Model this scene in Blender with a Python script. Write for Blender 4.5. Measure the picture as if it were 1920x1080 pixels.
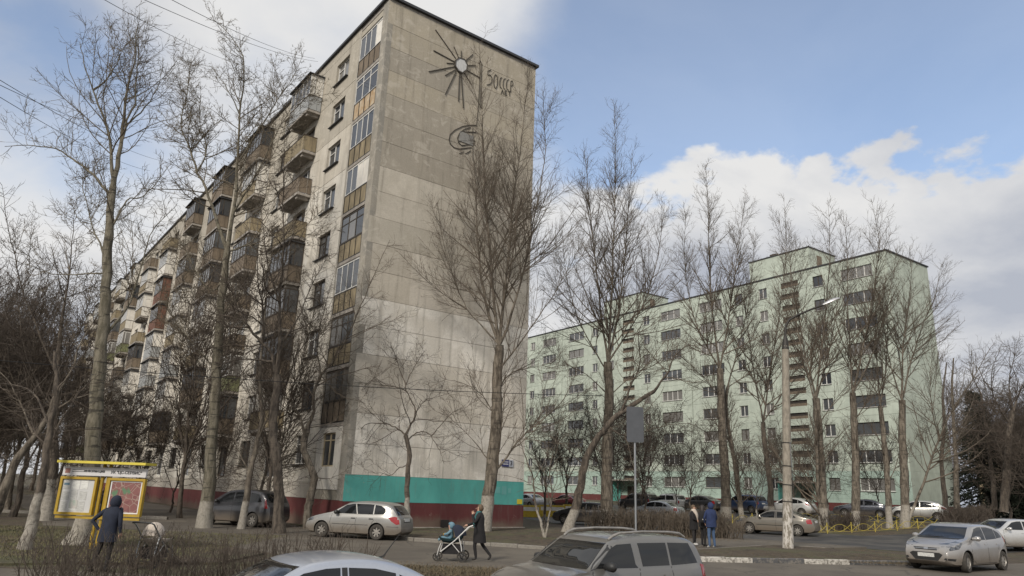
import bpy, bmesh, math, random
import numpy as np
from mathutils import Vector, Matrix
from mathutils.bvhtree import BVHTree
from mathutils.geometry import delaunay_2d_cdt

for o in list(bpy.data.objects): bpy.data.objects.remove(o)
SC = bpy.context.scene
COL = SC.collection
R = math.radians
random.seed(7)

# ------------------------------------------------------------------ camera
EYE = 2.05
pitch, roll = R(15.8), R(2.05)
F_ = Vector((0, math.cos(pitch), math.sin(pitch)))
R0 = Vector((1, 0, 0)); U0 = R0.cross(F_)
Rv = R0*math.cos(roll) + U0*math.sin(roll)
Uv = -R0*math.sin(roll) + U0*math.cos(roll)
cd = bpy.data.cameras.new('camera'); cam = bpy.data.objects.new('camera', cd); COL.objects.link(cam)
m = Matrix((Rv, Uv, -F_)).transposed().to_4x4(); m.translation = (0, 0, EYE)
cam.matrix_world = m
cd.sensor_width = 36; cd.lens = 1345/1920*36; cd.clip_end = 3000; cd.clip_start = 0.1
SC.camera = cam

# ------------------------------------------------------------------ sky, sun, exposure
SUN_EL, SUN_AZ = R(34), R(205)      # azimuth clockwise from +Y: behind the camera, a little to the left
w = bpy.data.worlds.new('World'); SC.world = w; w.use_nodes = True
nt = w.node_tree; N = nt.nodes; L = nt.links
for n in list(N): N.remove(n)
out = N.new('ShaderNodeOutputWorld'); bg = N.new('ShaderNodeBackground')
SKY_STRENGTH = 0.125
bg.inputs['Strength'].default_value = SKY_STRENGTH
L.new(bg.outputs[0], out.inputs[0])
sky = N.new('ShaderNodeTexSky'); sky.sky_type = 'NISHITA'; sky.sun_disc = False
sky.sun_elevation = SUN_EL; sky.sun_rotation = SUN_AZ; sky.air_density = 1.0; sky.dust_density = 1.2; sky.ozone_density = 1.6
tc = N.new('ShaderNodeTexCoord')
def math_node(op, a, b=None, c=None, clamp=False):
    n = N.new('ShaderNodeMath'); n.operation = op; n.use_clamp = clamp
    for i, v in enumerate((a, b, c)):
        if v is None: continue
        if isinstance(v, (int, float)): n.inputs[i].default_value = v
        else: L.new(v, n.inputs[i])
    return n.outputs[0]
sep = N.new('ShaderNodeSeparateXYZ'); L.new(tc.outputs['Generated'], sep.inputs[0])
den = math_node('ADD', math_node('MAXIMUM', sep.outputs[2], 0.0), 0.32)
comb = N.new('ShaderNodeCombineXYZ')
L.new(math_node('DIVIDE', sep.outputs[0], den), comb.inputs[0]); L.new(math_node('DIVIDE', sep.outputs[1], den), comb.inputs[1])
def noise(vec, scale, detail, rough, off=(0, 0, 0), dist=0.0):
    mp = N.new('ShaderNodeMapping'); mp.inputs['Location'].default_value = off; L.new(vec, mp.inputs[0])
    n = N.new('ShaderNodeTexNoise'); n.inputs['Scale'].default_value = scale; n.inputs['Detail'].default_value = detail
    n.inputs['Roughness'].default_value = rough; n.inputs['Distortion'].default_value = dist
    L.new(mp.outputs[0], n.inputs[0]); return n.outputs[0]
n_big = noise(comb.outputs[0], 0.9, 3, 0.5, (3.1, 1.7, 0.0))
n_det = noise(comb.outputs[0], 2.6, 9, 0.52, (0.4, 7.2, 0.3), 0.15)
def lobe(d, c0, c1):
    v = N.new('ShaderNodeVectorMath'); v.operation = 'DOT_PRODUCT'; L.new(tc.outputs['Generated'], v.inputs[0]); v.inputs[1].default_value = Vector(d).normalized()
    mr = N.new('ShaderNodeMapRange'); mr.interpolation_type = 'SMOOTHSTEP'
    mr.inputs[1].default_value = c0; mr.inputs[2].default_value = c1; L.new(v.outputs['Value'], mr.inputs[0]); return mr.outputs[0]
# cloud openings (blue gaps) and cloud banks, by direction in the sky
gap1 = lobe((0.260, 0.812, 0.525), 0.925, 0.999)
gap2 = lobe((0.500, 0.690, 0.525), 0.890, 0.985)
gap3 = lobe((-0.545, 0.735, 0.405), 0.982, 0.9995)
pl = N.new('ShaderNodeVectorMath'); pl.operation = 'DOT_PRODUCT'; L.new(tc.outputs['Generated'], pl.inputs[0]); pl.inputs[1].default_value = (0.2385, 0.3665, -0.8993)
edge = math_node('ADD', pl.outputs['Value'], math_node('MULTIPLY', math_node('SUBTRACT', n_det, 0.5), 0.42))
def sstep(v, a, b):
    q = N.new('ShaderNodeMapRange'); q.interpolation_type = 'SMOOTHSTEP'; q.inputs[1].default_value = a; q.inputs[2].default_value = b; L.new(v, q.inputs[0]); return q.outputs[0]
bank = math_node('MULTIPLY', sstep(edge, -0.03, 0.075), sstep(sep.outputs[0], 0.0, 0.14))       # cumulus bank low on the right
open_ = math_node('SUBTRACT', 1.0, bank)
cov = math_node('ADD', math_node('MULTIPLY', n_big, 0.40), math_node('MULTIPLY', n_det, 0.66))
gaps = math_node('ADD', math_node('ADD', math_node('MULTIPLY', gap1, 0.36), math_node('MULTIPLY', gap2, 0.85)), math_node('MULTIPLY', gap3, 0.17))
cov = math_node('SUBTRACT', cov, math_node('MULTIPLY', gaps, open_))
cov = math_node('ADD', cov, math_node('MULTIPLY', bank, 0.30))
mr = N.new('ShaderNodeMapRange'); mr.interpolation_type = 'SMOOTHSTEP'; mr.inputs[1].default_value = 0.22; mr.inputs[2].default_value = 0.52; mr.inputs[3].default_value = 0.22
L.new(cov, mr.inputs[0]); mask = mr.outputs[0]
# cloud tone: bright tops, grey undersides
n_sh = noise(comb.outputs[0], 1.9, 8, 0.55, (5.3, 2.2, 1.1), 0.3)
sh = N.new('ShaderNodeMapRange'); sh.inputs[1].default_value = 0.30; sh.inputs[2].default_value = 0.58; under = math_node('MULTIPLY', math_node('MULTIPLY', sstep(pl.outputs['Value'], 0.07, 0.19), sstep(sep.outputs[0], 0.05, 0.3)), 0.16)      # grey underside of the bank
L.new(math_node('SUBTRACT', n_sh, under), sh.inputs[0])
cr = N.new('ShaderNodeMix'); cr.data_type = 'RGBA'
cr.inputs[6].default_value = (2.35, 2.5, 2.85, 1); cr.inputs[7].default_value = (4.05, 4.03, 4.0, 1)
L.new(sh.outputs[0], cr.inputs[0])
hs = N.new('ShaderNodeMix'); hs.data_type = 'RGBA'; hs.blend_type = 'MULTIPLY'; hs.inputs[0].default_value = 1.0
L.new(sky.outputs[0], hs.inputs[6]); hs.inputs[7].default_value = (1.0, 1.0, 1.0, 1)
mx = N.new('ShaderNodeMix'); mx.data_type = 'RGBA'
L.new(mask, mx.inputs[0]); L.new(hs.outputs[2], mx.inputs[6]); L.new(cr.outputs[2], mx.inputs[7])
L.new(mx.outputs[2], bg.inputs[0])

sl = bpy.data.lights.new('sun', 'SUN'); sl.energy = 2.0; sl.angle = R(11); sl.color = (1.0, 0.93, 0.83)
so = bpy.data.objects.new('sun', sl); COL.objects.link(so)
sd = Vector((math.sin(SUN_AZ)*math.cos(SUN_EL), math.cos(SUN_AZ)*math.cos(SUN_EL), math.sin(SUN_EL)))
so.rotation_euler = sd.to_track_quat('Z', 'Y').to_euler(); so.location = (0, -20, 40)
vs = SC.view_settings; vs.view_transform = 'Standard'; vs.look = 'None'; vs.exposure = 0.66; vs.gamma = 1.0
SC.render.engine = 'CYCLES'

# ------------------------------------------------------------------ terrain
EX, EY = math.cos(R(37)), math.sin(R(37))
def terr(x, y):
    t = min(1, max(0, (EX*x + EY*y - 38)/34.0)); q = min(1, max(0, (18.5 - y)/5.0))
    return 1.2*t*t*(3 - 2*t) - 0.30*q*q*(3 - 2*q)
def terr_np(x, y):
    t = np.clip((EX*x + EY*y - 38)/34.0, 0, 1); q = np.clip((18.5 - y)/5.0, 0, 1)
    return 1.2*t*t*(3 - 2*t) - 0.30*q*q*(3 - 2*q)

# ------------------------------------------------------------------ helpers
def tag(o, label=None, cat=None, group=None, kind=None):
    if label: o['label'] = label
    if cat: o['category'] = cat
    if group: o['group'] = group
    if kind: o['kind'] = kind
    return o
def empty(name, loc=(0, 0, 0), rz=0.0, label=None, cat=None, group=None):
    o = bpy.data.objects.new(name, None); COL.objects.link(o)
    o.location = loc; o.rotation_euler = (0, 0, rz); o.empty_display_size = 0.2
    return tag(o, label, cat, group)
def link(name, me, parent=None, loc=(0, 0, 0), rot=(0, 0, 0), scale=(1, 1, 1), color=None):
    o = bpy.data.objects.new(name, me); COL.objects.link(o)
    o.location = loc; o.rotation_euler = rot; o.scale = scale; o.parent = parent
    if color: o.color = (*color, 1)
    return o
def copy_tree(o, parent=None):
    c = o.copy(); COL.objects.link(c); c.parent = parent
    for ch in list(o.children): copy_tree(ch, c)
    return c
def smooth_mesh(me, angle=None):
    me.polygons.foreach_set('use_smooth', [True]*len(me.polygons))
    if angle is not None: me.set_sharp_from_angle(angle=R(angle))
class MB:
    def __init__(s): s.v = []; s.f = []
    def quad(s, a, b, c, d):
        i = len(s.v); s.v += [a, b, c, d]; s.f.append((i, i+1, i+2, i+3)); return s
    def poly(s, pts):
        i = len(s.v); s.v += list(pts); s.f.append(tuple(range(i, i+len(pts)))); return s
    def box(s, x0, x1, y0, y1, z0, z1, M=None):
        i = len(s.v)
        p = [(x0,y0,z0),(x1,y0,z0),(x1,y1,z0),(x0,y1,z0),(x0,y0,z1),(x1,y0,z1),(x1,y1,z1),(x0,y1,z1)]
        if M is not None: p = [tuple(M @ Vector(q)) for q in p]
        s.v += p
        s.f += [(i,i+3,i+2,i+1),(i+4,i+5,i+6,i+7),(i,i+1,i+5,i+4),(i+1,i+2,i+6,i+5),(i+2,i+3,i+7,i+6),(i+3,i,i+4,i+7)]
        return s
    def prism(s, pts, z0, z1):
        n = len(pts); i = len(s.v)
        s.v += [(p[0], p[1], z0) for p in pts] + [(p[0], p[1], z1) for p in pts]
        s.f.append(tuple(range(i+n-1, i-1, -1))); s.f.append(tuple(range(i+n, i+2*n)))
        for k in range(n): s.f.append((i+k, i+(k+1) % n, i+n+(k+1) % n, i+n+k))
        return s
    def tube(s, path, rad, n=8, caps=True):
        P = [Vector(p) for p in path]
        if not hasattr(rad, '__len__'): rad = [rad]*len(P)
        i0 = len(s.v); t = (P[1]-P[0]).normalized()
        a = t.orthogonal().normalized()
        for k, p in enumerate(P):
            t2 = (P[min(k+1, len(P)-1)] - P[max(k-1, 0)]).normalized()
            a = (a - t2*a.dot(t2)).normalized(); b = t2.cross(a)
            for j in range(n):
                q = 2*math.pi*j/n
                s.v.append(tuple(p + (a*math.cos(q) + b*math.sin(q))*rad[k]))
        for k in range(len(P)-1):
            for j in range(n):
                u = i0+k*n+j; v_ = i0+k*n+(j+1) % n
                s.f.append((u, v_, v_+n, u+n))
        if caps:
            s.f.append(tuple(range(i0+n-1, i0-1, -1))); e0 = i0+(len(P)-1)*n; s.f.append(tuple(range(e0, e0+n)))
        return s
    def lathe(s, prof, n=24, M=None):          # profile (r, z) about local z
        i0 = len(s.v)
        for r, z in prof:
            for j in range(n):
                q = 2*math.pi*j/n; p = (r*math.cos(q), r*math.sin(q), z)
                s.v.append(tuple(M @ Vector(p)) if M is not None else p)
        for k in range(len(prof)-1):
            for j in range(n):
                u = i0+k*n+j; v_ = i0+k*n+(j+1) % n; s.f.append((u, v_, v_+n, u+n))
        return s
    def mesh(s, name, mat, smooth=None):
        me = bpy.data.meshes.new(name); me.from_pydata(s.v, [], s.f); me.update()
        if mat: me.materials.append(mat)
        if smooth is not None: smooth_mesh(me, smooth)
        return me
    def build(s, name, mat, parent=None, smooth=None, **kw):
        return link(name, s.mesh(name, mat, smooth), parent, **kw)
def np_mesh(name, V, Fq, mat, smooth=True):
    me = bpy.data.meshes.new(name); k = Fq.shape[1]
    me.vertices.add(len(V)); me.vertices.foreach_set('co', np.ascontiguousarray(V, np.float32).ravel())
    me.loops.add(Fq.size); me.loops.foreach_set('vertex_index', np.ascontiguousarray(Fq, np.int32).ravel())
    me.polygons.add(len(Fq)); me.polygons.foreach_set('loop_start', np.arange(0, Fq.size, k, dtype=np.int32))
    me.polygons.foreach_set('use_smooth', np.full(len(Fq), smooth, dtype=bool))
    me.update(calc_edges=True)
    if mat: me.materials.append(mat)
    return me

# ------------------------------------------------------------------ materials
def mat(name, col, rough=0.8, metal=0.0, noise_scale=None, amt=0.25, bump=0.0, bump_scale=None, spec=0.5, coat=0.0, objcol=False, col2=None, stretch=(1, 1, 1), detail=6, emit=None):
    m_ = bpy.data.materials.new(name); m_.use_nodes = True; t = m_.node_tree; b = t.nodes['Principled BSDF']
    b.inputs['Roughness'].default_value = rough; b.inputs['Metallic'].default_value = metal
    b.inputs['Specular IOR Level'].default_value = spec
    if coat: b.inputs['Coat Weight'].default_value = coat; b.inputs['Coat Roughness'].default_value = 0.08
    b.inputs['Base Color'].default_value = (*col, 1)
    src = None
    if objcol:
        oi = t.nodes.new('ShaderNodeObjectInfo'); src = oi.outputs['Color']; t.links.new(src, b.inputs['Base Color'])
    if noise_scale:
        g = t.nodes.new('ShaderNodeTexCoord'); mp = t.nodes.new('ShaderNodeMapping'); mp.inputs['Scale'].default_value = stretch
        t.links.new(g.outputs['Object'], mp.inputs[0])
        n = t.nodes.new('ShaderNodeTexNoise'); n.inputs['Scale'].default_value = noise_scale; n.inputs['Detail'].default_value = detail; n.inputs['Roughness'].default_value = 0.62
        t.links.new(mp.outputs[0], n.inputs[0])
        rp = t.nodes.new('ShaderNodeMapRange'); rp.inputs[1].default_value = 0.3; rp.inputs[2].default_value = 0.7
        t.links.new(n.outputs[0], rp.inputs[0])
        mxn = t.nodes.new('ShaderNodeMix'); mxn.data_type = 'RGBA'; t.links.new(rp.outputs[0], mxn.inputs[0])
        if col2 is None:
            mxn.blend_type = 'MIX'
            lo = tuple(c*(1-amt) for c in col); hi = tuple(min(1, c*(1+amt)) for c in col)
            if objcol:
                rp.inputs[3].default_value = 1-amt; rp.inputs[4].default_value = 1+amt
                mxn.blend_type = 'MULTIPLY'; t.links.remove(mxn.inputs[0].links[0]); mxn.inputs[0].default_value = 1
                t.links.new(src, mxn.inputs[6]); t.links.new(rp.outputs[0], mxn.inputs[7])
            else:
                mxn.inputs[6].default_value = (*lo, 1); mxn.inputs[7].default_value = (*hi, 1)
        else:
            mxn.inputs[6].default_value = (*col, 1); mxn.inputs[7].default_value = (*col2, 1)
        t.links.new(mxn.outputs[2], b.inputs['Base Color'])
        if bump:
            bp = t.nodes.new('ShaderNodeBump'); bp.inputs['Strength'].default_value = bump; bp.inputs['Distance'].default_value = 0.03
            if bump_scale:
                n2 = t.nodes.new('ShaderNodeTexNoise'); n2.inputs['Scale'].default_value = bump_scale; n2.inputs['Detail'].default_value = 5
                t.links.new(mp.outputs[0], n2.inputs[0]); t.links.new(n2.outputs[0], bp.inputs['Height'])
            else: t.links.new(n.outputs[0], bp.inputs['Height'])
            t.links.new(bp.outputs[0], b.inputs['Normal'])
    return m_
class NT:                                      # tiny node-building helper
    def __init__(s, m_): s.t = m_.node_tree; s.b = s.t.nodes['Principled BSDF']
    def n(s, kind, **kw):
        x = s.t.nodes.new(kind)
        for k, v in kw.items(): setattr(x, k, v)
        return x
    def l(s, a, b): s.t.links.new(a, b)
    def noise(s, vec, scale, detail=5, rough=0.6, dist=0.0):
        x = s.n('ShaderNodeTexNoise'); x.inputs['Scale'].default_value = scale; x.inputs['Detail'].default_value = detail; x.inputs['Roughness'].default_value = rough; x.inputs['Distortion'].default_value = dist
        if vec is not None: s.l(vec, x.inputs[0])
        return x.outputs[0]
    def mapr(s, v, a, b, c=0.0, d=1.0, smooth=True):
        x = s.n('ShaderNodeMapRange'); x.interpolation_type = 'SMOOTHSTEP' if smooth else 'LINEAR'
        for i, q in enumerate((a, b, c, d)): x.inputs[i+1].default_value = q
        s.l(v, x.inputs[0]); return x.outputs[0]
    def mix(s, f, a, b, blend='MIX'):
        x = s.n('ShaderNodeMix', data_type='RGBA', blend_type=blend)
        for i, q in ((0, f), (6, a), (7, b)):
            if isinstance(q, (int, float)): x.inputs[i].default_value = q
            elif isinstance(q, tuple): x.inputs[i].default_value = (*q, 1)
            else: s.l(q, x.inputs[i])
        return x.outputs[2]
    def math(s, op, a, b=None):
        x = s.n('ShaderNodeMath', operation=op)
        for i, q in enumerate((a, b)):
            if q is None: continue
            if isinstance(q, (int, float)): x.inputs[i].default_value = q
            else: s.l(q, x.inputs[i])
        return x.outputs[0]
    def mapping(s, vec, scale=(1, 1, 1), loc=(0, 0, 0)):
        x = s.n('ShaderNodeMapping'); x.inputs['Scale'].default_value = scale; x.inputs['Location'].default_value = loc; s.l(vec, x.inputs[0]); return x.outputs[0]
    def bump(s, h, strength=0.4, dist=0.03):
        x = s.n('ShaderNodeBump'); x.inputs['Strength'].default_value = strength; x.inputs['Distance'].default_value = dist
        s.l(h, x.inputs['Height']); s.l(x.outputs[0], s.b.inputs['Normal'])
def new_mat(name, rough=0.85):
    m_ = bpy.data.materials.new(name); m_.use_nodes = True; k = NT(m_); k.b.inputs['Roughness'].default_value = rough; return m_, k

M = {}
# weathered painted concrete: the paint colour is the object's own colour
m_, k = new_mat('concrete_paint', 0.92)
pos = k.n('ShaderNodeNewGeometry').outputs['Position']; oi = k.n('ShaderNodeObjectInfo')
n1 = k.noise(k.mapping(pos, (0.55, 0.55, 0.55)), 1.0, 8, 0.65, 0.4)
n2 = k.noise(k.mapping(pos, (3.2, 3.2, 0.22)), 1.0, 6, 0.62)
n3 = k.noise(pos, 14, 4, 0.6)
worn = k.mapr(n1, 0.44, 0.58)
c = k.mix(k.math('MULTIPLY', worn, 0.38), oi.outputs['Color'], (0.36, 0.325, 0.265))
c = k.mix(k.math('MULTIPLY', k.mapr(n2, 0.50, 0.74), 0.50), c, (0.17, 0.152, 0.122))
c = k.mix(1.0, c, k.mapr(n3, 0.2, 0.8, 0.86, 1.12, False), 'MULTIPLY')
n4 = k.noise(k.mapping(pos, (1.4, 1.4, 1.8), (4, 1, 7)), 1.0, 9, 0.72, 0.8)
c = k.mix(k.math('MULTIPLY', k.mapr(n4, 0.50, 0.64), 0.42), c, (0.55, 0.505, 0.43))
k.l(c, k.b.inputs['Base Color']); k.bump(k.math('ADD', n3, n1), 0.25, 0.02)
M['concrete'] = m_
M['joint'] = mat('joint_mortar', (0.20, 0.18, 0.15), 0.95, noise_scale=3, amt=0.4)
m_, k = new_mat('flat_paint', 0.8)
pos = k.n('ShaderNodeNewGeometry').outputs['Position']; oi = k.n('ShaderNodeObjectInfo')
n1 = k.noise(k.mapping(pos, (1.2, 1.2, 0.8)), 1.0, 7, 0.6, 0.3); n3 = k.noise(pos, 18, 3, 0.6)
c = k.mix(1.0, oi.outputs['Color'], k.mapr(n1, 0.3, 0.7, 0.82, 1.1, False), 'MULTIPLY')
c = k.mix(k.math('MULTIPLY', k.mapr(k.noise(k.mapping(pos, (6, 6, 0.7)), 1.0, 5, 0.6), 0.52, 0.8), 0.30), c, (0.16, 0.14, 0.12))
sz = k.n('ShaderNodeSeparateXYZ'); k.l(pos, sz.inputs[0])
mud = k.mapr(k.math('ADD', sz.outputs[2], k.math('MULTIPLY', n1, -1.1)), 0.15, -0.35)      # mud splashes above the ground
c = k.mix(k.math('MULTIPLY', mud, 0.75), c, (0.13, 0.105, 0.078))
chip = k.mapr(k.noise(pos, 3.1, 8, 0.75, 0.6), 0.63, 0.66); c = k.mix(k.math('MULTIPLY', chip, 0.45), c, (0.30, 0.27, 0.23))
k.l(c, k.b.inputs['Base Color']); k.bump(n3, 0.15, 0.01)
M['paint'] = m_
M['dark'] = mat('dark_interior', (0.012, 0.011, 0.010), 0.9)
M['roof_edge'] = mat('roof_flashing', (0.035, 0.037, 0.042), 0.6)
M['white_frame'] = mat('white_frame', (0.62, 0.61, 0.58), 0.5, noise_scale=4, amt=0.15)
M['wood_frame'] = mat('dark_wood_frame', (0.055, 0.042, 0.03), 0.7, noise_scale=5, amt=0.3)
M['ochre'] = mat('ochre_slate', (0.215, 0.175, 0.11), 0.85, noise_scale=2.5, amt=0.4, stretch=(1, 1, 0.4), bump=0.2)
M['brown_slate'] = mat('brown_slate', (0.15, 0.118, 0.085), 0.85, noise_scale=2.5, amt=0.4, stretch=(1, 1, 0.4))
M['rust'] = mat('rusty_orange_panel', (0.30, 0.17, 0.06), 0.8, noise_scale=2.0, col2=(0.50, 0.44, 0.34))
M['redwood'] = mat('red_brown_boards', (0.135, 0.062, 0.040), 0.75, noise_scale=3, amt=0.35, stretch=(1, 1, 0.3))
M['greenish'] = mat('olive_panel', (0.16, 0.17, 0.085), 0.8, noise_scale=3, amt=0.3)
M['siding'] = mat('grey_siding', (0.33, 0.34, 0.34), 0.5, noise_scale=3, amt=0.08)
M['white_panel'] = mat('white_cladding', (0.66, 0.63, 0.57), 0.6, noise_scale=2.5, amt=0.10)
M['slab'] = mat('balcony_concrete', (0.29, 0.265, 0.235), 0.95, noise_scale=3, amt=0.35)
def glass(name, col, rough=0.05):
    m_ = mat(name, col, rough, spec=0.8); return m_
M['glass'] = glass('window_glass', (0.03, 0.034, 0.04))
M['glass2'] = glass('window_glass_curtain', (0.17, 0.165, 0.155), 0.12)
M['glass3'] = glass('window_glass_grey', (0.07, 0.075, 0.08), 0.08)
M['metal'] = mat('galvanised_metal', (0.30, 0.31, 0.32), 0.45, 0.7, noise_scale=6, amt=0.15)
M['iron'] = mat('dark_iron', (0.03, 0.027, 0.024), 0.6, 0.3)
M['rail'] = mat('rusty_railing', (0.06, 0.045, 0.035), 0.7)
# ================================================================== GROUND
m_, k = new_mat('dirt_and_dead_grass', 0.97)
pos = k.n('ShaderNodeNewGeometry').outputs['Position']
a = k.noise(pos, 0.35, 6, 0.65, 0.5); b_ = k.noise(pos, 3.2, 7, 0.7); d_ = k.noise(pos, 22, 5, 0.7)
c = k.mix(k.mapr(b_, 0.35, 0.65), (0.048, 0.035, 0.024), (0.108, 0.083, 0.056))
c = k.mix(k.math('MULTIPLY', k.mapr(a, 0.46, 0.60), 0.55), c, (0.085, 0.092, 0.038))
c = k.mix(1.0, c, k.mapr(d_, 0.3, 0.7, 0.55, 1.4, False), 'MULTIPLY')
k.l(c, k.b.inputs['Base Color']); k.bump(k.math('ADD', d_, b_), 0.9, 0.06); M['ground'] = m_
m_, k = new_mat('worn_asphalt', 0.88)
pos = k.n('ShaderNodeNewGeometry').outputs['Position']
a = k.noise(pos, 0.30, 7, 0.65, 0.6); b_ = k.noise(k.mapping(pos, (0.5, 2.2, 1)), 1.1, 6, 0.65); d_ = k.noise(pos, 60, 4, 0.7)
vor = k.n('ShaderNodeTexVoronoi', feature='DISTANCE_TO_EDGE'); vor.inputs['Scale'].default_value = 0.33
wv = k.n('ShaderNodeVectorMath', operation='ADD'); k.l(pos, wv.inputs[0])
nz = k.n('ShaderNodeTexNoise'); nz.inputs['Scale'].default_value = 1.4; nz.inputs['Detail'].default_value = 5; k.l(pos, nz.inputs[0])
sc = k.n('ShaderNodeVectorMath', operation='SCALE'); k.l(nz.outputs[1], sc.inputs[0]); sc.inputs['Scale'].default_value = 1.1
k.l(sc.outputs[0], wv.inputs[1]); k.l(wv.outputs[0], vor.inputs['Vector'])
crack = k.mapr(vor.outputs[0], 0.0, 0.016, 1.0, 0.0)
crack = k.math('MULTIPLY', crack, k.mapr(a, 0.45, 0.55))
c = k.mix(k.mapr(a, 0.35, 0.65), (0.084, 0.071, 0.056), (0.130, 0.112, 0.087))
c = k.mix(k.math('MULTIPLY', k.mapr(b_, 0.55, 0.72), 0.5), c, (0.07, 0.062, 0.052))
c = k.mix(k.math('MULTIPLY', crack, 0.85), c, (0.022, 0.02, 0.018))
c = k.mix(1.0, c, k.mapr(d_, 0.25, 0.75, 0.75, 1.22, False), 'MULTIPLY')
k.l(c, k.b.inputs['Base Color']); k.bump(d_, 0.35, 0.01); M['asphalt'] = m_
m_, k = new_mat('dark_asphalt', 0.75)
pos = k.n('ShaderNodeNewGeometry').outputs['Position']
c = k.mix(k.mapr(k.noise(pos, 0.5, 6, 0.6), 0.4, 0.6), (0.035, 0.034, 0.034), (0.075, 0.07, 0.063)); k.l(c, k.b.inputs['Base Color']); M['asphalt_dark'] = m_
m_, k = new_mat('kerb_stone', 0.9)
pos = k.n('ShaderNodeNewGeometry').outputs['Position']; oi = k.n('ShaderNodeObjectInfo')
n1 = k.noise(pos, 7, 6, 0.7); n2 = k.noise(pos, 30, 4, 0.6)
c = k.mix(k.mapr(n1, 0.46, 0.60), oi.outputs['Color'], (0.17, 0.155, 0.135)); c = k.mix(1.0, c, k.mapr(n2, 0.2, 0.8, 0.7, 1.25, False), 'MULTIPLY')
k.l(c, k.b.inputs['Base Color']); k.bump(n1, 0.4, 0.02); M['kerb'] = m_

# one terrain sheet to the horizon
xs = np.concatenate([np.linspace(-900, -70, 12), np.linspace(-64, 130, 98), np.linspace(140, 900, 12)])
ys = np.concatenate([np.linspace(-200, -10, 6), np.linspace(-6, 150, 79), np.linspace(160, 1500, 14)])
X, Y = np.meshgrid(xs, ys)
Z = terr_np(X, Y)
V = np.stack([X, Y, Z], -1).reshape(-1, 3); nx = len(xs)
i_ = (np.arange(len(ys)-1)[:, None]*nx + np.arange(nx-1)[None]).ravel()
g = link('ground', np_mesh('ground', V, np.stack([i_, i_+1, i_+1+nx, i_+nx], 1), M['ground'])); tag(g, 'brown earth and dead grass ground of the courtyard', 'ground', kind='structure')

def sheet(name, poly, z, mat_, label, cat, thick=0.0, maxe=1.2):
    """polygon sheet following the terrain at height z above it"""
    pts = [Vector(p) for p in poly]; bnd = []
    for i in range(len(pts)):
        p, q = pts[i], pts[(i+1) % len(pts)]; n = max(1, int((q-p).length/maxe))
        bnd += [p.lerp(q, j/n) for j in range(n)]
    nb = len(bnd); inner = []
    x0 = min(p.x for p in bnd); x1 = max(p.x for p in bnd); y0 = min(p.y for p in bnd); y1 = max(p.y for p in bnd)
    step = max(1.3, (x1-x0)/60)
    yy = y0+step/2
    while yy < y1:
        xx = x0+step/2
        while xx < x1:
            inside = False; j = nb-1
            for i in range(nb):
                a, b = bnd[i], bnd[j]
                if (a.y > yy) != (b.y > yy) and xx < (b.x-a.x)*(yy-a.y)/(b.y-a.y)+a.x: inside = not inside
                j = i
            if inside: inner.append(Vector((xx, yy)))
            xx += step
        yy += step
    vv, _, ff, _, _, _ = delaunay_2d_cdt(bnd+inner, [], [list(range(nb))], 1, 1e-4)
    mb = MB(); mb.v = [(v.x, v.y, terr(v.x, v.y)+z) for v in vv]; mb.f = [tuple(f) for f in ff]
    if thick:
        for i in range(nb):
            p, q = bnd[i], bnd[(i+1) % nb]; zp, zq = terr(*p)+z, terr(*q)+z
            mb.quad((p.x, p.y, zp-thick), (q.x, q.y, zq-thick), (q.x, q.y, zq), (p.x, p.y, zp))
    me = mb.mesh(name, mat_)
    bm_ = bmesh.new(); bm_.from_mesh(me); bmesh.ops.recalc_face_normals(bm_, faces=bm_.faces); bm_.to_mesh(me); bm_.free()
    o = link(name, me); tag(o, label, cat, kind='structure'); return o
sheet('road', [(-60, -6), (60, -6), (60, 40), (34, 37.0), (19, 29.2), (15.6, 26.9), (10.3, 26.05), (6.6, 25.4), (5.4, 26.4), (1.6, 28.2), (-3.5, 30.1), (-6.0, 32.2), (-10.5, 38.2), (-40, 77), (-52, 77), (-24, 39), (-19, 31.4), (-14.0, 30.6), (-10.2, 26.0), (-6.4, 22.6), (-3, 20.6), (0.5, 20.4), (3.2, 20.0), (2.6, 14), (-1.5, 12.6), (-60, 12.6)], 0.004, M['asphalt'], 'worn grey-brown asphalt road and driveway in front of the houses', 'road')
sheet('footpath', [(-34, 15.4), (-3.2, 15.4), (-2.6, 17.2), (-12, 17.5), (-34, 17.9)], 0.006, M['asphalt'], 'narrow asphalt footpath behind the clipped hedge', 'footpath')
V0 = 0.12
sheet('verge', [(6.7, 25.5), (10.3, 26.15), (14.6, 27.1), (16.5, 28.2), (14.2, 33.6), (12.2, 34.2), (9.0, 31.0), (6.4, 28.4)], V0, M['ground'], 'brown grass verge behind the painted kerb', 'verge', thick=0.2)
sheet('pavement', [(6.4, 28.5), (9.0, 31.1), (12.2, 34.3), (14.3, 33.7), (17.0, 35.4), (12.8, 39.6), (9.4, 37.6), (5.4, 32.6), (3.6, 29.6)], 0.10, M['asphalt'], 'light asphalt pavement beside the hedge under the lamp post', 'pavement', thick=0.2)
sheet('yard_lane', [(12.0, 41.5), (13.8, 39.2), (17.4, 35.6), (20.0, 33.5), (40, 46), (42, 50), (30.8, 49.5), (22, 46.2), (19.0, 49.6), (14, 47.6)], 0.010, M['asphalt_dark'], 'dark damp asphalt lane into the courtyard', 'road')
sheet('parking_strip', [(0, 66), (5, 46), (11, 50), (17, 60), (24, 60), (27.0, 58.6), (36, 54), (52, 60), (44, 70), (25, 77), (14, 84), (0, 96), (-8, 100)], 0.02, M['asphalt_dark'], 'dark asphalt parking strip before the green block', 'road')
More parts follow.
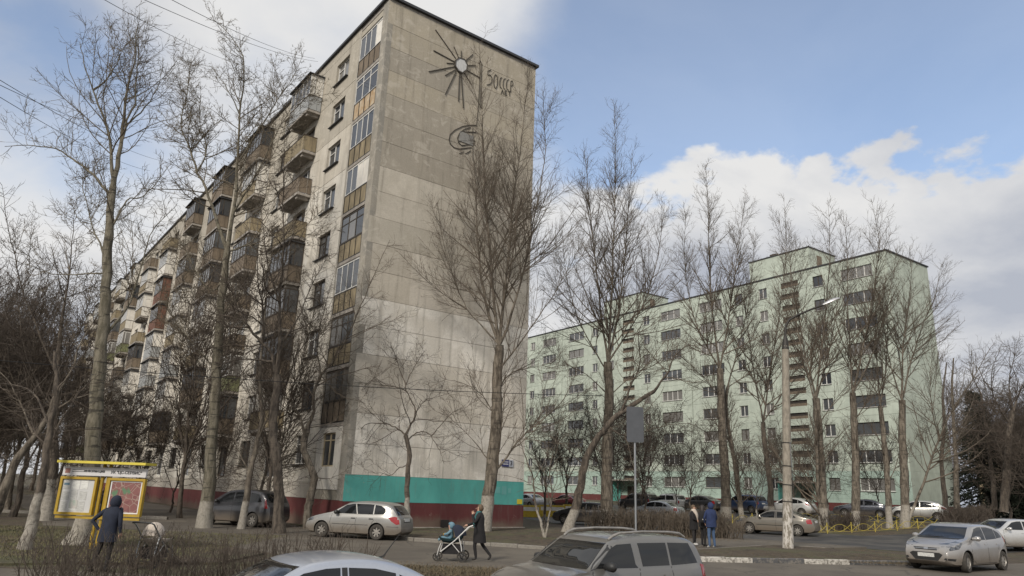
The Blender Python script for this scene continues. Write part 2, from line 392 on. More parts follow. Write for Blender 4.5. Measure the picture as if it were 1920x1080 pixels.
sheet('wall_verge', [(1.6, 28.35), (-3.5, 30.25), (-5.95, 32.35), (-8.1, 35.5), (-7.3, 36.1), (1.3, 42.6), (7.5, 47.0), (9.0, 42), (5.0, 33), (3.4, 29.5)], 0.10, M['ground'], 'bare earth strip along the grey end wall', 'verge', thick=0.2)
sheet('lawn', [(-34, 18.1), (-12, 17.7), (-7.2, 19.5), (-7.0, 22.6), (-10.6, 25.9), (-14.4, 30.3), (-19, 31.1), (-34, 33.0)], 0.05, M['ground'], 'mossy lawn around the notice board', 'lawn', thick=0.2)
sheet('near_verge', [(-2.4, 15.0), (1.6, 14.6), (2.5, 17), (3.0, 19.8), (0.4, 20.2), (-3.0, 20.4), (-6.2, 22.2), (-6.6, 19.4), (-2.2, 17.4)], 0.05, M['ground'], 'dead grass verge between the parked cars and the driveway', 'verge', thick=0.2)

def kerb(name, pts, h, wd, label, cols, ln=1.0, group=None):
    root = empty(name, (0, 0, 0), 0, label, 'kerb', group)
    P = [Vector(p) for p in pts]; rnd = random.Random(len(pts)*7+int(abs(pts[0][0])*10)); n = 0
    for i in range(len(P)-1):
        d = P[i+1]-P[i]; cnt = max(1, round(d.length/ln)); ang = math.atan2(d.y, d.x)
        for j in range(cnt):
            c_ = P[i].lerp(P[i+1], (j+0.5)/cnt); l_ = d.length/cnt/2-0.008; e_ = 0.02
            mb = MB(); z1 = h+rnd.uniform(-0.012, 0.012)
            pr = [(-wd/2, -0.1), (wd/2, -0.1), (wd/2, z1-e_), (wd/2-e_, z1), (-wd/2+e_, z1), (-wd/2, z1-e_)]
            mb.v = [(-l_, y, z) for y, z in pr]+[(l_, y, z) for y, z in pr]
            mb.f = [tuple(range(5, -1, -1)), tuple(range(6, 12))]+[(q, (q+1) % 6, 6+(q+1) % 6, 6+q) for q in range(6)]
            o = mb.build('kerb_stone', M['kerb'], root, loc=(c_.x, c_.y, terr(c_.x, c_.y)), rot=(0, rnd.uniform(-.006, .006), ang+rnd.uniform(-.012, .012)))
            o.color = (*cols[n % len(cols)], 1); n += 1
    return root
WK, BK, GK = (0.46, 0.435, 0.39), (0.075, 0.075, 0.078), (0.20, 0.185, 0.16)
kerb('kerb', [(6.55, 25.45), (10.3, 26.1), (14.6, 27.02)], 0.16, 0.17, 'kerb with worn black and white painted stones before the lamp post', [WK, WK, BK, BK, WK, WK, BK, BK, BK, WK, WK], 0.85)
kerb('kerb', [(-6.0, 32.3), (-3.5, 30.18), (1.6, 28.28), (2.9, 28.0)], 0.13, 0.15, 'grey kerb between the driveway and the grey end wall', [GK], 1.0)
kerb('kerb', [(6.4, 28.45), (9.0, 31.05), (12.2, 34.25), (14.3, 33.65)], 0.125, 0.08, 'thin grey kerb edging the pavement by the lamp post', [GK], 1.2)
kerb('kerb', [(-30, 41), (-22, 40.2), (-17.5, 39.4)], 0.14, 0.15, 'grey kerb at the far side of the road behind the notice board', [GK], 1.2)

# dead grass blades and fallen leaves
def blades(name, regions, n, label, seed, hmin, hmax, mats, z0):
    rng = np.random.default_rng(seed); P = []
    for (x0, x1, y0, y1) in regions:
        q = rng.random((n//len(regions), 2)); P.append(np.stack([x0+q[:, 0]*(x1-x0), y0+q[:, 1]*(y1-y0)], 1))
    P = np.concatenate(P); n = len(P)
    zz = terr_np(P[:, 0], P[:, 1])+z0
    h = rng.uniform(hmin, hmax, n); a = rng.uniform(0, 6.28, n); lean = rng.uniform(0.2, 1.6, n)*h; wd = rng.uniform(0.004, 0.012, n)
    B = np.stack([P[:, 0], P[:, 1], zz], 1); side = np.stack([-np.sin(a)*wd, np.cos(a)*wd, 0*a], 1)
    T = B+np.stack([np.cos(a)*lean, np.sin(a)*lean, h], 1)
    V = np.stack([B-side, B+side, T], 1).reshape(-1, 3); Fc = np.arange(n*3).reshape(-1, 3)
    o = link(name, np_mesh(name, V, Fc, mats, False)); return tag(o, label, 'grass', kind='stuff')
M['straw'] = mat('dead_grass_blades', (0.15, 0.115, 0.070), 0.9, noise_scale=1.2, col2=(0.075, 0.062, 0.036))
M['leaf'] = mat('dead_leaves', (0.11, 0.07, 0.04), 0.9, noise_scale=2, col2=(0.20, 0.15, 0.09))
M['moss'] = mat('green_grass_blades', (0.115, 0.120, 0.048), 0.9, noise_scale=0.8, col2=(0.14, 0.115, 0.065))
blades('dead_grass', [(-3.0, 2.4, 16.0, 20.2), (7.2, 15.4, 26.2, 30.0)], 26000, 'dead straw grass lying on the near verges', 3, 0.02, 0.08, M['straw'], 0.08)
blades('fallen_leaves', [(-26, -8, 18.4, 31), (-3, 3, 15, 21), (-6, 8, 30, 42), (7, 16, 26, 33), (18, 34, 47, 56), (4, 12, 36, 46)], 30000, 'brown fallen leaves scattered over the verges and lawn', 8, 0.005, 0.03, M['leaf'], 0.10)
blades('lawn_grass', [(-26, -8.5, 18.4, 30.0)], 42000, 'short mossy grass on the lawn by the notice board', 4, 0.02, 0.07, M['moss'], 0.05)
# ================================================================== GREY PANEL BLOCK
AX, AY = -7.714, 35.754
GB = empty('apartment_block', (AX, AY, 0), R(37), 'weathered grey nine-storey panel block with sun relief on its end wall', 'building')
LEN, WID, TOP = 108.4, 11.0, 29.5
PIT, Z1 = 2.97, 2.14
def zf(k): return Z1+(k-1)*PIT
MB().box(0.36, WID-0.30, 0.36, LEN-0.3, 0, TOP-0.4).build('core_wall', M['joint'], GB)
rnd = random.Random(11)

def panel_mesh(name, w_, h_, holes, depth, reveal, mat_, bev=0.012):
    """wall panel in its own plane: u along x (0..w), v along z (0..h), outward -y; rectangular holes with reveals"""
    us = sorted({0, w_, *[q for hh in holes for q in (hh[0], hh[1])]}); vs_ = sorted({0, h_, *[q for hh in holes for q in (hh[2], hh[3])]})
    mb = MB()
    for i in range(len(us)-1):
        for j in range(len(vs_)-1):
            cu, cv = (us[i]+us[i+1])/2, (vs_[j]+vs_[j+1])/2
            if any(a < cu < b and c < cv < d for a, b, c, d in holes): continue
            x0, x1, z0, z1 = us[i], us[i+1], vs_[j], vs_[j+1]
            mb.quad((x0, 0, z0), (x1, 0, z0), (x1, 0, z1), (x0, 0, z1))
    for a, b, c, d in holes:
        mb.quad((a, 0, c), (a, reveal, c), (a, reveal, d), (a, 0, d)); mb.quad((b, 0, c), (b, 0, d), (b, reveal, d), (b, reveal, c))
        mb.quad((a, 0, c), (b, 0, c), (b, reveal, c), (a, reveal, c)); mb.quad((a, 0, d), (a, reveal, d), (b, reveal, d), (b, 0, d))
    b = bev
    for (x0, z0, x1, z1) in ((0, 0, w_, 0), (w_, 0, w_, h_), (w_, h_, 0, h_), (0, h_, 0, 0)):
        mb.quad((x0, 0, z0), (x0, depth, z0), (x1, depth, z1), (x1, 0, z1))
    return mb.mesh(name, mat_)
# rotation that maps panel x->local y reversed for the long facade (outward -x): panel u runs towards the corner
ROTF = R(-90)       # panel x -> -y, panel -y -> -x
def fac_obj(name, me, s_far, z, parent, dx=0.0, color=None):
    return link(name, me, parent, loc=(dx, s_far, z), rot=(0, 0, ROTF), color=color)

# --- end wall: bands of panels
TONES = {}
rows = []; z = 2.56
while z < TOP-0.2:
    rows.append((z, min(z+1.487, TOP))); z += 1.487
cols = [0.0, 2.75, 5.5, 8.25, 11.0]
nrow = len(rows)
BE, GR, LT, CR = (0.385, 0.342, 0.268), (0.335, 0.302, 0.248), (0.485, 0.445, 0.375), (0.70, 0.665, 0.60)
plan = {nrow-1: BE, nrow-2: BE, nrow-3: GR, nrow-4: BE, nrow-5: GR, nrow-6: GR, nrow-7: GR, nrow-8: LT, nrow-9: LT, nrow-10: (0.43, 0.395, 0.33), nrow-11: (0.53, 0.49, 0.42), nrow-12: (0.55, 0.505, 0.435)}
for i, (z0, z1) in enumerate(rows):
    base = plan.get(i, CR)
    if i in (2, 3): base = (0.64, 0.595, 0.52)
    for j in range(4):
        j0, j1 = cols[j], cols[j+1]
        f = 1+rnd.uniform(-0.06, 0.06)
        c_ = base
        if i in (nrow-3, nrow-5) and j >= 2: c_ = tuple((a+b)/2 for a, b in zip(base, BE))
        if i in (nrow-11, nrow-12) and j == 0: c_ = (0.44, 0.40, 0.335)
        if i in (2, 3) and j == 0: c_ = (0.50, 0.46, 0.395)
        me = panel_mesh('wall_panel', j1-j0-0.006, z1-z0-0.018, [], 0.34, 0, M['concrete'])
        link('wall_panel', me, GB, loc=(j0+0.003, 0.012*rnd.random(), z0+0.009), color=tuple(q*f for q in c_))
for j in range(4):
    j0, j1 = cols[j], cols[j+1]
    me = panel_mesh('teal_band', j1-j0-0.004, 1.25, [], 0.34, 0, M['paint'])
    o = link('teal_band', me, GB, loc=(j0+0.002, 0.004, 1.31), color=(0.085, 0.345, 0.31))
    if j == 3: o['label'] = 'teal wall section with paler rectangular patches of fresh paint'
    h = [] if j != 2 else [(0.05, 0.42, 0.12, 0.44)]
    me = panel_mesh('plinth', j1-j0-0.004, 1.30, h, 0.34, 0.2, M['paint'])
    link('plinth', me, GB, loc=(j0+0.002, -0.03, 0.0), color=(0.105, 0.026, 0.026))
for (x0, x1, z0, z1) in ((9.0, 9.35, 1.9, 2.25), (9.45, 9.78, 1.85, 2.3), (9.9, 10.1, 1.95, 2.2)):
    MB().box(x0, x1, -0.004, 0.01, z0, z1).build('paint_patch', M['paint'], GB, color=(0.13, 0.36, 0.34))
MB().box(10.55, 10.9, -0.03, 0.0, 1.36, 1.62).build('yellow_notice', mat('yellow_plate', (0.55, 0.45, 0.03), 0.5), GB)
MB().box(5.50, 6.0, -0.16, -0.11, 0.06, 0.50).box(5.56, 5.72, -0.17, -0.155, 0.12, 0.44).build('vent_grille', M['iron'], GB)
MB().box(-0.1, 11.05, -0.16, -0.03, 0.0, 0.14).build('foundation_ledge', M['slab'], GB)
# house number plates
hp = MB().box(9.36, 9.86, -0.05, -0.02, 3.36, 3.74).build('number_plate', mat('blue_plate', (0.03, 0.035, 0.13), 0.4), GB)
hq = MB().box(9.86, 10.16, -0.055, -0.02, 3.36, 3.74).build('number_plate', mat('pale_blue_plate', (0.40, 0.42, 0.47), 0.4), GB)

def text_mesh(name, s, size, mat_, extrude=0.006, bold=0.0, align='CENTER'):
    cu = bpy.data.curves.new(name, 'FONT'); cu.body = s; cu.size = size; cu.extrude = extrude; cu.offset = bold; cu.align_x = align; cu.align_y = 'CENTER'; cu.resolution_u = 3
    o = bpy.data.objects.new(name, cu); COL.objects.link(o)
    dg = bpy.context.evaluated_depsgraph_get(); me = bpy.data.meshes.new_from_object(o.evaluated_get(dg)); me.name = name
    bpy.data.objects.remove(o); bpy.data.curves.remove(cu)
    me.materials.clear(); me.materials.append(mat_); return me
TW = mat('white_lettering', (0.65, 0.65, 0.65), 0.5); TD = mat('dark_lettering', (0.03, 0.03, 0.035), 0.6)
for z_ in (3.62, 3.50): MB().box(9.42, 9.80, -0.054, -0.05, z_-.022, z_+.022).build('small_print', TW, hp)
link('lettering', text_mesh('lettering', '3', 0.34, TD, bold=0.008), hq, loc=(10.01, -0.057, 3.55), rot=(R(90), 0, 0))

# --- relief on the end wall: sun, lettering 50 LET SSSR, sickle emblem
RP = {'disc': [(4.91, 27.57), (5.29, 27.62), (5.52, 27.33), (5.49, 26.97), (5.19, 26.64), (4.9, 26.65), (4.65, 26.9), (4.66, 27.28)],
'rays': [[(4.69, 27.46), (3.14, 28.78)], [(4.63, 27.2), (3.11, 27.33)], [(4.65, 27.09), (4.07, 26.88)], [(4.65, 26.88), (2.9, 25.8)], [(4.74, 26.72), (4.03, 26.01)], [(4.78, 26.61), (4.12, 24.75)], [(4.91, 27.57), (4.51, 28.21)], [(5.09, 27.61), (5.05, 28.16)], [(5.39, 27.59), (5.92, 28.3)], [(5.52, 27.33), (6.18, 27.61)], [(5.5, 27.0), (6.51, 26.89)], [(5.38, 26.74), (5.91, 26.18)], [(5.03, 26.59), (5.08, 24.67)], [(5.14, 26.62), (5.46, 24.36)]],
'let': [[(7.36, 27.79), (7.11, 27.61), (7.12, 27.33), (7.32, 27.41), (7.47, 27.23), (7.45, 26.93), (7.27, 26.7), (7.09, 26.61)],
 [(7.72, 27.62), (7.85, 27.51), (7.91, 27.19), (7.87, 26.84), (7.77, 26.61), (7.66, 26.71), (7.6, 27.07), (7.62, 27.41), (7.72, 27.62)],
 [(8.24, 27.60), (8.13, 27.52), (8.08, 27.31), (8.08, 27.02), (8.14, 26.84), (8.25, 26.82)], [(8.52, 27.64), (8.40, 27.55), (8.35, 27.32), (8.35, 27.03), (8.41, 26.88), (8.52, 26.86)], [(8.80, 27.69), (8.67, 27.58), (8.61, 27.36), (8.62, 27.07), (8.68, 26.92), (8.80, 26.90)],
 [(8.96, 26.82), (8.95, 27.62), (9.06, 27.70), (9.13, 27.56), (9.10, 27.36), (8.97, 27.27)],
 [(8.22, 26.42), (8.32, 26.74), (8.42, 26.45)], [(8.66, 26.80), (8.51, 26.75), (8.52, 26.46), (8.68, 26.50)], [(8.52, 26.6), (8.64, 26.64)], [(8.76, 26.80), (9.02, 26.89)], [(8.89, 26.84), (8.90, 26.52)]],
'sick': [[(6.47, 23.55), (6.06, 23.42), (5.49, 23.13), (4.95, 22.69), (4.64, 22.28), (4.59, 21.95), (4.71, 21.67), (4.98, 21.54), (5.35, 21.58), (6.2, 21.97)], [(6.07, 23.27), (5.6, 22.97), (5.29, 22.59), (5.17, 22.24), (5.26, 21.97), (5.48, 21.85), (6.42, 22.29)], [(5.52, 22.78), (6.53, 23.1)], [(5.23, 22.06), (6.41, 22.48)], [(5.37, 21.3), (5.65, 21.48)], [(5.79, 21.42), (6.16, 21.72)]],
'stem': [[(6.46, 27.98), (6.54, 26.83), (6.53, 24.67), (6.47, 23.46)], [(6.6, 27.99), (6.67, 26.78), (6.66, 24.72)], [(6.21, 23.28), (6.35, 21.18)], [(6.4, 27.82), (6.51, 28.1), (6.67, 27.83)]]}
def bar(mb, p, q, hw, y0, y1):
    d = Vector((q[0]-p[0], q[1]-p[1])); n = Vector((-d.y, d.x)).normalized()*hw
    pts = [(p[0]-n.x, p[1]-n.y), (q[0]-n.x, q[1]-n.y), (q[0]+n.x, q[1]+n.y), (p[0]+n.x, p[1]+n.y)]
    i = len(mb.v); mb.v += [(x, y0, zz) for x, zz in pts]+[(x, y1, zz) for x, zz in pts]
    mb.f += [(i, i+1, i+2, i+3), (i+7, i+6, i+5, i+4)]+[(i+a, i+4+a, i+4+(a+1) % 4, i+(a+1) % 4) for a in range(4)]
REL = mat('relief_metal_bar', (0.060, 0.052, 0.042), 0.7, noise_scale=6, amt=0.4)
mb = MB(); D = RP['disc']; n = len(D)
mb.v = [(x, -0.09, zz) for x, zz in D]+[(x, 0.0, zz) for x, zz in D]; mb.f = [tuple(range(n))]+[(i, n+i, n+(i+1) % n, (i+1) % n) for i in range(n)]
disc = mb.build('sun_disc', mat('sun_disc_tiles', (0.50, 0.50, 0.49), 0.5, noise_scale=9, amt=0.12), GB)
mb = MB()
for i in range(n): bar(mb, D[i], D[(i+1) % n], 0.035, -0.12, 0.0)
mb.build('disc_rim', REL, disc)
for p, q in RP['rays']:
    mb = MB(); bar(mb, p, q, 0.024 if abs(p[0]-q[0])+abs(p[1]-q[1]) > 1.2 else 0.017, -0.05, 0.0); mb.build('sun_ray', REL, GB)
for nm, key, hw in (('relief_letter', 'let', 0.018), ('sickle_emblem', 'sick', 0.022), ('stem_bar', 'stem', 0.009)):
    for pl in RP[key]:
        mb = MB()
        for a, b in zip(pl, pl[1:]): bar(mb, a, b, hw, -0.035, 0.0)
        mb.build(nm, REL, GB)
MB().box(5.30, 6.3, -0.035, 0.02, 22.1, 22.75).build('emblem_panel', mat('emblem_grey_slab', (0.24, 0.235, 0.22), 0.9, noise_scale=5, amt=0.2), GB)

# --- roof edge
mb = MB().box(-0.16, WID+0.16, -0.16, 0.02, TOP, TOP+0.16).box(-0.16, 0.02, 0.02, LEN, TOP, TOP+0.16).box(WID-0.02, WID+0.16, 0.02, LEN, TOP, TOP+0.16)
mb.build('roof_flashing', M['roof_edge'], GB)
MB().box(0.02, WID-0.02, 0.02, LEN, TOP-0.3, TOP+0.04).build('roof', M['slab'], GB)
MB().box(WID-0.3, WID, 0.35, LEN, 0, TOP-0.01).build('rear_wall', M['slab'], GB)

# --- windows of the long facade
def window_meshes(w_, h_, split=0.5, transom=False, fr=0.06):
    f = MB().box(0, w_, 0, 0.07, 0, fr).box(0, w_, 0, 0.07, h_-fr, h_).box(0, fr, 0, 0.07, fr, h_-fr).box(w_-fr, w_, 0, 0.07, fr, h_-fr)
    f.box(w_*split-0.035, w_*split+0.035, 0.0, 0.07, fr, h_-fr)
    if transom: f.box(fr, w_*split-0.035, 0.0, 0.065, h_*0.68, h_*0.68+0.05)
    p = MB().quad((0.02, 0.045, 0.02), (w_-0.02, 0.045, 0.02), (w_-0.02, 0.045, h_-0.02), (0.02, 0.045, h_-0.02))
    return f, p
def shared(fm): return lambda name, mt: fm.mesh(name, mt)
WM = {}
def window_set(w_, h_, split, transom, key):
    f, p = window_meshes(w_, h_, split, transom)
    WM[key] = ([f.mesh('window', M['white_frame']), f.mesh('window', M['wood_frame'])], [p.mesh('pane', M['glass']), p.mesh('pane', M['glass2']), p.mesh('pane', M['glass3'])],
               MB().box(-0.06, w_+0.06, -0.30, 0.0, -0.05, -0.01).mesh('sill', M['roof_edge']))
window_set(1.9, 1.55, 0.45, True, 'room'); window_set(2.2, 2.1, 0.62, True, 'balc')
def put_window(key, s_far, z, r_=None, dark=None):
    r_ = r_ or rnd
    fm, pm, sm = WM[key]
    o = fac_obj('window', fm[1 if (dark if dark is not None else r_.random() < 0.35) else 0], s_far, z, GB, dx=0.16)
    link('pane', pm[r_.choice((0, 0, 1, 2))], o)
    if key == 'room': link('sill', sm, o, loc=(0, -0.02, 0))
    return o
WALL = [(0.68, 0.635, 0.555), (0.63, 0.585, 0.51), (0.70, 0.665, 0.595)]
UP = (0.36, 0.33, 0.275)
PER, S0 = 9.5, 3.8
NP_DETAIL = 8
pm_a = panel_mesh('wall_panel', 4.58, PIT-0.03, [(1.38, 3.28, 0.92, 2.47)], 0.34, 0.18, M['concrete'])
pm_b = panel_mesh('wall_panel', 4.88, PIT-0.03, [(1.35, 3.55, 0.18, 2.28)], 0.34, 0.18, M['concrete'])
def tone(kf):
    f = (kf-4.5)/5
    b = rnd.choice(WALL)
    if kf >= 6: b = tuple(x+(y-x)*min(1, (kf-5.6)/2.6) for x, y in zip(b, UP))
    g = 1+rnd.uniform(-.06, .06); return tuple(q*g for q in b)
NPER = 11
for p in range(NPER):
    sa = S0+p*PER
    for kf in range(1, 10):
        z = zf(kf)+0.015
        fac_obj('wall_panel', pm_a, sa+4.59, z, GB, dx=0.004*rnd.random(), color=tone(kf))
        fac_obj('wall_panel', pm_b, sa+9.49, z, GB, dx=0.004*rnd.random(), color=tone(kf))
        put_window('room', sa+4.59-1.38, z+0.92)
        put_window('balc', sa+9.49-1.35, z+0.18)
    me = panel_mesh('parapet_panel', 9.48, TOP-zf(10)-0.01, [], 0.34, 0, M['concrete'])
    if zf(10) < TOP-0.05: fac_obj('parapet_panel', me, sa+9.49, zf(10)+0.005, GB, color=UP)
    me = panel_mesh('base_panel', 9.48, Z1-1.33, [], 0.34, 0, M['concrete']); fac_obj('base_panel', me, sa+9.49, 1.335, GB, color=(0.50, 0.46, 0.40))
    me = panel_mesh('plinth', 9.48, 1.32, [], 0.34, 0, M['paint']); fac_obj('plinth', me, sa+9.49, 0, GB, dx=-0.03, color=(0.155, 0.045, 0.043))
# corner strip and loggia bay
me = panel_mesh('corner_strip', 0.72, TOP-1.34, [], 0.34, 0, M['concrete']); fac_obj('corner_strip', me, 0.725, 1.335, GB, dx=-0.003, color=(0.25, 0.235, 0.205))
me = panel_mesh('plinth', 3.78, 1.32, [], 0.34, 0, M['paint']); fac_obj('plinth', me, 3.79, 0, GB, dx=-0.032, color=(0.125, 0.033, 0.032))
MB().box(0.0, 0.34, 3.62, 3.79, 1.335, TOP-0.01).build('loggia_wall', M['concrete'], GB, color=(0.36, 0.335, 0.29))
MB().box(0.05, 0.34, 0.73, 3.62, 28.80, TOP-0.01).build('loggia_wall', M['concrete'], GB, color=UP)
def loggia(kf, style):
    z = zf(kf); s0, s1 = 0.735, 3.61; w_ = s1-s0
    root = MB().box(0.0, 1.2, s0, s1, z-0.20, z-0.02).build('loggia', M['slab'], GB)
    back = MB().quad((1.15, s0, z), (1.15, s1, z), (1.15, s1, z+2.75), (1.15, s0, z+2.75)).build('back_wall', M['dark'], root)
    pmat, fmat, kind = style
    n = 4
    for i in range(n):
        a = s0+0.03+i*(w_-0.06)/n; b = a+(w_-0.06)/n-0.03
        MB().box(0.02, 0.06, a, b, z+0.06, z+1.06).build('parapet_panel', pmat, root)
    fr = MB().box(0.0, 0.09, s0, s1, z+1.06, z+1.12).box(0.005, 0.085, s0, s1, z-0.02, z+0.05)
    for i in range(n+1):
        a = s0+i*(w_-0.04)/n; fr.box(-0.008, 0.03, a, a+0.035, z+0.05, z+1.06)
    fr.build('parapet_frame', M['iron'], root)
    if kind == 'open':
        return
    zt = z+2.72; fr = MB().box(0.02, 0.09, s0, s1, zt-0.07, zt).box(0.02, 0.09, s0, s1, z+1.12, z+1.18)
    m4 = 4 if kind != 'trans' else 3
    for i in range(m4+1):
        a = s0+i*(w_-0.06)/m4; fr.box(0.022, 0.088, a, a+0.06, z+1.18, zt-0.07)
    if kind in ('trans', 'grid'): fr.box(0.024, 0.086, s0, s1, z+2.2, z+2.25)
    fr.build('glazing_frame', fmat, root)
    for i in range(m4):
        a = s0+0.06+i*(w_-0.06)/m4; b = a+(w_-0.06)/m4-0.06
        solid = kind == 'solid' and i in (0, 1) or kind == 'half' and i == 0
        MB().box(0.045, 0.055, a-0.01, b+0.01, z+1.17, zt-0.06).build('panel' if solid else 'pane', M['white_panel'] if solid else M[rnd.choice(('glass3', 'glass', 'glass2'))], root)
LS = {9: (M['brown_slate'], M['white_frame'], 'half'), 8: (M['rust'], M['white_frame'], 'trans'), 7: (M['ochre'], M['white_frame'], 'slide'), 6: (M['ochre'], M['white_frame'], 'solid'), 5: (M['ochre'], M['wood_frame'], 'trans'), 4: (M['ochre'], M['white_frame'], 'slide'), 3: (M['ochre'], M['wood_frame'], 'grid'), 2: (M['brown_slate'], M['wood_frame'], 'slide')}
for kf, st in LS.items(): loggia(kf, st)
# ground-floor corner: white clad bay with a window
z = zf(1)
me = panel_mesh('clad_panel', 2.88, 3.05, [(0.62, 2.22, 1.10, 2.78)], 0.2, 0.12, M['white_panel']); fac_obj('clad_panel', me, 3.62, 1.82, GB, dx=-0.06)
o = fac_obj('window', MB().box(0, 1.6, 0, 0.07, 0, .07).box(0, 1.6, 0, .07, 1.61, 1.68).box(0, .07, 0, .07, .07, 1.61).box(1.53, 1.6, 0, .07, .07, 1.61).box(.76, .84, 0, .07, .07, 1.61).box(.07, .76, 0, .065, 1.28, 1.34).box(.84, 1.53, 0, .065, 1.28, 1.34).mesh('window', mat('cream_frame', (0.48, 0.40, 0.27), 0.6)), 3.62-0.62, 1.82+1.10, GB, dx=0.04)
MB().quad((0.02, .045, .02), (1.58, .045, .02), (1.58, .045, 1.66), (.02, .045, 1.66)).build('pane', M['glass3'], o)
me = panel_mesh('base_panel', 2.88, 0.52, [], 0.34, 0, M['concrete']); fac_obj('base_panel', me, 3.62, 1.335, GB, dx=0.0, color=(0.25, 0.23, 0.19))
MB().tube([(-.066, 3.30-.10*math.cos(a*1.9), 2.28+.15*math.sin(a*1.3)+.02*a) for a in np.linspace(0, 6, 22)], .010, 4).build('graffiti', TD, GB)
# window bars on the ground floor
bars = MB()
for i in range(9): bars.box(0.05+i*0.22, 0.07+i*0.22, -0.012, 0.008, 0, 1.55)
for i in range(4): bars.box(0.0, 1.9, -0.008, 0.004, 0.1+i*0.42, 0.125+i*0.42)
bm_ = bars.mesh('window_bars', M['iron'])
for p in (1, 2, 3, 4): fac_obj('window_bars', bm_, S0+p*PER+4.59-1.38, zf(1)+0.935, GB, dx=-0.02)
# drain pipe
MB().tube([(-0.12, S0+PER*1+9.3, 0.4), (-0.12, S0+PER*1+9.3, TOP-0.2)], 0.07, 8).build('drain_pipe', M['metal'], GB, smooth=50)

# --- balconies: variants share their meshes
BW, BD = 3.5, 0.9
def bal_meshes(par, fr, roof, side, pane):
    d = {}
    d['slab'] = MB().box(0, BW, -BD, 0, -0.16, 0).box(0.25, 0.5, -BD+0.1, 0.0, -0.34, -0.16).box(BW-0.5, BW-0.25, -BD+0.1, 0.0, -0.34, -0.16).mesh('balcony', M['slab'])
    mb = MB(); n = 7
    for i in range(n): mb.box(0.03+i*(BW-.06)/n, 0.03+(i+1)*(BW-.06)/n-0.02, -BD+0.02, -BD+0.05, 0.04, 1.05)
    d['front'] = mb.mesh('parapet', M[par])
    for q_, x in (('side', 0.0), ('side2', BW-0.03)):
        d[q_] = MB().box(x, x+0.03, -BD+0.06, -BD+0.58, 0.04, 1.05).box(x, x+0.03, -BD+0.60, -0.03, 0.04, 1.05).mesh('parapet_side', M[side])
    mb = MB().box(-0.015, BW+0.015, -BD-0.015, -BD+0.015, 1.05, 1.10).box(-0.015, 0.02, -BD+0.015, 0, 1.05, 1.10).box(BW-0.02, BW+0.015, -BD+0.015, 0, 1.05, 1.10)
    d['rail'] = mb.mesh('handrail', M['rail'])
    if fr:
        mb = MB().box(0, BW, -BD, -BD+0.06, 1.10, 1.16).box(0, BW, -BD, -BD+0.06, 2.50, 2.57); n = 5
        for i in range(n+1): x = i*(BW-0.06)/n; mb.box(x, x+0.06, -BD+0.002, -BD+0.058, 1.16, 2.50)
        for x in (0.0, BW-0.06): mb.box(x, x+0.06, -BD+0.06, 0, 2.50, 2.57).box(x, x+0.06, -0.62, -0.56, 1.16, 2.50).box(x+.002, x+0.058, -0.06, 0, 1.10, 2.50)
        d['frame'] = mb.mesh('glazing_frame', M[fr])
        mb = MB().box(0.02, BW-0.02, -BD+0.025, -BD+0.035, 1.15, 2.52)
        d['pane'] = mb.mesh('pane', M[pane])
        if side in ('white_panel', 'redwood', 'siding'):
            sm_, tk = M['white_panel' if side != 'redwood' else 'redwood'], .04
        else: sm_, tk = M[pane], .01
        d['sidepane'] = MB().box(0.01, 0.01+tk, -BD+0.05, -0.02, 1.12, 2.52).mesh('side_panel', sm_); d['sidepane2'] = MB().box(BW-0.01-tk, BW-0.01, -BD+0.05, -0.02, 1.12, 2.52).mesh('side_panel', sm_)
    if roof: d['roof'] = MB().box(-0.12, BW+0.12, -BD-0.18, 0, 2.58, 2.64).mesh('canopy', M['roof_edge'])
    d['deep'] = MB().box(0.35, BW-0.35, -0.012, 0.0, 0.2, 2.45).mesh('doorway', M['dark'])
    return d
VAR = [bal_meshes('ochre', None, False, 'ochre', None), bal_meshes('brown_slate', None, False, 'brown_slate', None), bal_meshes('brown_slate', 'wood_frame', True, 'brown_slate', 'glass'),
       bal_meshes('siding', 'white_frame', True, 'siding', 'glass3'), bal_meshes('redwood', 'wood_frame', True, 'redwood', 'glass'), bal_meshes('greenish', 'white_frame', False, 'greenish', 'glass2'),
       bal_meshes('ochre', 'white_frame', True, 'white_panel', 'glass2'), bal_meshes('white_panel', 'white_frame', True, 'white_panel', 'glass3'), bal_meshes('brown_slate', 'wood_frame', False, 'brown_slate', 'glass3')]
def balcony(sfar, kf, v):
    d = VAR[v]; z = zf(kf)-0.02
    o = fac_obj('balcony', d['slab'], sfar, z, GB, dx=-0.012)
    for key, nm in (('front', 'parapet'), ('side', 'parapet_side'), ('side2', 'parapet_side'), ('rail', 'handrail'), ('frame', 'glazing_frame'), ('pane', 'pane'), ('sidepane', 'side_panel'), ('sidepane2', 'side_panel'), ('roof', 'canopy')):
        if key in d: link(nm, d[key], o)
    return o
FIX = {(0, 9): 3, (0, 8): 0, (0, 7): 1, (0, 6): 0, (0, 5): 2, (0, 4): 8, (0, 3): 2, (0, 2): 0, (1, 2): 2, (1, 3): 5, (1, 9): 2, (2, 9): 2, (4, 7): 4, (4, 6): 4, (3, 6): 7, (4, 8): 7, (3, 2): 2}
for p in range(NPER):
    for kf in range(2, 10):
        v = FIX.get((p, kf)); v = rnd.choice((0, 0, 1, 1, 2, 2, 3, 3, 5, 6, 6, 6, 7, 7, 8)) if v is None else v
        balcony(S0+p*PER+9.49-0.72, kf, v)

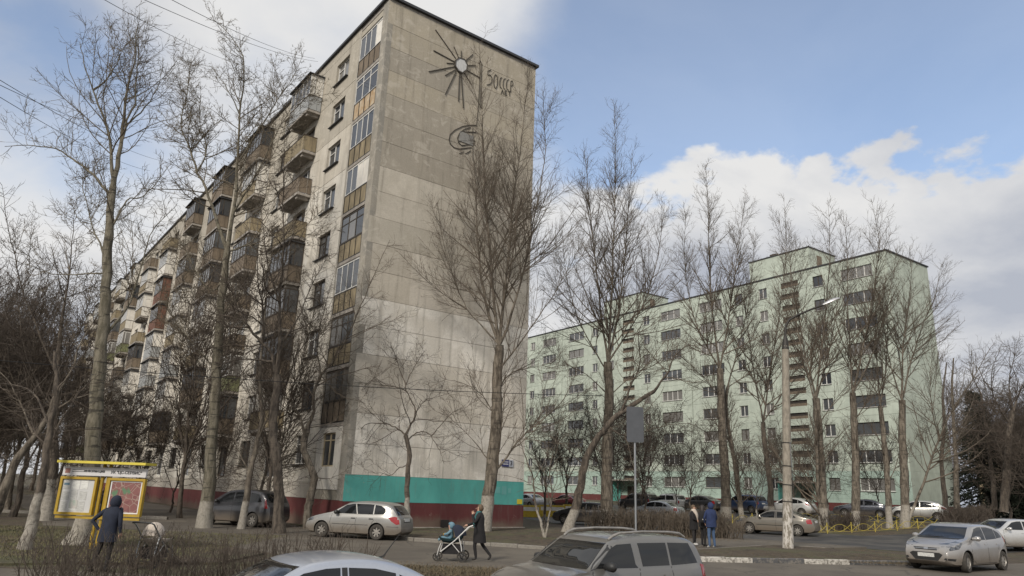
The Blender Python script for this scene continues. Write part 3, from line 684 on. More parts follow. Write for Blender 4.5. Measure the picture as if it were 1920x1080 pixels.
# ================================================================== GREEN BLOCK
UG = R(35)
GG = empty('apartment_block', (40.635, 73.902, 0), UG, 'mint green nine-storey panel block with dark stair openings behind the poplars', 'building')
GTOP, GP = 28.75, 2.88
GLEN, GWID = 96.0, 9.2
GC = (0.44, 0.49, 0.42)
MB().box(0.34, GWID-0.1, 0.34, GLEN-0.1, 0, GTOP-0.3).build('core_wall', M['joint'], GG)
def gz(k): return 3.35-0.85+(k-1)*GP
def gfac(name, me, s_far, z, dx=0.0, color=None, parent=None): return link(name, me, parent or GG, loc=(dx, s_far, z), rot=(0, 0, ROTF), color=color)
# one section of the facade: (s0, s1, kind)
SEC = [(0.0, 6.6, 'wide', 1.7, 5.4), (6.6, 9.9, 'win', 7.6, 8.9), (9.9, 14.2, 'stair', 10.8, 13.2), (14.2, 17.6, 'win', 15.2, 16.4), (17.6, 21.2, 'win', 18.9, 20.1), (21.2, 27.6, 'wide', 22.2, 26.0)]
gw = {}
def gwin(w_, h_, n):
    if (w_, n) in gw: return gw[(w_, n)]
    fr = 0.055; f = MB().box(0, w_, 0, .06, 0, fr).box(0, w_, 0, .06, h_-fr, h_).box(0, fr, 0, .06, fr, h_-fr).box(w_-fr, w_, 0, .06, fr, h_-fr)
    for i in range(1, n): f.box(w_*i/n-.04, w_*i/n+.04, 0, .06, fr, h_-fr)
    p = MB().quad((.02, .04, .02), (w_-.02, .04, .02), (w_-.02, .04, h_-.02), (.02, .04, h_-.02))
    gw[(w_, n)] = ([f.mesh('window', M['white_frame']), f.mesh('window', M['wood_frame'])], [p.mesh('pane', M['glass']), p.mesh('pane', M['glass3']), p.mesh('pane', M['glass2'])], MB().box(-.05, w_+.05, -.22, 0, -.05, -.01).mesh('sill', M['white_frame']))
    return gw[(w_, n)]
rg = random.Random(5)
pmc = {}
def gpanel(w_, holes):
    key = (round(w_, 2), str(holes))
    if key not in pmc: pmc[key] = panel_mesh('wall_panel', w_, GP-0.022, holes, 0.3, 0.16, M['paint'])
    return pmc[key]
slotp = MB().box(0, 2.36, 0.28, 0.32, 0, 0.75).mesh('stair_grating', M['brown_slate'])
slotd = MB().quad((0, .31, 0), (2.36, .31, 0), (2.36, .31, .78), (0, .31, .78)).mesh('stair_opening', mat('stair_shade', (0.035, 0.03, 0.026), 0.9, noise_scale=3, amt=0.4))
for sec in range(4):
    o_ = sec*27.7
    for (a, b, kind, h0, h1) in SEC:
        if o_+a > GLEN-1: continue
        b_ = min(b, GLEN-o_); w_ = b_-a-0.016
        for kf in range(1, 10):
            z = gz(kf); f = 1+rg.uniform(-.035, .035); c_ = tuple(q*f for q in GC)
            if kf == 1: c_ = (0.36, 0.46, 0.40)
            u0, u1 = b-h1, b-h0
            if kind == 'stair': holes = [(u0, u1, 0.10, 0.80), (u0, u1, 1.54, 2.24)] if kf > 1 else [(u0, u1, 1.54, 2.24)]
            else: holes = [(u0, u1, 0.85, 2.15)]
            gfac('wall_panel', gpanel(w_, holes), o_+b_-0.004, z+.006, color=c_)
            if kind == 'stair':
                for hz_ in (0.10, 1.54) if kf > 1 else (1.54,):
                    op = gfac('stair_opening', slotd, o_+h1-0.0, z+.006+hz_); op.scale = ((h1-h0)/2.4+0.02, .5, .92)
                    link('bar', MB().box(0, 2.36, 0.06, 0.10, 0.0, 0.36).mesh('bar', M['brown_slate']) if 'sb' not in gw else gw['sb'], op)
                    gw.setdefault('sb', op.children[0].data)
            else:
                n_ = 2 if kind == 'win' else (3 if rg.random() < .5 else 4)
                w0 = round(h1-h0, 2); fm, pm, sm = gwin(w0, 1.3, n_)
                dk = rg.random() < (0.2 if kind == 'win' else 0.3)
                wo = gfac('window', fm[1 if dk else 0], o_+h1, z+.006+.85, dx=0.12)
                link('pane', pm[rg.choice((0, 1, 1, 1, 2, 2))], wo); link('sill', sm, wo, loc=(0, -.02, 0))
        if kind == 'stair':
            # entrance: canopy, door, teal porch wall
            MB().box(-2.2, 0, o_+a+0.2, o_+b-0.2, 4.0, 4.18).build('porch_roof', M['slab'], GG)
            MB().box(-2.0, -0.02, o_+b-0.35, o_+b-0.2, 1.2, 4.0).build('porch_wall', M['paint'], GG, color=(0.12, 0.38, 0.33))
            MB().box(-0.06, -0.035, o_+a+1.2, o_+a+2.5, 1.2, 3.3).build('entrance_door', M['wood_frame'], GG)
        me = panel_mesh('parapet_panel', w_, GTOP-gz(10)-.008, [], .3, 0, M['paint']); gfac('parapet_panel', me, o_+b_-.004, gz(10)+.004, color=GC)
        me = panel_mesh('plinth', w_, 2.05, [], .3, 0, M['paint']); gfac('plinth', me, o_+b_-.004, 0, dx=-.03, color=(0.115, 0.03, 0.028))
        me = panel_mesh('base_panel', w_, gz(1)-2.06, [], .3, 0, M['paint']); gfac('base_panel', me, o_+b_-.004, 2.055, color=(0.36, 0.46, 0.40))
for j in range(3):
    a, b = j*GWID/3, (j+1)*GWID/3
    for kf in range(0, 10):
        z0 = 2.06 if kf == 0 else gz(kf); z1 = gz(kf+1) if kf < 9 else GTOP
        me = panel_mesh('wall_panel', b-a-.008, z1-z0-.012, [], .3, 0, M['paint']); f = 1+rg.uniform(-.03, .03)
        link('wall_panel', me, GG, loc=(a+.004, 0, z0+.006), color=tuple(q*f for q in GC))
    me = panel_mesh('plinth', b-a-.008, 2.05, [], .3, 0, M['paint']); link('plinth', me, GG, loc=(a+.004, -.03, 0), color=(0.115, 0.03, 0.028))
MB().box(-.12, GWID+.12, -.12, .02, GTOP, GTOP+.14).box(-.12, .02, .02, GLEN, GTOP, GTOP+.14).box(GWID-.02, GWID+.12, .02, GLEN, GTOP, GTOP+.14).build('roof_flashing', M['roof_edge'], GG)
MB().box(.02, GWID, .02, GLEN, GTOP-.2, GTOP+.03).build('roof', M['slab'], GG)
for s_ in (9.3, 37.0):
    h = MB().box(0.4, 6.0, s_, s_+8.5, GTOP+.03, GTOP+2.9).build('lift_housing', M['paint'], GG, color=GC)
    MB().box(0.3, 6.1, s_-.1, s_+8.6, GTOP+2.9, GTOP+3.02).build('housing_roof', M['roof_edge'], h)
    MB().box(2.0, 3.0, s_-.04, s_, GTOP+.4, GTOP+2.2).build('housing_door', M['brown_slate'], h)
    MB().box(1.0, 1.8, s_+5, s_+5.8, GTOP+3.02, GTOP+3.5).build('chimney', M['rail'], h)

# ================================================================== FAR BLOCKS on the right
def far_block(loc, rz, L_, D_, H_, col, label, base):
    root = empty('apartment_block', loc, rz, label, 'building')
    MB().box(0, L_, 0, D_, 0, H_).build('wall', M['paint'], root, color=col)
    MB().box(-.1, L_+.1, -.1, D_+.1, H_, H_+.25).build('roof', M['roof_edge'], root)
    MB().box(-.05, L_+.05, -.05, 0, 0, 2.6).build('plinth', M['paint'], root, color=base)
    wm = MB().box(0, 1.5, -.03, .02, 0, 1.5).mesh('window', M['white_frame']); pm = MB().box(.08, 1.42, -.045, -.03, .08, 1.42).mesh('pane', M['glass'])
    k_ = 0; z = 3.6
    while z < H_-1.8:
        x = 1.5
        while x < L_-2:
            o = link('window', wm, root, loc=(x, 0, z)); link('pane', pm, o); x += 3.4
        z += 2.9
    return root
far_block((88, 128, 1.2), R(-8), 70, 12, 15, (0.40, 0.31, 0.19), 'low yellowish block far behind the trees at the right edge', (0.20, 0.07, 0.06))
# ================================================================== TREES
def bark(name, c0, c1, rings):
    m_, k = new_mat(name, 0.95)
    tcn = k.n('ShaderNodeTexCoord').outputs['Object']; oi = k.n('ShaderNodeObjectInfo').outputs['Color']
    sp = k.n('ShaderNodeSeparateColor'); k.l(oi, sp.inputs[0]); sx = k.n('ShaderNodeSeparateXYZ'); k.l(tcn, sx.inputs[0])
    n1 = k.noise(k.mapping(tcn, (5, 5, 1.2)), 1.6, 7, 0.7); n2 = k.noise(k.mapping(tcn, (1.5, 1.5, 9)), 1.0, 5, 0.6); n3 = k.noise(tcn, 9, 5, 0.7)
    c = k.mix(k.mapr(n1, 0.38, 0.62), c0, c1)
    c = k.mix(k.math('MULTIPLY', k.mapr(n2, 0.56, 0.64), rings), c, (0.025, 0.022, 0.018))
    hgt = k.math('SUBTRACT', k.math('MULTIPLY', sp.outputs[0], 2.0), k.math('ADD', sx.outputs[2], k.math('MULTIPLY', n1, 0.35)))
    wm = k.mapr(hgt, -0.18, -0.10)
    wm = k.math('MULTIPLY', wm, k.mapr(n3, 0.30, 0.62, 0.40, 1.0)); wm = k.math('MULTIPLY', wm, k.mapr(sp.outputs[0], 0.05, 0.1))
    c = k.mix(k.math('MULTIPLY', wm, 0.9), c, (0.33, 0.305, 0.262))
    k.l(c, k.b.inputs['Base Color']); k.bump(n1, 0.9, 0.05); return m_
M['bark_light'] = bark('pale_bark', (0.085, 0.075, 0.052), (0.185, 0.165, 0.125), 0.75)
M['bark_dark'] = bark('dark_bark', (0.042, 0.034, 0.027), (0.125, 0.102, 0.080), 0.4)
M['bark_mid'] = bark('brown_bark', (0.062, 0.050, 0.038), (0.185, 0.158, 0.124), 0.6)
M['twig_light'] = mat('olive_twigs', (0.125, 0.102, 0.072), 0.85, noise_scale=1.5, amt=0.3)
M['twig_dark'] = mat('dark_twigs', (0.074, 0.058, 0.045), 0.9, noise_scale=1.5, amt=0.3)
M['twig_mid'] = mat('brown_twigs', (0.108, 0.086, 0.064), 0.85, noise_scale=1.5, amt=0.3)

def cat_resample(pts, n):
    P = np.asarray(pts, float); d = np.concatenate([[0], np.cumsum(np.linalg.norm(np.diff(P, axis=0), axis=1))])
    if d[-1] < 1e-6: return np.repeat(P[:1], n, 0)
    Q = np.vstack([2*P[0]-P[1], P, 2*P[-1]-P[-2]]); fine = []
    for i in range(len(P)-1):
        p0, p1, p2, p3 = Q[i:i+4]; t = np.linspace(0, 1, 8, endpoint=False)[:, None]
        fine.append(0.5*((2*p1)+(-p0+p2)*t+(2*p0-5*p1+4*p2-p3)*t**2+(-p0+3*p1-3*p2+p3)*t**3))
    fine = np.vstack(fine+[P[-1:]]); d = np.concatenate([[0], np.cumsum(np.linalg.norm(np.diff(fine, axis=0), axis=1))])
    s = np.linspace(0, d[-1], n); return np.stack([np.interp(s, d, fine[:, i]) for i in range(3)], 1)
def tubes(P, Rr, k, cap=False):
    """P (N,n,3) paths, Rr (N,n) radii -> verts, quads (k-sided)"""
    N_, n, _ = P.shape
    T = np.gradient(P, axis=1); T /= np.linalg.norm(T, axis=2, keepdims=True)+1e-9
    ref = np.where(np.abs(T[:, :1, 2:3]) > 0.9, np.array([1.0, 0, 0]), np.array([0, 0, 1.0]))
    ref = np.broadcast_to(ref, T.shape)
    A = np.cross(T, ref); A /= np.linalg.norm(A, axis=2, keepdims=True)+1e-9; B = np.cross(T, A)
    q = np.arange(k)*2*math.pi/k
    V = P[:, :, None, :]+Rr[:, :, None, None]*(A[:, :, None, :]*np.cos(q)[None, None, :, None]+B[:, :, None, :]*np.sin(q)[None, None, :, None])
    base = (np.arange(N_)*n*k)[:, None, None]+(np.arange(n-1)*k)[None, :, None]; j = np.arange(k)[None, None, :]; j2 = (j+1) % k
    Fq = np.stack([base+j, base+j2, base+k+j2, base+k+j], -1).reshape(-1, 4)
    return V.reshape(-1, 3), Fq
def gen(P, Rr, rng, dens, start, ln, lnmin, ang, asd, npts, trop, wig, rr, rmin, shrink=0.6, cap=0.7, planar=1.0):
    N_, n, _ = P.shape
    seg = np.linalg.norm(np.diff(P, axis=1), axis=2); Lp = seg.sum(1)
    cnt = rng.poisson(dens*Lp*(1-start)); idx = np.repeat(np.arange(N_), cnt); m_ = len(idx)
    if m_ == 0: return np.zeros((0, npts, 3)), np.zeros((0, npts))
    t = start+(1-start)*rng.random(m_)**0.9
    f = t*(n-1); i = np.minimum(f.astype(int), n-2); w_ = (f-i)[:, None]
    p = P[idx, i]*(1-w_)+P[idx, i+1]*w_; d = P[idx, i+1]-P[idx, i]; d /= np.linalg.norm(d, axis=1, keepdims=True)+1e-9
    r = Rr[idx, i]*(1-w_[:, 0])+Rr[idx, i+1]*w_[:, 0]
    g = rng.normal(size=(m_, 3)); g[:, 1] *= planar; pr = g-d*(g*d).sum(1, keepdims=True); pr /= np.linalg.norm(pr, axis=1, keepdims=True)+1e-9
    a = np.radians(rng.normal(ang, asd, m_))[:, None]; dr = d*np.cos(a)+pr*np.sin(a)
    tt = (t-start)/(1-start)
    L_ = np.minimum(ln*(1-shrink*tt), cap*Lp[idx])*rng.uniform(0.55, 1.25, m_); L_ = np.maximum(L_, lnmin)
    out = np.zeros((m_, npts, 3)); out[:, 0] = p; st = (L_/(npts-1))[:, None]
    for s in range(1, npts):
        dr = dr+rng.normal(size=(m_, 3))*wig+np.array([0, 0, trop]); dr /= np.linalg.norm(dr, axis=1, keepdims=True)
        out[:, s] = out[:, s-1]+dr*st
    r0 = np.maximum(np.minimum(r*rr, 0.0072*L_+0.0042), rmin)
    rad = r0[:, None]*np.linspace(1, 0.35, npts)[None]; return out, rad
STY = {  # level 1, 2, 3: density, start, length, min, angle, sd, npts, tropism, wiggle, rratio, rmin
 'poplar': [(3.2, .06, 5.2, .6, 40, 10, 8, .065, .055, .5, .009), (4.2, .10, 1.9, .3, 38, 12, 5, .06, .08, .6, .006), (4.2, .12, .62, .18, 38, 13, 2, .05, .10, .7, .0046)],
 'round': [(3.5, .10, 3.3, .5, 52, 14, 7, .09, .12, .5, .009), (5.0, .10, 1.3, .25, 48, 15, 5, .08, .15, .6, .006), (6.5, .1, .34, .12, 46, 17, 2, .12, .16, .8, .0075)],
 'gnarl': [(3.3, .10, 3.1, .5, 54, 16, 8, .05, .16, .5, .009), (4.6, .10, 1.3, .25, 50, 18, 5, .02, .20, .6, .006), (4.6, .1, .52, .15, 44, 20, 2, .0, .18, .7, .0042)],
}
def make_tree(limbs, style, seed, q=1.0, twig_r=1.0, flare=1.35, lean=None, k3=3):
    rng = np.random.default_rng(seed); LP, LR = [], []
    for li, (pts, r0, r1) in enumerate(limbs):
        P = np.array([(p[0], 0.0, p[1]) if len(p) == 2 else p for p in pts], float)
        y0 = 0.0
        if LP:
            best = 1e9
            for a in LP:
                dd = np.hypot(a[:, 0]-P[0, 0], a[:, 2]-P[0, 2]); j = int(dd.argmin())
                if dd[j] < best: best = dd[j]; y0 = a[j, 1]; at = a[j]
            if len(pts[0]) == 2 and best < 1.2: P[0, 0], P[0, 2] = at[0], at[2]
        sl = 0 if li == 0 else rng.uniform(-.38, .38)*(.5 if style == 'poplar' else .8)
        if len(pts[0]) == 2: P[:, 1] = y0+sl*np.concatenate([[0], np.cumsum(np.linalg.norm(np.diff(P, axis=0), axis=1))])
        n = max(10, min(30, int(len(pts)*3))); Q = cat_resample(P, n)
        Q[1:] += rng.normal(size=(n-1, 3))*0.018
        t = np.linspace(0, 1, n); rad = (r0+(r1-r0)*t**(0.85 if li == 0 else 0.55))*(.82 if li == 0 else (.70 if style == 'poplar' else .70))
        if li == 0: rad = rad*(1+(flare-1)*np.exp(-Q[:, 2].clip(0)/0.35))
        LP.append(Q); LR.append(rad)
    V, Fq, off = [], [], 0
    for Q, rad in zip(LP, LR):
        rad2 = rad*(1+rng.normal(size=len(rad))*0.03)
        v, f = tubes(Q[None], rad2[None], 10); v = v+rng.normal(size=v.shape)*0.012*np.repeat(rad2, 10)[:, None]/0.3
        V.append(v); Fq.append(f+off); off += len(v)
    trunk = (np.vstack(V), np.vstack(Fq))
    n = 24; R_P = np.stack([cat_resample(Q, n) for Q in LP]); R_R = np.stack([np.interp(np.linspace(0, 1, n), np.linspace(0, 1, len(r)), r) for r in LR])
    s = STY[style]; V, Fq, off = [], [], 0; levels = []
    P, Rr = R_P.copy(), R_R
    first = s[0]
    Pm, Rm = (P[1:], Rr[1:]) if len(P) > 1 else (P, Rr)
    sh1, sh2 = (.84, .72) if style == 'poplar' else (.70, .62)
    P1, r1 = gen(Pm, Rm, rng, first[0]*min(1, .4+.6*q), *first[1:], shrink=sh1)
    Pt, rt = gen(P[:1], Rr[:1], rng, first[0]*.45, .35, first[2]*.6, *first[3:])
    P1, r1 = np.concatenate([P1, Pt]), np.concatenate([r1, rt])
    P2, r2 = gen(P1, r1, rng, s[1][0]*min(1, .3+.7*q), *s[1][1:], shrink=sh2)
    Px, rx = gen(Pm, Rm, rng, s[1][0]*.8, .3, s[1][2], *s[1][3:], shrink=.85); P2, r2 = np.concatenate([P2, Px]), np.concatenate([r2, rx])
    P3, r3 = gen(P2, r2, rng, s[2][0]*q, *s[2][1:])
    for P_, r_, k in ((P1, r1, 5), (P2, r2, 3), (P3, r3, k3)):
        if len(P_) == 0: continue
        v, f = tubes(P_, r_*twig_r, k); V.append(v); Fq.append(f+off); off += len(v)
    crown = (np.vstack(V), np.vstack(Fq)); return trunk, crown
TRI = [0]
def plant(name, loc, limbs, style, seed, bmat, tmat, label, wash=0.0, q=1.0, twig_r=1.0, flare=1.35, group=None):
    (v, f), (cv, cf) = make_tree(limbs, style, seed, q, twig_r, flare)
    TRI[0] += 2*(len(f)+len(cf))
    root = empty(name, loc, 0, label, 'tree', group)
    link('trunk', np_mesh('trunk', v, f, M[bmat]), root, color=(wash/2, 0.5, 0.5))
    link('crown', np_mesh('crown', cv, cf, M[tmat]), root)
    return root
TR = {
 'T1': ((-12.79, 23.14, 0.0), [([(0.0,-0.0),(0.04,0.6),(-0.01,1.46),(-0.13,2.57),(-0.33,4.22),(-0.53,6.29),(-0.79,8.47),(-1.09,10.75),(-1.18,11.74)],0.34,0.14),([(-1.18,11.74),(-1.22,12.96),(-1.34,14.2),(-1.49,15.48),(-1.48,16.81),(-1.66,18.39)],0.15,0.02),([(-1.09,11.04),(-1.36,11.53),(-2.16,12.31),(-2.71,12.69),(-3.35,13.08),(-4.33,13.29),(-5.45,13.2)],0.1,0.015),([(-1.2,11.74),(-1.44,12.95),(-1.67,13.77),(-2.15,14.7),(-2.53,15.44),(-2.94,16.3),(-3.34,17.29)],0.12,0.015),([(-1.0,10.17),(-0.74,11.36),(-0.43,11.47),(-0.04,11.88),(0.15,12.4),(-0.01,12.8)],0.075,0.012),([(-1.22,12.96),(-1.17,14.53),(-1.03,15.07),(-1.21,16.37),(-1.42,17.94)],0.09,0.012),([(-0.52,6.12),(-0.03,7.75),(-0.02,10.4),(0.56,11.61)],0.085,0.012),([(-0.87,9.21),(-1.94,10.72),(-2.59,12.09),(-2.75,12.9)],0.06,0.01),([(-2.53,15.44),(-2.19,15.89),(-2.1,17.01),(-2.37,17.9)],0.06,0.01),([(-1.34,14.2),(-0.75,14.87),(-0.42,15.75),(-0.41,16.85)],0.06,0.01),([(-0.79,8.47),(-1.71,8.62),(-2.97,8.66),(-4.14,9.09)],0.05,0.01)]),
 'T2': ((-13.33, 33.77, 0.0), [([(0.0,-0.0),(-0.07,2.06),(-0.23,4.44),(-0.44,6.91),(-0.67,9.48),(-0.77,11.62),(-0.81,13.0)],0.36,0.2),([(-0.81,13.0),(-1.78,14.94),(-2.63,16.65),(-3.19,17.43),(-3.89,18.94),(-4.67,20.35),(-4.72,22.4),(-5.0,24.67)],0.16,0.02),([(-3.19,17.43),(-2.94,18.13),(-2.93,18.97),(-3.48,20.4),(-3.59,21.81)],0.08,0.012),([(-0.81,13.0),(-0.72,14.98),(-0.77,17.31),(-0.96,20.34),(-1.07,23.19),(-2.09,24.79),(-2.9,25.42)],0.17,0.02),([(-0.77,17.31),(-0.23,19.45),(0.36,21.34),(1.07,23.61),(1.31,25.26)],0.09,0.012),([(-0.72,14.98),(0.12,16.76),(0.94,18.88),(1.83,20.77),(2.88,21.44)],0.08,0.012),([(-0.77,11.62),(-1.19,10.93),(-1.94,11.58),(-2.8,12.92),(-3.51,14.02)],0.08,0.012),([(-0.82,12.72),(0.29,13.46),(1.35,13.5),(2.55,14.53),(3.49,15.72)],0.08,0.012),([(-0.67,9.48),(0.16,10.58),(1.12,11.15),(1.76,12.27)],0.07,0.012),([(-0.96,20.34),(-1.96,21.87),(-2.8,22.8)],0.06,0.01),([(-0.44,6.91),(-1.83,8.39),(-2.76,9.41),(-3.45,10.44)],0.06,0.01)]),
 'T3': ((-9.47, 32.01, 0.0), [([(0.0,-0.0),(-0.27,2.16),(-0.7,3.95),(-0.83,4.87),(-0.79,6.04),(-0.88,6.75)],0.3,0.2),([(-0.88,6.75),(-1.18,7.59),(-1.73,8.18),(-2.35,8.85),(-2.9,9.63),(-3.33,10.63),(-4.46,11.62),(-5.08,12.39)],0.15,0.015),([(-0.88,6.75),(-0.82,8.21),(-0.91,9.96),(-0.83,12.02),(-0.94,14.42),(-1.0,17.2)],0.15,0.012),([(-1.3,7.22),(-2.64,7.37),(-3.44,7.1),(-3.85,6.65),(-3.98,5.93)],0.08,0.012),([(-0.82,8.21),(-0.24,9.48),(0.08,11.02),(0.62,12.87)],0.08,0.01),([(-1.73,8.18),(-1.7,9.43),(-2.01,10.94),(-2.03,13.03)],0.09,0.01),([(-2.35,8.85),(-3.33,8.87),(-4.61,9.32),(-5.6,9.41)],0.07,0.01),([(-0.91,9.96),(-1.74,11.73),(-2.26,13.83),(-2.83,16.28)],0.08,0.01)]),
 'T4': ((-9.21, 35.7, 0.0), [([(0.0,-0.0),(-0.09,1.01),(0.02,1.86),(0.04,2.36),(-0.2,2.92),(-0.52,3.46),(-0.64,4.09),(-0.56,4.74)],0.25,0.18),([(-0.59,4.35),(-1.03,5.24),(-1.39,5.61),(-1.69,6.39),(-1.67,7.32),(-2.13,8.93)],0.12,0.012),([(-0.56,4.74),(-0.28,5.52),(-0.36,6.31),(-0.07,7.24),(0.53,7.94),(1.09,9.05),(1.86,11.03),(3.0,13.96)],0.14,0.012),([(-0.56,4.74),(0.56,5.03),(1.03,5.57),(1.96,6.92),(2.95,7.76)],0.05,0.008),([(0.04,2.36),(0.83,2.39),(1.82,2.79)],0.04,0.006),([(-0.07,7.24),(-0.39,8.99),(-0.08,11.24),(0.3,12.98)],0.07,0.008),([(1.09,9.05),(2.25,9.64),(3.83,10.26)],0.05,0.006),([(-0.2,2.92),(-1.24,2.56),(-2.21,2.16)],0.04,0.006)]),
 'T5': ((-11.73, 33.94, 0.0), [([(0.0,-0.0),(0.05,1.42),(0.08,2.6),(0.24,4.04),(0.23,5.26),(-0.08,7.01),(-0.14,9.07),(-0.28,11.21)],0.2,0.02),([(0.08,2.6),(-0.62,3.29),(-1.13,4.23),(-1.39,5.21)],0.06,0.01),([(0.24,4.04),(0.72,5.28),(1.07,6.54),(1.7,7.58)],0.07,0.01)]),
 'T5b': ((-12.2, 37.21, 0.0), [([(0.0,-0.0),(0.07,1.9),(0.27,3.46),(-0.17,4.77),(-0.24,6.4),(0.1,8.08)],0.12,0.015),([(0.07,1.9),(0.77,2.7),(1.4,2.98)],0.05,0.008)]),
 'T6': ((-4.52, 35.6, 0.0), [([(0.01,0.21),(-0.12,1.65),(-0.17,2.64),(-0.13,3.51),(-0.27,4.01),(-0.38,4.44)],0.17,0.13),([(-0.37,4.34),(-0.74,4.68),(-1.23,4.92),(-1.88,4.97),(-2.4,4.91),(-2.81,4.61),(-3.11,4.16)],0.075,0.01),([(-0.26,4.14),(0.05,4.53),(0.49,4.65),(0.84,4.43),(1.07,4.11),(1.35,3.69),(1.54,3.19)],0.06,0.01),([(-0.38,4.44),(-0.23,4.9),(-0.06,5.43),(-0.09,5.81),(-0.33,6.25),(-0.63,6.66),(-0.68,7.03),(-0.45,7.79),(0.06,8.89)],0.1,0.01),([(-0.63,6.66),(-1.12,6.85),(-1.79,6.94),(-2.47,7.12)],0.05,0.008),([(0.84,4.43),(1.37,5.09),(1.86,5.62),(2.5,5.91)],0.045,0.008),([(-0.06,5.43),(0.26,6.09),(0.76,6.37),(1.54,6.66)],0.045,0.008),([(-0.68,7.03),(-1.06,7.76),(-1.39,8.56),(-1.86,9.36)],0.05,0.008),([(-0.19,2.93),(-0.6,2.87),(-0.91,2.54),(-1.42,2.59),(-2.06,2.62)],0.045,0.008)]),
 'T7': ((-13.1, 21.0, 0.0), [([(-0.0,-0.0),(0.06,0.75),(0.08,1.46),(0.08,2.04),(0.04,2.77),(-0.01,3.52),(0.0,4.44),(-0.35,5.53)],0.2,0.05),([(0.04,2.77),(0.31,3.84),(0.62,4.62),(1.15,5.11)],0.07,0.01),([(-0.01,3.52),(-0.7,4.26),(-1.39,4.55),(-2.18,4.6)],0.07,0.01),([(0.0,4.44),(0.34,5.24),(0.6,5.89)],0.05,0.01)]),
 'T8': ((-21.22, 35.0, 0.0), [([(0.0,-0.0),(-0.03,1.33),(-0.14,2.78),(-0.5,4.76),(-0.77,6.81),(-1.13,9.47)],0.36,0.1),([(-0.77,6.81),(-1.57,8.37),(-2.55,10.51),(-3.49,13.6),(-3.88,15.64)],0.12,0.01),([(-1.13,9.47),(-1.3,12.24),(-1.63,14.54),(-1.78,16.02)],0.1,0.01),([(-0.5,4.76),(-2.27,6.76),(-3.39,8.3),(-4.41,10.44)],0.1,0.01)]),
 'TL': ((-18.05, 26.65, 0.0), [([(0.0,-0.0),(0.25,1.35),(0.48,2.47),(0.89,3.23),(1.3,4.01),(1.35,4.69)],0.26,0.1),([(1.35,4.69),(1.7,5.89),(1.81,7.31),(2.38,8.58),(3.24,9.47)],0.09,0.01),([(0.89,3.23),(0.27,4.26),(-0.53,5.21),(-1.25,5.78)],0.08,0.01),([(1.3,4.01),(2.11,4.81),(3.23,5.15)],0.07,0.01)]),
 'P1': ((-1.02, 37.6, 0.0), [([(0.0,-0.09),(0.14,1.0),(0.25,2.03),(0.36,3.34),(0.45,5.22),(0.41,7.43),(0.45,9.42)],0.46,0.3),([(0.45,9.42),(-0.23,11.3),(-0.71,13.54),(-1.09,16.01),(-1.34,19.24),(-1.77,22.95),(-2.02,25.4)],0.15,0.015),([(0.45,9.42),(0.03,12.05),(-0.31,15.1),(-0.78,18.93),(-1.05,22.97),(-1.39,26.88)],0.15,0.012),([(0.45,9.42),(0.6,12.07),(0.8,14.83),(0.9,17.69),(1.2,20.67),(1.42,23.77),(1.52,25.55)],0.16,0.012),([(0.45,9.42),(1.07,11.2),(1.71,13.93),(2.21,17.09),(2.59,20.39),(2.35,24.16)],0.13,0.012),([(0.76,2.83),(1.06,3.63),(1.71,4.59),(2.65,5.44),(3.73,6.43),(4.55,8.14)],0.11,0.012),([(0.27,9.7),(-0.63,10.55),(-1.55,11.69),(-2.21,13.18),(-2.92,15.31),(-3.36,17.52)],0.08,0.01),([(0.39,7.99),(1.28,9.16),(2.51,10.95),(3.63,12.79),(4.78,14.98)],0.09,0.01),([(0.36,3.34),(-0.61,4.37),(-1.48,5.15),(-2.35,5.94)],0.06,0.01),([(0.42,5.77),(-0.46,6.84),(-1.6,7.36),(-2.45,7.47)],0.06,0.01),([(0.44,6.87),(1.18,8.02),(2.29,8.34),(3.42,8.67)],0.06,0.01)]),
 'P2': ((6.59, 48.05, 0.0), [([(0.0,-0.0),(0.0,2.95),(0.08,6.36),(0.16,8.48),(0.09,10.71)],0.5,0.34),([(0.09,10.71),(-0.35,13.59),(-0.72,16.64),(-1.11,20.2),(-1.43,23.49),(-1.77,26.67)],0.14,0.012),([(0.09,10.71),(0.21,14.37),(0.3,19.05),(0.31,23.97),(0.13,28.5)],0.15,0.012),([(0.09,10.71),(0.76,14.01),(1.15,17.49),(1.45,21.52),(1.77,26.16)],0.14,0.012),([(0.09,10.71),(1.75,13.29),(2.89,15.61),(3.81,18.78),(4.36,22.88)],0.11,0.012),([(0.02,10.27),(-1.37,12.43),(-2.3,14.65),(-2.9,17.34),(-3.13,20.13)],0.09,0.01),([(0.16,8.48),(-1.35,9.86),(-2.8,10.53),(-4.28,11.95)],0.07,0.01),([(0.16,8.48),(1.89,9.98),(3.34,10.75),(4.83,12.28)],0.07,0.01)]),
 'P3': ((18.59, 62.74, 0.47), [([(0.0,-0.0),(0.06,3.1),(-0.01,6.65),(-0.0,9.85),(0.03,12.67)],0.55,0.36),([(1.34,0.05),(1.23,3.14),(1.05,6.69),(0.91,9.42),(1.28,11.3)],0.34,0.2),([(0.03,12.67),(-0.35,17.01),(-0.44,22.05),(-0.32,27.3),(-0.31,32.51)],0.17,0.012),([(0.03,12.67),(0.95,17.06),(1.83,22.13),(2.54,26.34),(3.11,29.6)],0.14,0.012),([(0.03,12.67),(-1.74,15.98),(-2.58,19.42),(-2.84,23.51),(-2.58,27.22)],0.12,0.01),([(1.28,11.3),(2.52,15.16),(3.71,19.15),(4.45,23.26),(4.74,26.43)],0.12,0.01),([(-0.0,9.85),(-1.88,12.13),(-3.72,13.49)],0.08,0.01),([(1.28,11.3),(3.84,13.28),(5.46,16.24)],0.08,0.01)]),
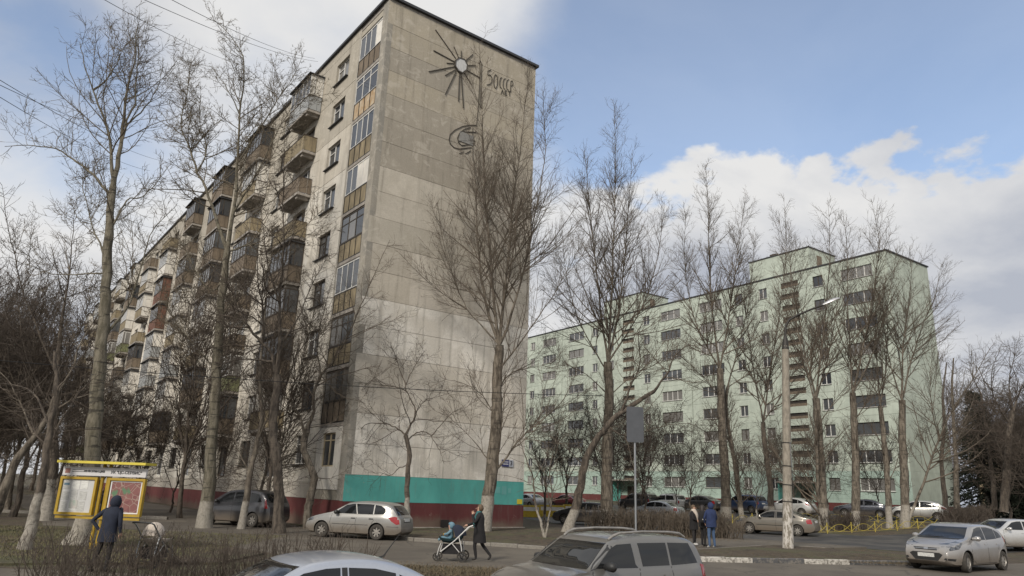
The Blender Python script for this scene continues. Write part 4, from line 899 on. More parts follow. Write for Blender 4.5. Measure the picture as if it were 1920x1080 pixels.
 'P4': ((23.16, 64.86, 0.73), [([(0.0,-0.0),(0.01,3.03),(-0.2,5.77),(-0.29,8.1)],0.34,0.24),([(-0.29,8.1),(-0.67,11.44),(-0.93,15.38),(-1.11,19.45),(-0.98,23.67)],0.12,0.01),([(-0.29,8.1),(0.4,11.48),(1.24,15.45),(2.01,19.56),(2.74,24.35),(2.82,29.3)],0.13,0.01),([(-0.29,8.1),(1.82,11.04),(3.5,14.04),(4.76,17.61)],0.09,0.01)]),
 'P5': ((21.63, 50.82, 0.24), [([(0.0,-0.0),(0.07,2.57),(0.13,5.06),(0.16,7.26),(0.18,8.94)],0.42,0.3),([(-0.53,0.12),(-0.41,2.55),(-0.43,5.04),(-0.51,6.87),(-0.54,8.35)],0.2,0.12),([(0.18,8.94),(-0.14,12.58),(-0.21,16.17),(-0.29,19.89),(-0.67,23.54)],0.13,0.01),([(0.18,8.94),(0.79,12.61),(1.36,16.23),(1.8,19.97),(1.86,23.63)],0.13,0.01),([(0.18,8.94),(1.38,11.85),(2.32,15.05),(3.09,17.93),(4.01,21.33)],0.11,0.01),([(-0.54,8.35),(-0.99,10.99),(-1.37,13.71),(-1.53,16.93),(-1.45,21.12)],0.1,0.01),([(0.16,7.26),(1.72,9.18),(3.39,10.77)],0.06,0.01)]),
 'P6': ((23.65, 50.74, 0.32), [([(0.0,-0.0),(0.36,2.57),(0.56,5.07),(0.66,7.27),(0.78,9.33)],0.36,0.26),([(0.78,9.33),(0.66,12.59),(0.57,15.77),(0.67,19.49),(0.41,22.03)],0.12,0.01),([(0.78,9.33),(1.59,12.63),(2.34,16.24),(2.83,19.99),(2.34,23.19)],0.13,0.01),([(0.78,9.33),(2.4,11.88),(3.66,14.68),(4.81,17.98),(5.49,20.51)],0.11,0.01),([(0.66,7.27),(2.32,9.19),(4.39,10.79)],0.07,0.01)]),
 'P8': ((26.83, 52.27, 0.49), [([(0.0,-0.0),(0.16,2.5),(0.25,5.08),(0.26,6.95),(0.23,8.48)],0.27,0.2),([(0.23,8.48),(0.16,11.62),(0.18,14.85),(0.84,18.23)],0.1,0.01),([(0.23,8.48),(1.11,11.25),(1.79,14.91),(2.04,18.7)],0.1,0.01)]),
 'P7': ((27.86, 52.17, 0.53), [([(0.0,-0.0),(0.25,2.5),(0.47,5.07),(0.61,7.33),(0.75,8.87)],0.38,0.28),([(0.57,0.09),(1.43,3.27),(2.4,5.89),(3.57,8.2),(5.03,10.39),(6.32,12.62)],0.2,0.02),([(0.75,8.87),(1.07,12.43),(1.56,15.29),(2.05,18.24),(2.05,20.39)],0.14,0.01),([(0.75,8.87),(1.65,11.65),(2.79,14.52),(3.85,16.62),(4.58,19.19)],0.12,0.01),([(0.75,8.87),(0.23,11.2),(-0.07,14.0),(0.08,17.32)],0.1,0.01),([(2.4,5.89),(2.21,8.15),(2.35,10.88),(3.04,13.3)],0.08,0.01)]),
 'LN': ((3.3, 39.5, 0.0), [([(0.0,-0.08),(0.43,1.11),(0.7,2.33),(0.87,3.3),(1.26,4.37),(2.04,5.45),(2.77,6.25),(3.65,6.8),(4.69,7.57)],0.34,0.13),([(4.69,7.57),(5.45,8.63),(5.83,9.54),(6.68,10.03),(7.55,9.3)],0.12,0.012),([(2.77,6.25),(3.36,7.67),(3.82,8.87),(3.69,10.37),(4.16,11.93)],0.12,0.012),([(2.04,5.45),(3.05,5.06),(4.79,5.55),(6.25,5.8),(7.11,5.48)],0.09,0.01),([(0.87,3.3),(-0.12,4.38),(-0.99,4.92),(-1.86,5.03)],0.07,0.01)]),
 'S1': ((1.89, 34.09, 0.0), [([(0.0,-0.0),(-0.26,0.84),(-0.5,1.64),(-0.6,2.57),(-0.99,3.52),(-1.26,4.23)],0.09,0.02),([(0.05,0.05),(0.17,0.97),(0.23,1.9),(0.13,3.08),(0.35,4.29)],0.08,0.02),([(-0.6,2.57),(-0.12,3.31),(0.11,4.04)],0.04,0.008)]),
 'R1': ((40.15, 60.0, 1.16), [([(0.0,0.64),(0.49,2.72),(1.06,5.28),(1.53,7.46),(2.04,8.79)],0.42,0.26),([(2.04,8.79),(3.0,10.61),(4.2,12.46),(5.19,14.34)],0.14,0.012),([(1.53,7.46),(0.7,8.74),(-0.0,10.05),(-0.19,11.85),(0.6,14.17)],0.13,0.012),([(2.04,8.79),(1.94,11.02),(2.75,13.32),(3.58,15.68)],0.12,0.01)]),
 'R2': ((43.39, 66.0, 1.2), [([(0.0,0.77),(0.23,3.29),(0.24,5.62),(0.25,7.99),(0.28,10.91)],0.3,0.1),([(0.28,10.91),(-0.11,13.38),(0.5,15.93)],0.1,0.01),([(0.25,7.99),(1.62,9.98),(2.91,11.99)],0.1,0.01)]),
 'R3': ((36.69, 62.0, 1.12), [([(0.0,0.29),(0.03,2.21),(0.14,4.82),(0.71,7.51),(0.98,10.26),(1.67,13.09)],0.28,0.06),([(0.71,7.51),(1.94,9.83),(3.19,12.2)],0.09,0.01),([(0.14,4.82),(-0.49,7.02),(-0.67,9.28)],0.09,0.01)]),
 'R4': ((35.1, 58.0, 0.99), [([(0.0,0.1),(0.32,3.1),(0.64,6.4),(0.88,9.81),(1.42,12.9)],0.3,0.06),([(0.64,6.4),(1.87,8.56),(2.61,10.74)],0.09,0.01)]),
}
SPEC = {  # key: name, style, bark, twig, wash height, q, twig_r, flare, label
 'T1': ('poplar_tree', 'round', 'bark_light', 'twig_light', 1.35, 1.0, 1.0, 1.9, 'tall pale-barked tree with flared whitewashed base behind the notice board'),
 'T2': ('poplar_tree', 'round', 'bark_light', 'twig_light', 1.2, 1.15, 1.3, 1.3, 'tall forked pale-barked tree standing before the dark minivan'),
 'T3': ('bare_tree', 'gnarl', 'bark_dark', 'twig_dark', 0, 1.1, 1.3, 1.2, 'dark bare tree with an arching limb before the balconies'),
 'T4': ('bare_tree', 'gnarl', 'bark_mid', 'twig_mid', 0, .9, 1.1, 1.15, 'bare tree with an S-curved trunk beside the silver estate car'),
 'T5': ('bare_tree', 'gnarl', 'bark_mid', 'twig_dark', 1.25, .7, 1.1, 1.2, 'slender leaning tree with whitewashed foot beside the dark minivan'),
 'T5b': ('bare_tree', 'gnarl', 'bark_dark', 'twig_dark', 1.0, .6, 1.1, 1.2, 'thin crooked sapling between the leaning tree and the dark trunk'),
 'T6': ('bare_tree', 'gnarl', 'bark_dark', 'twig_dark', 1.55, 1.0, 1.0, 1.2, 'small umbrella-shaped bare tree against the teal painted end wall'),
 'T7': ('bare_tree', 'gnarl', 'bark_dark', 'twig_dark', 1.55, .8, 1.0, 1.25, 'leaning tree with whitewashed trunk on the lawn beside the notice board'),
 'T8': ('bare_tree', 'round', 'bark_dark', 'twig_dark', 1.9, .7, 1.2, 1.3, 'thick dark tree with whitewashed base by the road behind the lawn'),
 'TL': ('bare_tree', 'gnarl', 'bark_mid', 'twig_mid', 0, .8, 1.1, 1.2, 'thick trunk slanting in over the lawn from beyond the frame'),
 'P1': ('poplar_tree', 'poplar', 'bark_mid', 'twig_mid', 1.75, 1.0, 1.15, 1.25, 'big poplar with whitewashed base before the grey end wall'),
 'P2': ('poplar_tree', 'poplar', 'bark_mid', 'twig_mid', 1.2, .9, 1.35, 1.2, 'tall pollarded poplar rising behind the leaning trunk'),
 'P3': ('poplar_tree', 'poplar', 'bark_mid', 'twig_mid', 1.0, .9, 1.6, 1.15, 'double-trunked tall poplar behind the hedge and the three people'),
 'P4': ('poplar_tree', 'poplar', 'bark_dark', 'twig_mid', 0.9, .7, 1.6, 1.15, 'pollarded poplar standing just beside the concrete lamp post'),
 'P5': ('poplar_tree', 'poplar', 'bark_mid', 'twig_mid', 1.5, .8, 1.4, 1.2, 'twin-stemmed whitewashed poplar behind the beige saloon'),
 'P6': ('poplar_tree', 'poplar', 'bark_mid', 'twig_mid', 1.3, .8, 1.4, 1.2, 'straight whitewashed poplar behind the yellow hoop fence'),
 'P8': ('poplar_tree', 'poplar', 'bark_mid', 'twig_mid', 1.5, .6, 1.4, 1.2, 'slim whitewashed poplar beside the pale parked hatchback'),
 'P7': ('poplar_tree', 'poplar', 'bark_mid', 'twig_mid', 1.6, .8, 1.4, 1.2, 'thick whitewashed poplar with a second stem leaning away'),
 'LN': ('bare_tree', 'gnarl', 'bark_dark', 'twig_mid', 1.2, .8, 1.15, 1.3, 'massive dark leaning trunk with whitewashed foot at the yard entrance'),
 'S1': ('sapling', 'gnarl', 'bark_mid', 'twig_mid', 1.25, .6, 1.0, 1.1, 'young twin-stemmed sapling with whitewashed stems beside the end wall'),
 'R1': ('bare_tree', 'gnarl', 'bark_dark', 'twig_dark', 0.7, .7, 1.6, 1.2, 'dark gnarled tree at the frame edge before the yellowish block'),
 'R2': ('bare_tree', 'gnarl', 'bark_dark', 'twig_dark', 0, .6, 1.6, 1.2, 'dark bare tree behind the gnarled one near the yellowish block'),
 'R3': ('bare_tree', 'round', 'bark_dark', 'twig_dark', 0, .6, 1.6, 1.2, 'dark slim tree beside the end wall of the green block'),
 'R4': ('bare_tree', 'round', 'bark_mid', 'twig_dark', 0, .6, 1.6, 1.2, 'straight dark trunk between the green block and the spruce'),
}
for i, (key, s) in enumerate(SPEC.items()):
    b, limbs = TR[key]
    zb = 0.1 if key in ('P1', 'T6', 'S1', 'LN') else (0.04 if key in ('T1', 'T7', 'TL') else 0)
    r0 = limbs[0]
    plant(s[0], (b[0], b[1], b[2]+zb-0.04), limbs, s[1], 100+i, s[2], s[3], s[8], s[4], s[5], s[6], s[7])
# ---- background trees: a few grown kinds, copied with their parts
def auto_limbs(seed, H_, spread, r0, forks):
    rr = random.Random(seed); L_ = []
    trunk = [(0, 0, 0)]; x = y = 0
    ht = H_*rr.uniform(.28, .4)
    for i in range(1, 6): x += rr.uniform(-.12, .12); y += rr.uniform(-.12, .12); trunk.append((x, y, ht*i/5))
    L_.append((trunk, r0, r0*.6))
    for f in range(forks):
        a = 2*math.pi*f/forks+rr.uniform(-.4, .4); px, py, pz = trunk[rr.choice((3, 4, 5, 5))]; pts = [(px, py, pz)]; out = rr.uniform(.5, 1)*spread
        for i in range(1, 6):
            t = i/5; pts.append((px+math.cos(a)*out*t**.8+rr.uniform(-.2, .2), py+math.sin(a)*out*t**.8+rr.uniform(-.2, .2), pz+(H_-pz)*rr.uniform(.85, 1.0)*t))
        L_.append((pts, r0*.42, .015))
    return L_
ORD = ('first second third fourth fifth sixth seventh eighth ninth tenth eleventh twelfth thirteenth fourteenth fifteenth sixteenth seventeenth eighteenth').split()
def by_azimuth(lst): return sorted(lst, key=lambda t: t[0]/t[1])
proto = []
for i, (H_, sp_, r0, fk, sty, bm2, tm2) in enumerate(((13, 4.0, .20, 7, 'gnarl', 'bark_dark', 'twig_dark'), (16, 3.5, .22, 7, 'round', 'bark_mid', 'twig_dark'), (15, 2.6, .17, 6, 'poplar', 'bark_dark', 'twig_dark'), (7.5, 2.6, .09, 7, 'gnarl', 'bark_dark', 'twig_dark'))):
    (v, f), (cv, cf) = make_tree(auto_limbs(40+i, H_, sp_, r0, fk), sty, 60+i, .75, 1.7)
    TRI[0] += 2*(len(f)+len(cf)); proto.append((np_mesh('trunk', v, f, M[bm2]), np_mesh('crown', cv, cf, M[tm2])))
def bgtree(kind, x, y, rz, sc, label, group, wash=0.0):
    root = empty('bare_tree', (x, y, terr(x, y)-.05), rz, label, 'tree', group); root.scale = (sc, sc, sc)
    link('trunk', proto[kind][0], root, color=(wash/2, .5, .5)); link('crown', proto[kind][1], root); return root
rb = random.Random(21)
# wood at the far end of the grey block
for (x, y, kd, sc) in ((-24, 37, 0, .95), (-27, 41, 1, .9), (-31, 44, 2, .95), (-22.5, 46, 3, 1.1), (-35, 50, 1, 1.05), (-27.5, 52, 0, .9), (-41, 56, 2, 1.15), (-34, 62, 0, 1.1), (-47, 64, 1, 1.2), (-41, 72, 0, 1.2), (-56, 78, 1, 1.35), (-50, 84, 2, 1.3), (-60, 95, 0, 1.5), (-70, 104, 1, 1.5), (-22.5, 42, 3, 1.0), (-25, 46, 3, 1.2), (-30, 57, 3, 1.2), (-37, 67, 3, 1.3), (-29, 38, 2, .8), (-37, 45, 0, 1.0), (-45, 52, 2, 1.1), (-54, 66, 0, 1.2), (-75, 110, 2, 1.6), (-66, 90, 0, 1.4), (-26, 33, 2, .78), (-21.5, 35.5, 3, .9), (-33, 48, 3, 1.5), (-38, 54, 3, 1.6), (-44, 60, 3, 1.7), (-49, 70, 3, 1.8), (-58, 82, 3, 2.0), (-40, 48, 3, 1.6), (-48, 57, 3, 1.8), (-63, 74, 3, 2.0), (-72, 84, 1, 1.3), (-80, 96, 0, 1.5), (-31, 40, 3, 1.4), (-36, 41, 3, 1.4), (-27.5, 36, 3, 1.2)):
    if x/y > -0.575 and y < 75 and rb.random() < .8: continue
    bgtree(kd, x, y, rb.uniform(0, 6.28), sc*rb.uniform(.92, 1.06), 'dark bare tree in the thicket beyond the lawn along the long facade', 'trees in the thicket by the long facade')
# along the long facade
for i_, (x, y, kd, sc) in enumerate(by_azimuth(((-17.0, 43, 3, .9), (-21.0, 47.5, 3, 1.0), (-12.0, 37.8, 3, .7)))):
    bgtree(kd, x, y, rb.uniform(0, 6.28), sc, ORD[i_]+' small bushy tree along the balcony facade, counted from its far end', 'bushy trees along the balcony facade')
for (x, y, kd, sc, l_) in ((-17.8, 41.5, 2, 1.0, 'slim upright bare tree before the middle balconies'), (-11.3, 36.2, 2, .78, 'slim upright bare tree before the first balcony column')):
    bgtree(kd, x, y, rb.uniform(0, 6.28), sc, l_, None)
# courtyard and right side
for i_, (x, y, kd, sc) in enumerate(by_azimuth(((10.5, 56, 3, 1.3), (14.5, 58, 3, 1.2), (20.5, 61, 3, 1.0), (8.0, 60, 0, .85), (25.5, 66, 3, 1.2), (33, 66, 3, 1.1), (5.5, 66, 0, .9), (12.5, 68, 2, .75), (30, 69, 3, 1.0), (16.5, 72, 3, .95), (8.2, 52.5, 3, 1.0), (3.0, 55, 0, .7)))):
    bgtree(kd, x, y, rb.uniform(0, 6.28), sc*.95, ORD[i_]+' low bare tree before the green block, counted from the grey block', 'low trees in the green courtyard', 0.9)
for i_, (x, y, kd, sc) in enumerate(by_azimuth(((47, 72, 0, 1.0), (50, 78, 1, .9), (56, 80, 0, 1.1), (61, 84, 1, 1.0), (66, 92, 0, 1.2), (53, 68, 2, .95), (58, 72, 0, 1.05), (72, 90, 1, 1.2), (64, 76, 1, 1.1), (76, 100, 0, 1.3), (70, 80, 0, 1.15), (84, 104, 1, 1.3), (51, 62, 0, .95), (46.5, 60, 1, .9), (43.0, 63.5, 3, 1.5), (45.8, 64.5, 3, 1.6), (48.8, 64, 3, 1.6), (41.5, 58, 3, 1.2)))):
    bgtree(kd, x, y, rb.uniform(0, 6.28), sc*rb.uniform(.9, 1.05), ORD[i_]+' dark bare tree in the grove, counted from the green end wall', 'trees in the grove by the green end wall')
for i in range(34):
    x = -62-i*2.6+rb.uniform(-4, 4); y = 92+rb.uniform(-14, 34)+max(0, i-20)*-1.5
    bgtree(rb.choice((0, 1, 1, 2)), x, y, rb.uniform(0, 6.28), rb.uniform(.9, 1.25), 'bare tree in the distant wood beyond the end of the long block', 'trees of the distant wood')
for i in range(16):
    bgtree(3, -44-i*3.2+rb.uniform(-2, 2), 56+i*1.2+rb.uniform(-6, 8), rb.uniform(0, 6.28), rb.uniform(1.0, 1.5), 'dense low bare tree under the distant wood', 'low trees under the distant wood')
for i in range(16):
    x = 66+i*3.4+rb.uniform(-3, 3); y = 112+rb.uniform(-10, 12)
    bgtree(rb.choice((0, 1, 3)), x, y, rb.uniform(0, 6.28), rb.uniform(.8, 1.1), 'bare tree in the distant row before the yellowish block', 'trees before the yellowish block')
# dark spruces
def spruce(x, y, h, seed, label):
    rng = np.random.default_rng(seed); root = empty('spruce_tree', (x, y, terr(x, y)-.05), 0, label, 'tree')
    v, f = tubes(np.array([[(0, 0, 0), (0, 0, h*.5), (0, 0, h)]], float), np.array([[.22, .12, .02]]), 8); link('trunk', np_mesh('trunk', v, f, M['bark_dark']), root)
    n = 420; z = h*(.06+.92*rng.random(n)**1.1); a = rng.uniform(0, 6.28, n); l_ = (h-z)*.30*rng.uniform(.7, 1.1, n)+.25
    d = np.stack([np.cos(a), np.sin(a), 0*a], 1); B = np.stack([0*a, 0*a, z], 1); t = np.linspace(0, 1, 5)[None, :, None]
    P = B[:, None]+d[:, None]*t*l_[:, None, None]; P[:, :, 2] -= (t[0, :, 0]**1.4*.32)[None]*l_[:, None]
    V1, F1 = tubes(P, np.linspace(.03, .008, 5)[None].repeat(n, 0), 3)
    idx = rng.integers(0, n, 15000); tt = rng.random(15000)**.6; fr = tt*4; i = np.minimum(fr.astype(int), 3); w_ = (fr-i)[:, None]
    p = P[idx, i]*(1-w_)+P[idx, i+1]*w_; dd = d[idx]+rng.normal(size=(15000, 3))*.55; dd[:, 2] -= .35; dd /= np.linalg.norm(dd, axis=1, keepdims=True)
    ln = rng.uniform(.18, .42, 15000)[:, None]; sd = np.cross(dd, rng.normal(size=(15000, 3))); sd /= np.linalg.norm(sd, axis=1, keepdims=True)
    V2 = np.stack([p-sd*.05, p+sd*.05, p+dd*ln+sd*.02, p+dd*ln-sd*.02], 1).reshape(-1, 3); F2 = np.arange(60000).reshape(-1, 4)
    link('crown', np_mesh('crown', np.vstack([V1, V2]), np.vstack([F1, F2+len(V1)]), M['needle'], False), root); TRI[0] += 40000
    return root
M['needle'] = mat('spruce_needles', (0.018, 0.024, 0.014), 0.9, noise_scale=1.0, amt=0.35)
spruce(44.8, 69, 12.0, 1, 'tall dark spruce beside the green end wall')
spruce(48.2, 69.0, 8.8, 2, 'shorter dark spruce next to the tall one')

# ---- clipped bare hedges
def hedge(name, path, wd, h, dens, seed, label, mat_='twig_dark', tr=1.0, lv=(4.0, 6.0)):
    rng = np.random.default_rng(seed); P = np.array(path, float); seg = np.linalg.norm(np.diff(P, axis=0), axis=1); tot = seg.sum(); n = int(dens*tot)
    s = rng.random(n)*tot; cum = np.concatenate([[0], np.cumsum(seg)])
    x = np.interp(s, cum, P[:, 0])+rng.normal(size=n)*wd*.28; y = np.interp(s, cum, P[:, 1])+rng.normal(size=n)*wd*.28
    zz = terr_np(x, y)
    npt = 6; out = np.zeros((n, npt, 3)); out[:, 0] = np.stack([x, y, zz], 1)-np.array([P[0, 0], P[0, 1], 0]); hh = h*rng.uniform(.7, 1.03, n)
    d = rng.normal(size=(n, 3))*.22+np.array([0, 0, 1.0]); d /= np.linalg.norm(d, axis=1, keepdims=True)
    for k in range(1, npt):
        d = d+rng.normal(size=(n, 3))*.16; d[:, 2] += .08; d /= np.linalg.norm(d, axis=1, keepdims=True); out[:, k] = out[:, k-1]+d*(hh/(npt-1))[:, None]
    r = rng.uniform(.006, .013, n)[:, None]*np.linspace(1, .45, npt)[None]*tr
    P1, r1 = gen(out, r, rng, lv[0], .22, .42, .1, 42, 14, 4, .10, .16, .6, .004*tr); P2, r2 = gen(P1, r1, rng, lv[1], .1, .22, .06, 45, 16, 3, .08, .2, .7, .0032*tr)
    V, Fq, off = [], [], 0
    for a, b, k in ((out, r, 4), (P1, r1*tr, 3), (P2, r2*tr, 3)):
        v, f = tubes(a, b, k); V.append(v); Fq.append(f+off); off += len(v)
    TRI[0] += 2*sum(len(f) for f in Fq)
    root = empty('hedge', (P[0, 0], P[0, 1], 0), 0, label, 'hedge')
    o = link('twig_mass', np_mesh('twig_mass', np.vstack(V), np.vstack(Fq), M[mat_]), root); o['kind'] = 'stuff'
    return root
hedge('hedge', [(-8.3, 14.4), (-5.5, 14.5), (-2.7, 15.0)], .85, 1.50, 66, 1, 'bare brown clipped hedge behind the near silver saloon', 'twig_dark', 1.0, (4.2, 5.5))
hedge('hedge', [(4.9, 43.0), (8.2, 42.8), (11.0, 39.6), (11.8, 38.6)], 1.2, 1.45, 100, 2, 'bare brown hedge behind the three people and the sign post', 'twig_mid', 1.7, (3.0, 4.0))
hedge('hedge', [(21.0, 50.8), (24.5, 50.5)], .9, 1.25, 80, 3, 'bare hedge patch between the whitewashed poplars', 'twig_dark', 1.8, (2.5, 3.5))
hedge('hedge', [(31.5, 53.5), (38.5, 59.5)], 1.0, 1.3, 60, 4, 'bare hedge behind the silver hatchback beside the courtyard parking', 'twig_dark', 1.9, (2.5, 3.5))
hedge('hedge', [(-9.6, 15.6), (-8.5, 15.4)], .45, 1.35, 30, 5, 'scraggy bare shrub in front of the man at the notice board', 'twig_dark', 1.1, (3.5, 4.5))
# ================================================================== CARS
def paint_mat(name, dirt):
    m_, k = new_mat(name, 0.24); b = k.b; b.inputs['Metallic'].default_value = 0.45; b.inputs['Coat Weight'].default_value = 0.9; b.inputs['Coat Roughness'].default_value = 0.05
    oi = k.n('ShaderNodeObjectInfo').outputs['Color']; tcn = k.n('ShaderNodeTexCoord').outputs['Object']
    sx = k.n('ShaderNodeSeparateXYZ'); k.l(tcn, sx.inputs[0]); n1 = k.noise(tcn, 2.2, 6, .65); n2 = k.noise(tcn, 25, 4, .6)
    low = k.mapr(k.math('ADD', sx.outputs[2], k.math('MULTIPLY', n1, -.35)), 0.62, 0.10)
    dm = k.math('ADD', k.math('MULTIPLY', low, dirt), k.math('MULTIPLY', k.mapr(n2, .4, .75), .10*dirt))
    k.l(k.mix(dm, oi, (0.115, 0.092, 0.068)), b.inputs['Base Color'])
    k.l(k.mapr(dm, 0, 1, .30, .95, False), b.inputs['Roughness'])
    k.l(k.mapr(dm, 0, .7, .45, 0.0, False), b.inputs['Metallic']); k.l(k.mapr(dm, 0, .6, .9, 0.0, False), b.inputs['Coat Weight'])
    return m_
M['carpaint'] = paint_mat('car_paint', 0.85)
M['carglass'] = mat('car_glass', (0.010, 0.011, 0.012), 0.03, spec=0.55)
M['blackplastic'] = mat('black_plastic', (0.018, 0.018, 0.018), 0.55)
M['arch'] = mat('wheel_arch_lining', (0.010, 0.009, 0.008), 0.9)
M['tyre'] = mat('dusty_tyre', (0.045, 0.040, 0.034), 0.9, noise_scale=8, amt=0.35)
M['rim'] = mat('alloy_rim', (0.32, 0.30, 0.27), 0.45, 0.6, noise_scale=9, amt=0.25)
M['redlamp'] = mat('red_lamp', (0.28, 0.012, 0.014), 0.15, coat=1.0)
M['lamp'] = mat('clear_lamp', (0.10, 0.105, 0.115), 0.10, 0.5, noise_scale=12, amt=0.9, coat=1.0)
M['plate'] = mat('number_plate', (0.50, 0.50, 0.48), 0.5, noise_scale=22, amt=0.25, stretch=(1, 1, .6))
M['chrome'] = mat('chrome', (0.55, 0.55, 0.55), 0.2, 1.0)
M['seam'] = mat('panel_gap', (0.012, 0.012, 0.012), 0.8)

def smooth_curve(pts, it=2):
    P = [Vector(p) for p in pts]
    for _ in range(it):
        Q = [P[0]]
        for a, b in zip(P, P[1:]): Q += [a*.75+b*.25, a*.25+b*.75]
        Q.append(P[-1]); P = Q
    return P
def cinterp(pts, it=2):
    P = smooth_curve(pts, it); xs = [p.x for p in P]; zs = [p.y for p in P]
    if xs[0] > xs[-1]: xs.reverse(); zs.reverse()
    return lambda x: float(np.interp(x, xs, zs))
class CarModel:
    """lofted body (x forward, y left, z up); windows, lamps, seams are patches laid on the body surface"""
    def __init__(s, L_, W_, top, belt, wb, wx, wr, clear=.19, tumble=.30, crown=.045, taper=(.26, .22), name='car'):
        s.L, s.W, s.wr, s.wb = L_, W_, wr, wb; s.wx = (wx, wx-wb); s.parts = []; s.name = name
        ztop, zbelt = cinterp(top), cinterp(belt, 1)
        xs = list(np.linspace(-L_/2, L_/2, 74)); xs = sorted(set(xs+[-L_/2+.02, -L_/2+.05, L_/2-.02, L_/2-.05]))
        V, Fc = [], []; n = 0
        for x in xs:
            f = x/(L_/2); t = abs(f); kk = taper[0] if f > 0 else taper[1]
            w_ = W_/2*(1-kk*max(0, (t-.55)/.45)**2.6-.02*t**2)
            zb = clear+.14*max(0, (t-.86)/.14)**2
            zt = max(ztop(x), zb+.12); be = min(zbelt(x), zt-.015)
            hh = max(0, zt-be); wr_ = w_*.955-tumble*hh
            sec = [(0, zb), (w_*.84, zb), (w_*.955, zb+.05), (w_*.985, zb+.30*(be-zb)), (w_, zb+.55*(be-zb)), (w_*.988, zb+.80*(be-zb)), (w_*.955, be-.012*min(1, hh*6)), (w_*.945, be),
                   (w_*.945+(wr_-w_*.945)*.30, be+hh*.33), (w_*.945+(wr_-w_*.945)*.66, be+hh*.66), (wr_*1.0, be+hh*.90), (wr_*.94, zt-.004), (wr_*.80, zt+crown*.35), (wr_*.45, zt+crown*.85), (0, zt+crown)]
            n = len(sec); V += [(x, y, z) for y, z in sec]+[(x, -y, z) for y, z in sec[1:-1][::-1]]
        m2 = 2*n-2
        for i in range(len(xs)-1):
            for j in range(m2):
                a, b = i*m2+j, i*m2+(j+1) % m2; Fc.append((a, b, b+m2, a+m2))
        Fc.append(tuple(range(m2-1, -1, -1))); e0 = (len(xs)-1)*m2; Fc.append(tuple(range(e0, e0+m2)))
        me = bpy.data.meshes.new('body'); me.from_pydata(V, [], Fc); me.update()
        bm = bmesh.new(); bm.from_mesh(me); bmesh.ops.recalc_face_normals(bm, faces=bm.faces); bm.to_mesh(me); bm.free()
        me.materials.append(M['carpaint']); me.materials.append(M['arch'])
        ob = bpy.data.objects.new('tmp', me); COL.objects.link(ob); cut = []
        s.bvh = BVHTree.FromPolygons([v.co.copy() for v in me.vertices], [tuple(p.vertices) for p in me.polygons])
        for wxx in s.wx:
            for sd in (1, -1):
                mb = MB(); rr = wr+.055; prof = [(0.0001, 0), (rr, 0), (rr, .5), (.0001, .5)]
                Mx = Matrix.Translation((wxx, sd*(W_/2-.23), wr+.01)) @ Matrix.Rotation(R(-90*sd), 4, 'X')
                mb.lathe(prof, 28, Mx); mc = mb.mesh('cut', M['arch']); bmc = bmesh.new(); bmc.from_mesh(mc); bmesh.ops.remove_doubles(bmc, verts=bmc.verts, dist=.001); bmesh.ops.recalc_face_normals(bmc, faces=bmc.faces); bmc.to_mesh(mc); bmc.free()
                co = bpy.data.objects.new('cut', mc); COL.objects.link(co); cut.append(co)
                md = ob.modifiers.new('b', 'BOOLEAN'); md.operation = 'DIFFERENCE'; md.object = co; md.solver = 'EXACT'; md.material_mode = 'TRANSFER'
        dg = bpy.context.evaluated_depsgraph_get(); s.body = bpy.data.meshes.new_from_object(ob.evaluated_get(dg)); s.body.name = 'body'
        for o in [ob]+cut: bpy.data.objects.remove(o)
        smooth_mesh(s.body, 38)
        s.make_wheel()
    def make_wheel(s):
        r = s.wr; mb = MB(); Mx = Matrix.Rotation(R(90), 4, 'X')
        mb.lathe([(r*.62, -.10), (r*.80, -.108), (r*.95, -.10), (r, -.075), (r, .075), (r*.95, .10), (r*.80, .108), (r*.62, .10)], 32, Mx); s.tyre = mb.mesh('wheel', M['tyre'], 40)
        mb = MB(); mb.lathe([(r*.60, -.02), (r*.64, .085), (r*.60, .095), (r*.57, .075)], 32, Mx)
        for k in range(7):
            a = 2*math.pi*k/7; Mr = Matrix.Rotation(a, 4, 'Y')
            mb.box(-.032, .032, -.078, -.05, r*.10, r*.60, Mr); mb.box(-.032, .032, .05, .078, r*.10, r*.60, Mr)
        mb.lathe([(.0, .082), (r*.14, .08), (r*.16, .06)], 16, Mx); mb.lathe([(.0, -.082), (r*.14, -.08), (r*.16, -.06)], 16, Mx)
        mb.lathe([(r*.60, .095), (r*.64, -.085), (r*.60, -.095), (r*.57, -.075)], 32, Mx)
        s.rim = mb.mesh('rim', M['rim'], 40); mb = MB(); mb.lathe([(0.001, .03), (r*.60, .03), (r*.60, -.03), (.001, -.03)], 24, Mx); s.disc = mb.mesh('brake_disc', M['blackplastic'])
    def patch(s, name, poly, axis, mat_, off=.004, res=.07, flip=False, sub=None, color=None):
        """polygon given in the plane across the axis: 'y' -> (x,z), 'x' -> (y,z), 'z' -> (x,y); laid on the body from outside"""
        ax, sg = axis[0], (1 if axis[-1] == '+' else -1); pts = [Vector(p) for p in poly]; bnd = []
        for i in range(len(pts)):
            p, q = pts[i], pts[(i+1) % len(pts)]; k = max(1, int((q-p).length/res)); bnd += [p.lerp(q, j/k) for j in range(k)]
        x0, x1 = min(p.x for p in bnd), max(p.x for p in bnd); y0, y1 = min(p.y for p in bnd), max(p.y for p in bnd); inner = []
        yy = y0+res*.6
        while yy < y1:
            xx = x0+res*.6
            while xx < x1:
                ins = False; j = len(bnd)-1
                for i in range(len(bnd)):
                    a, b = bnd[i], bnd[j]
                    if (a.y > yy) != (b.y > yy) and xx < (b.x-a.x)*(yy-a.y)/(b.y-a.y)+a.x: ins = not ins
                    j = i
                if ins and min((Vector((xx, yy))-p).length for p in bnd) > res*.35: inner.append(Vector((xx, yy)))
                xx += res
            yy += res
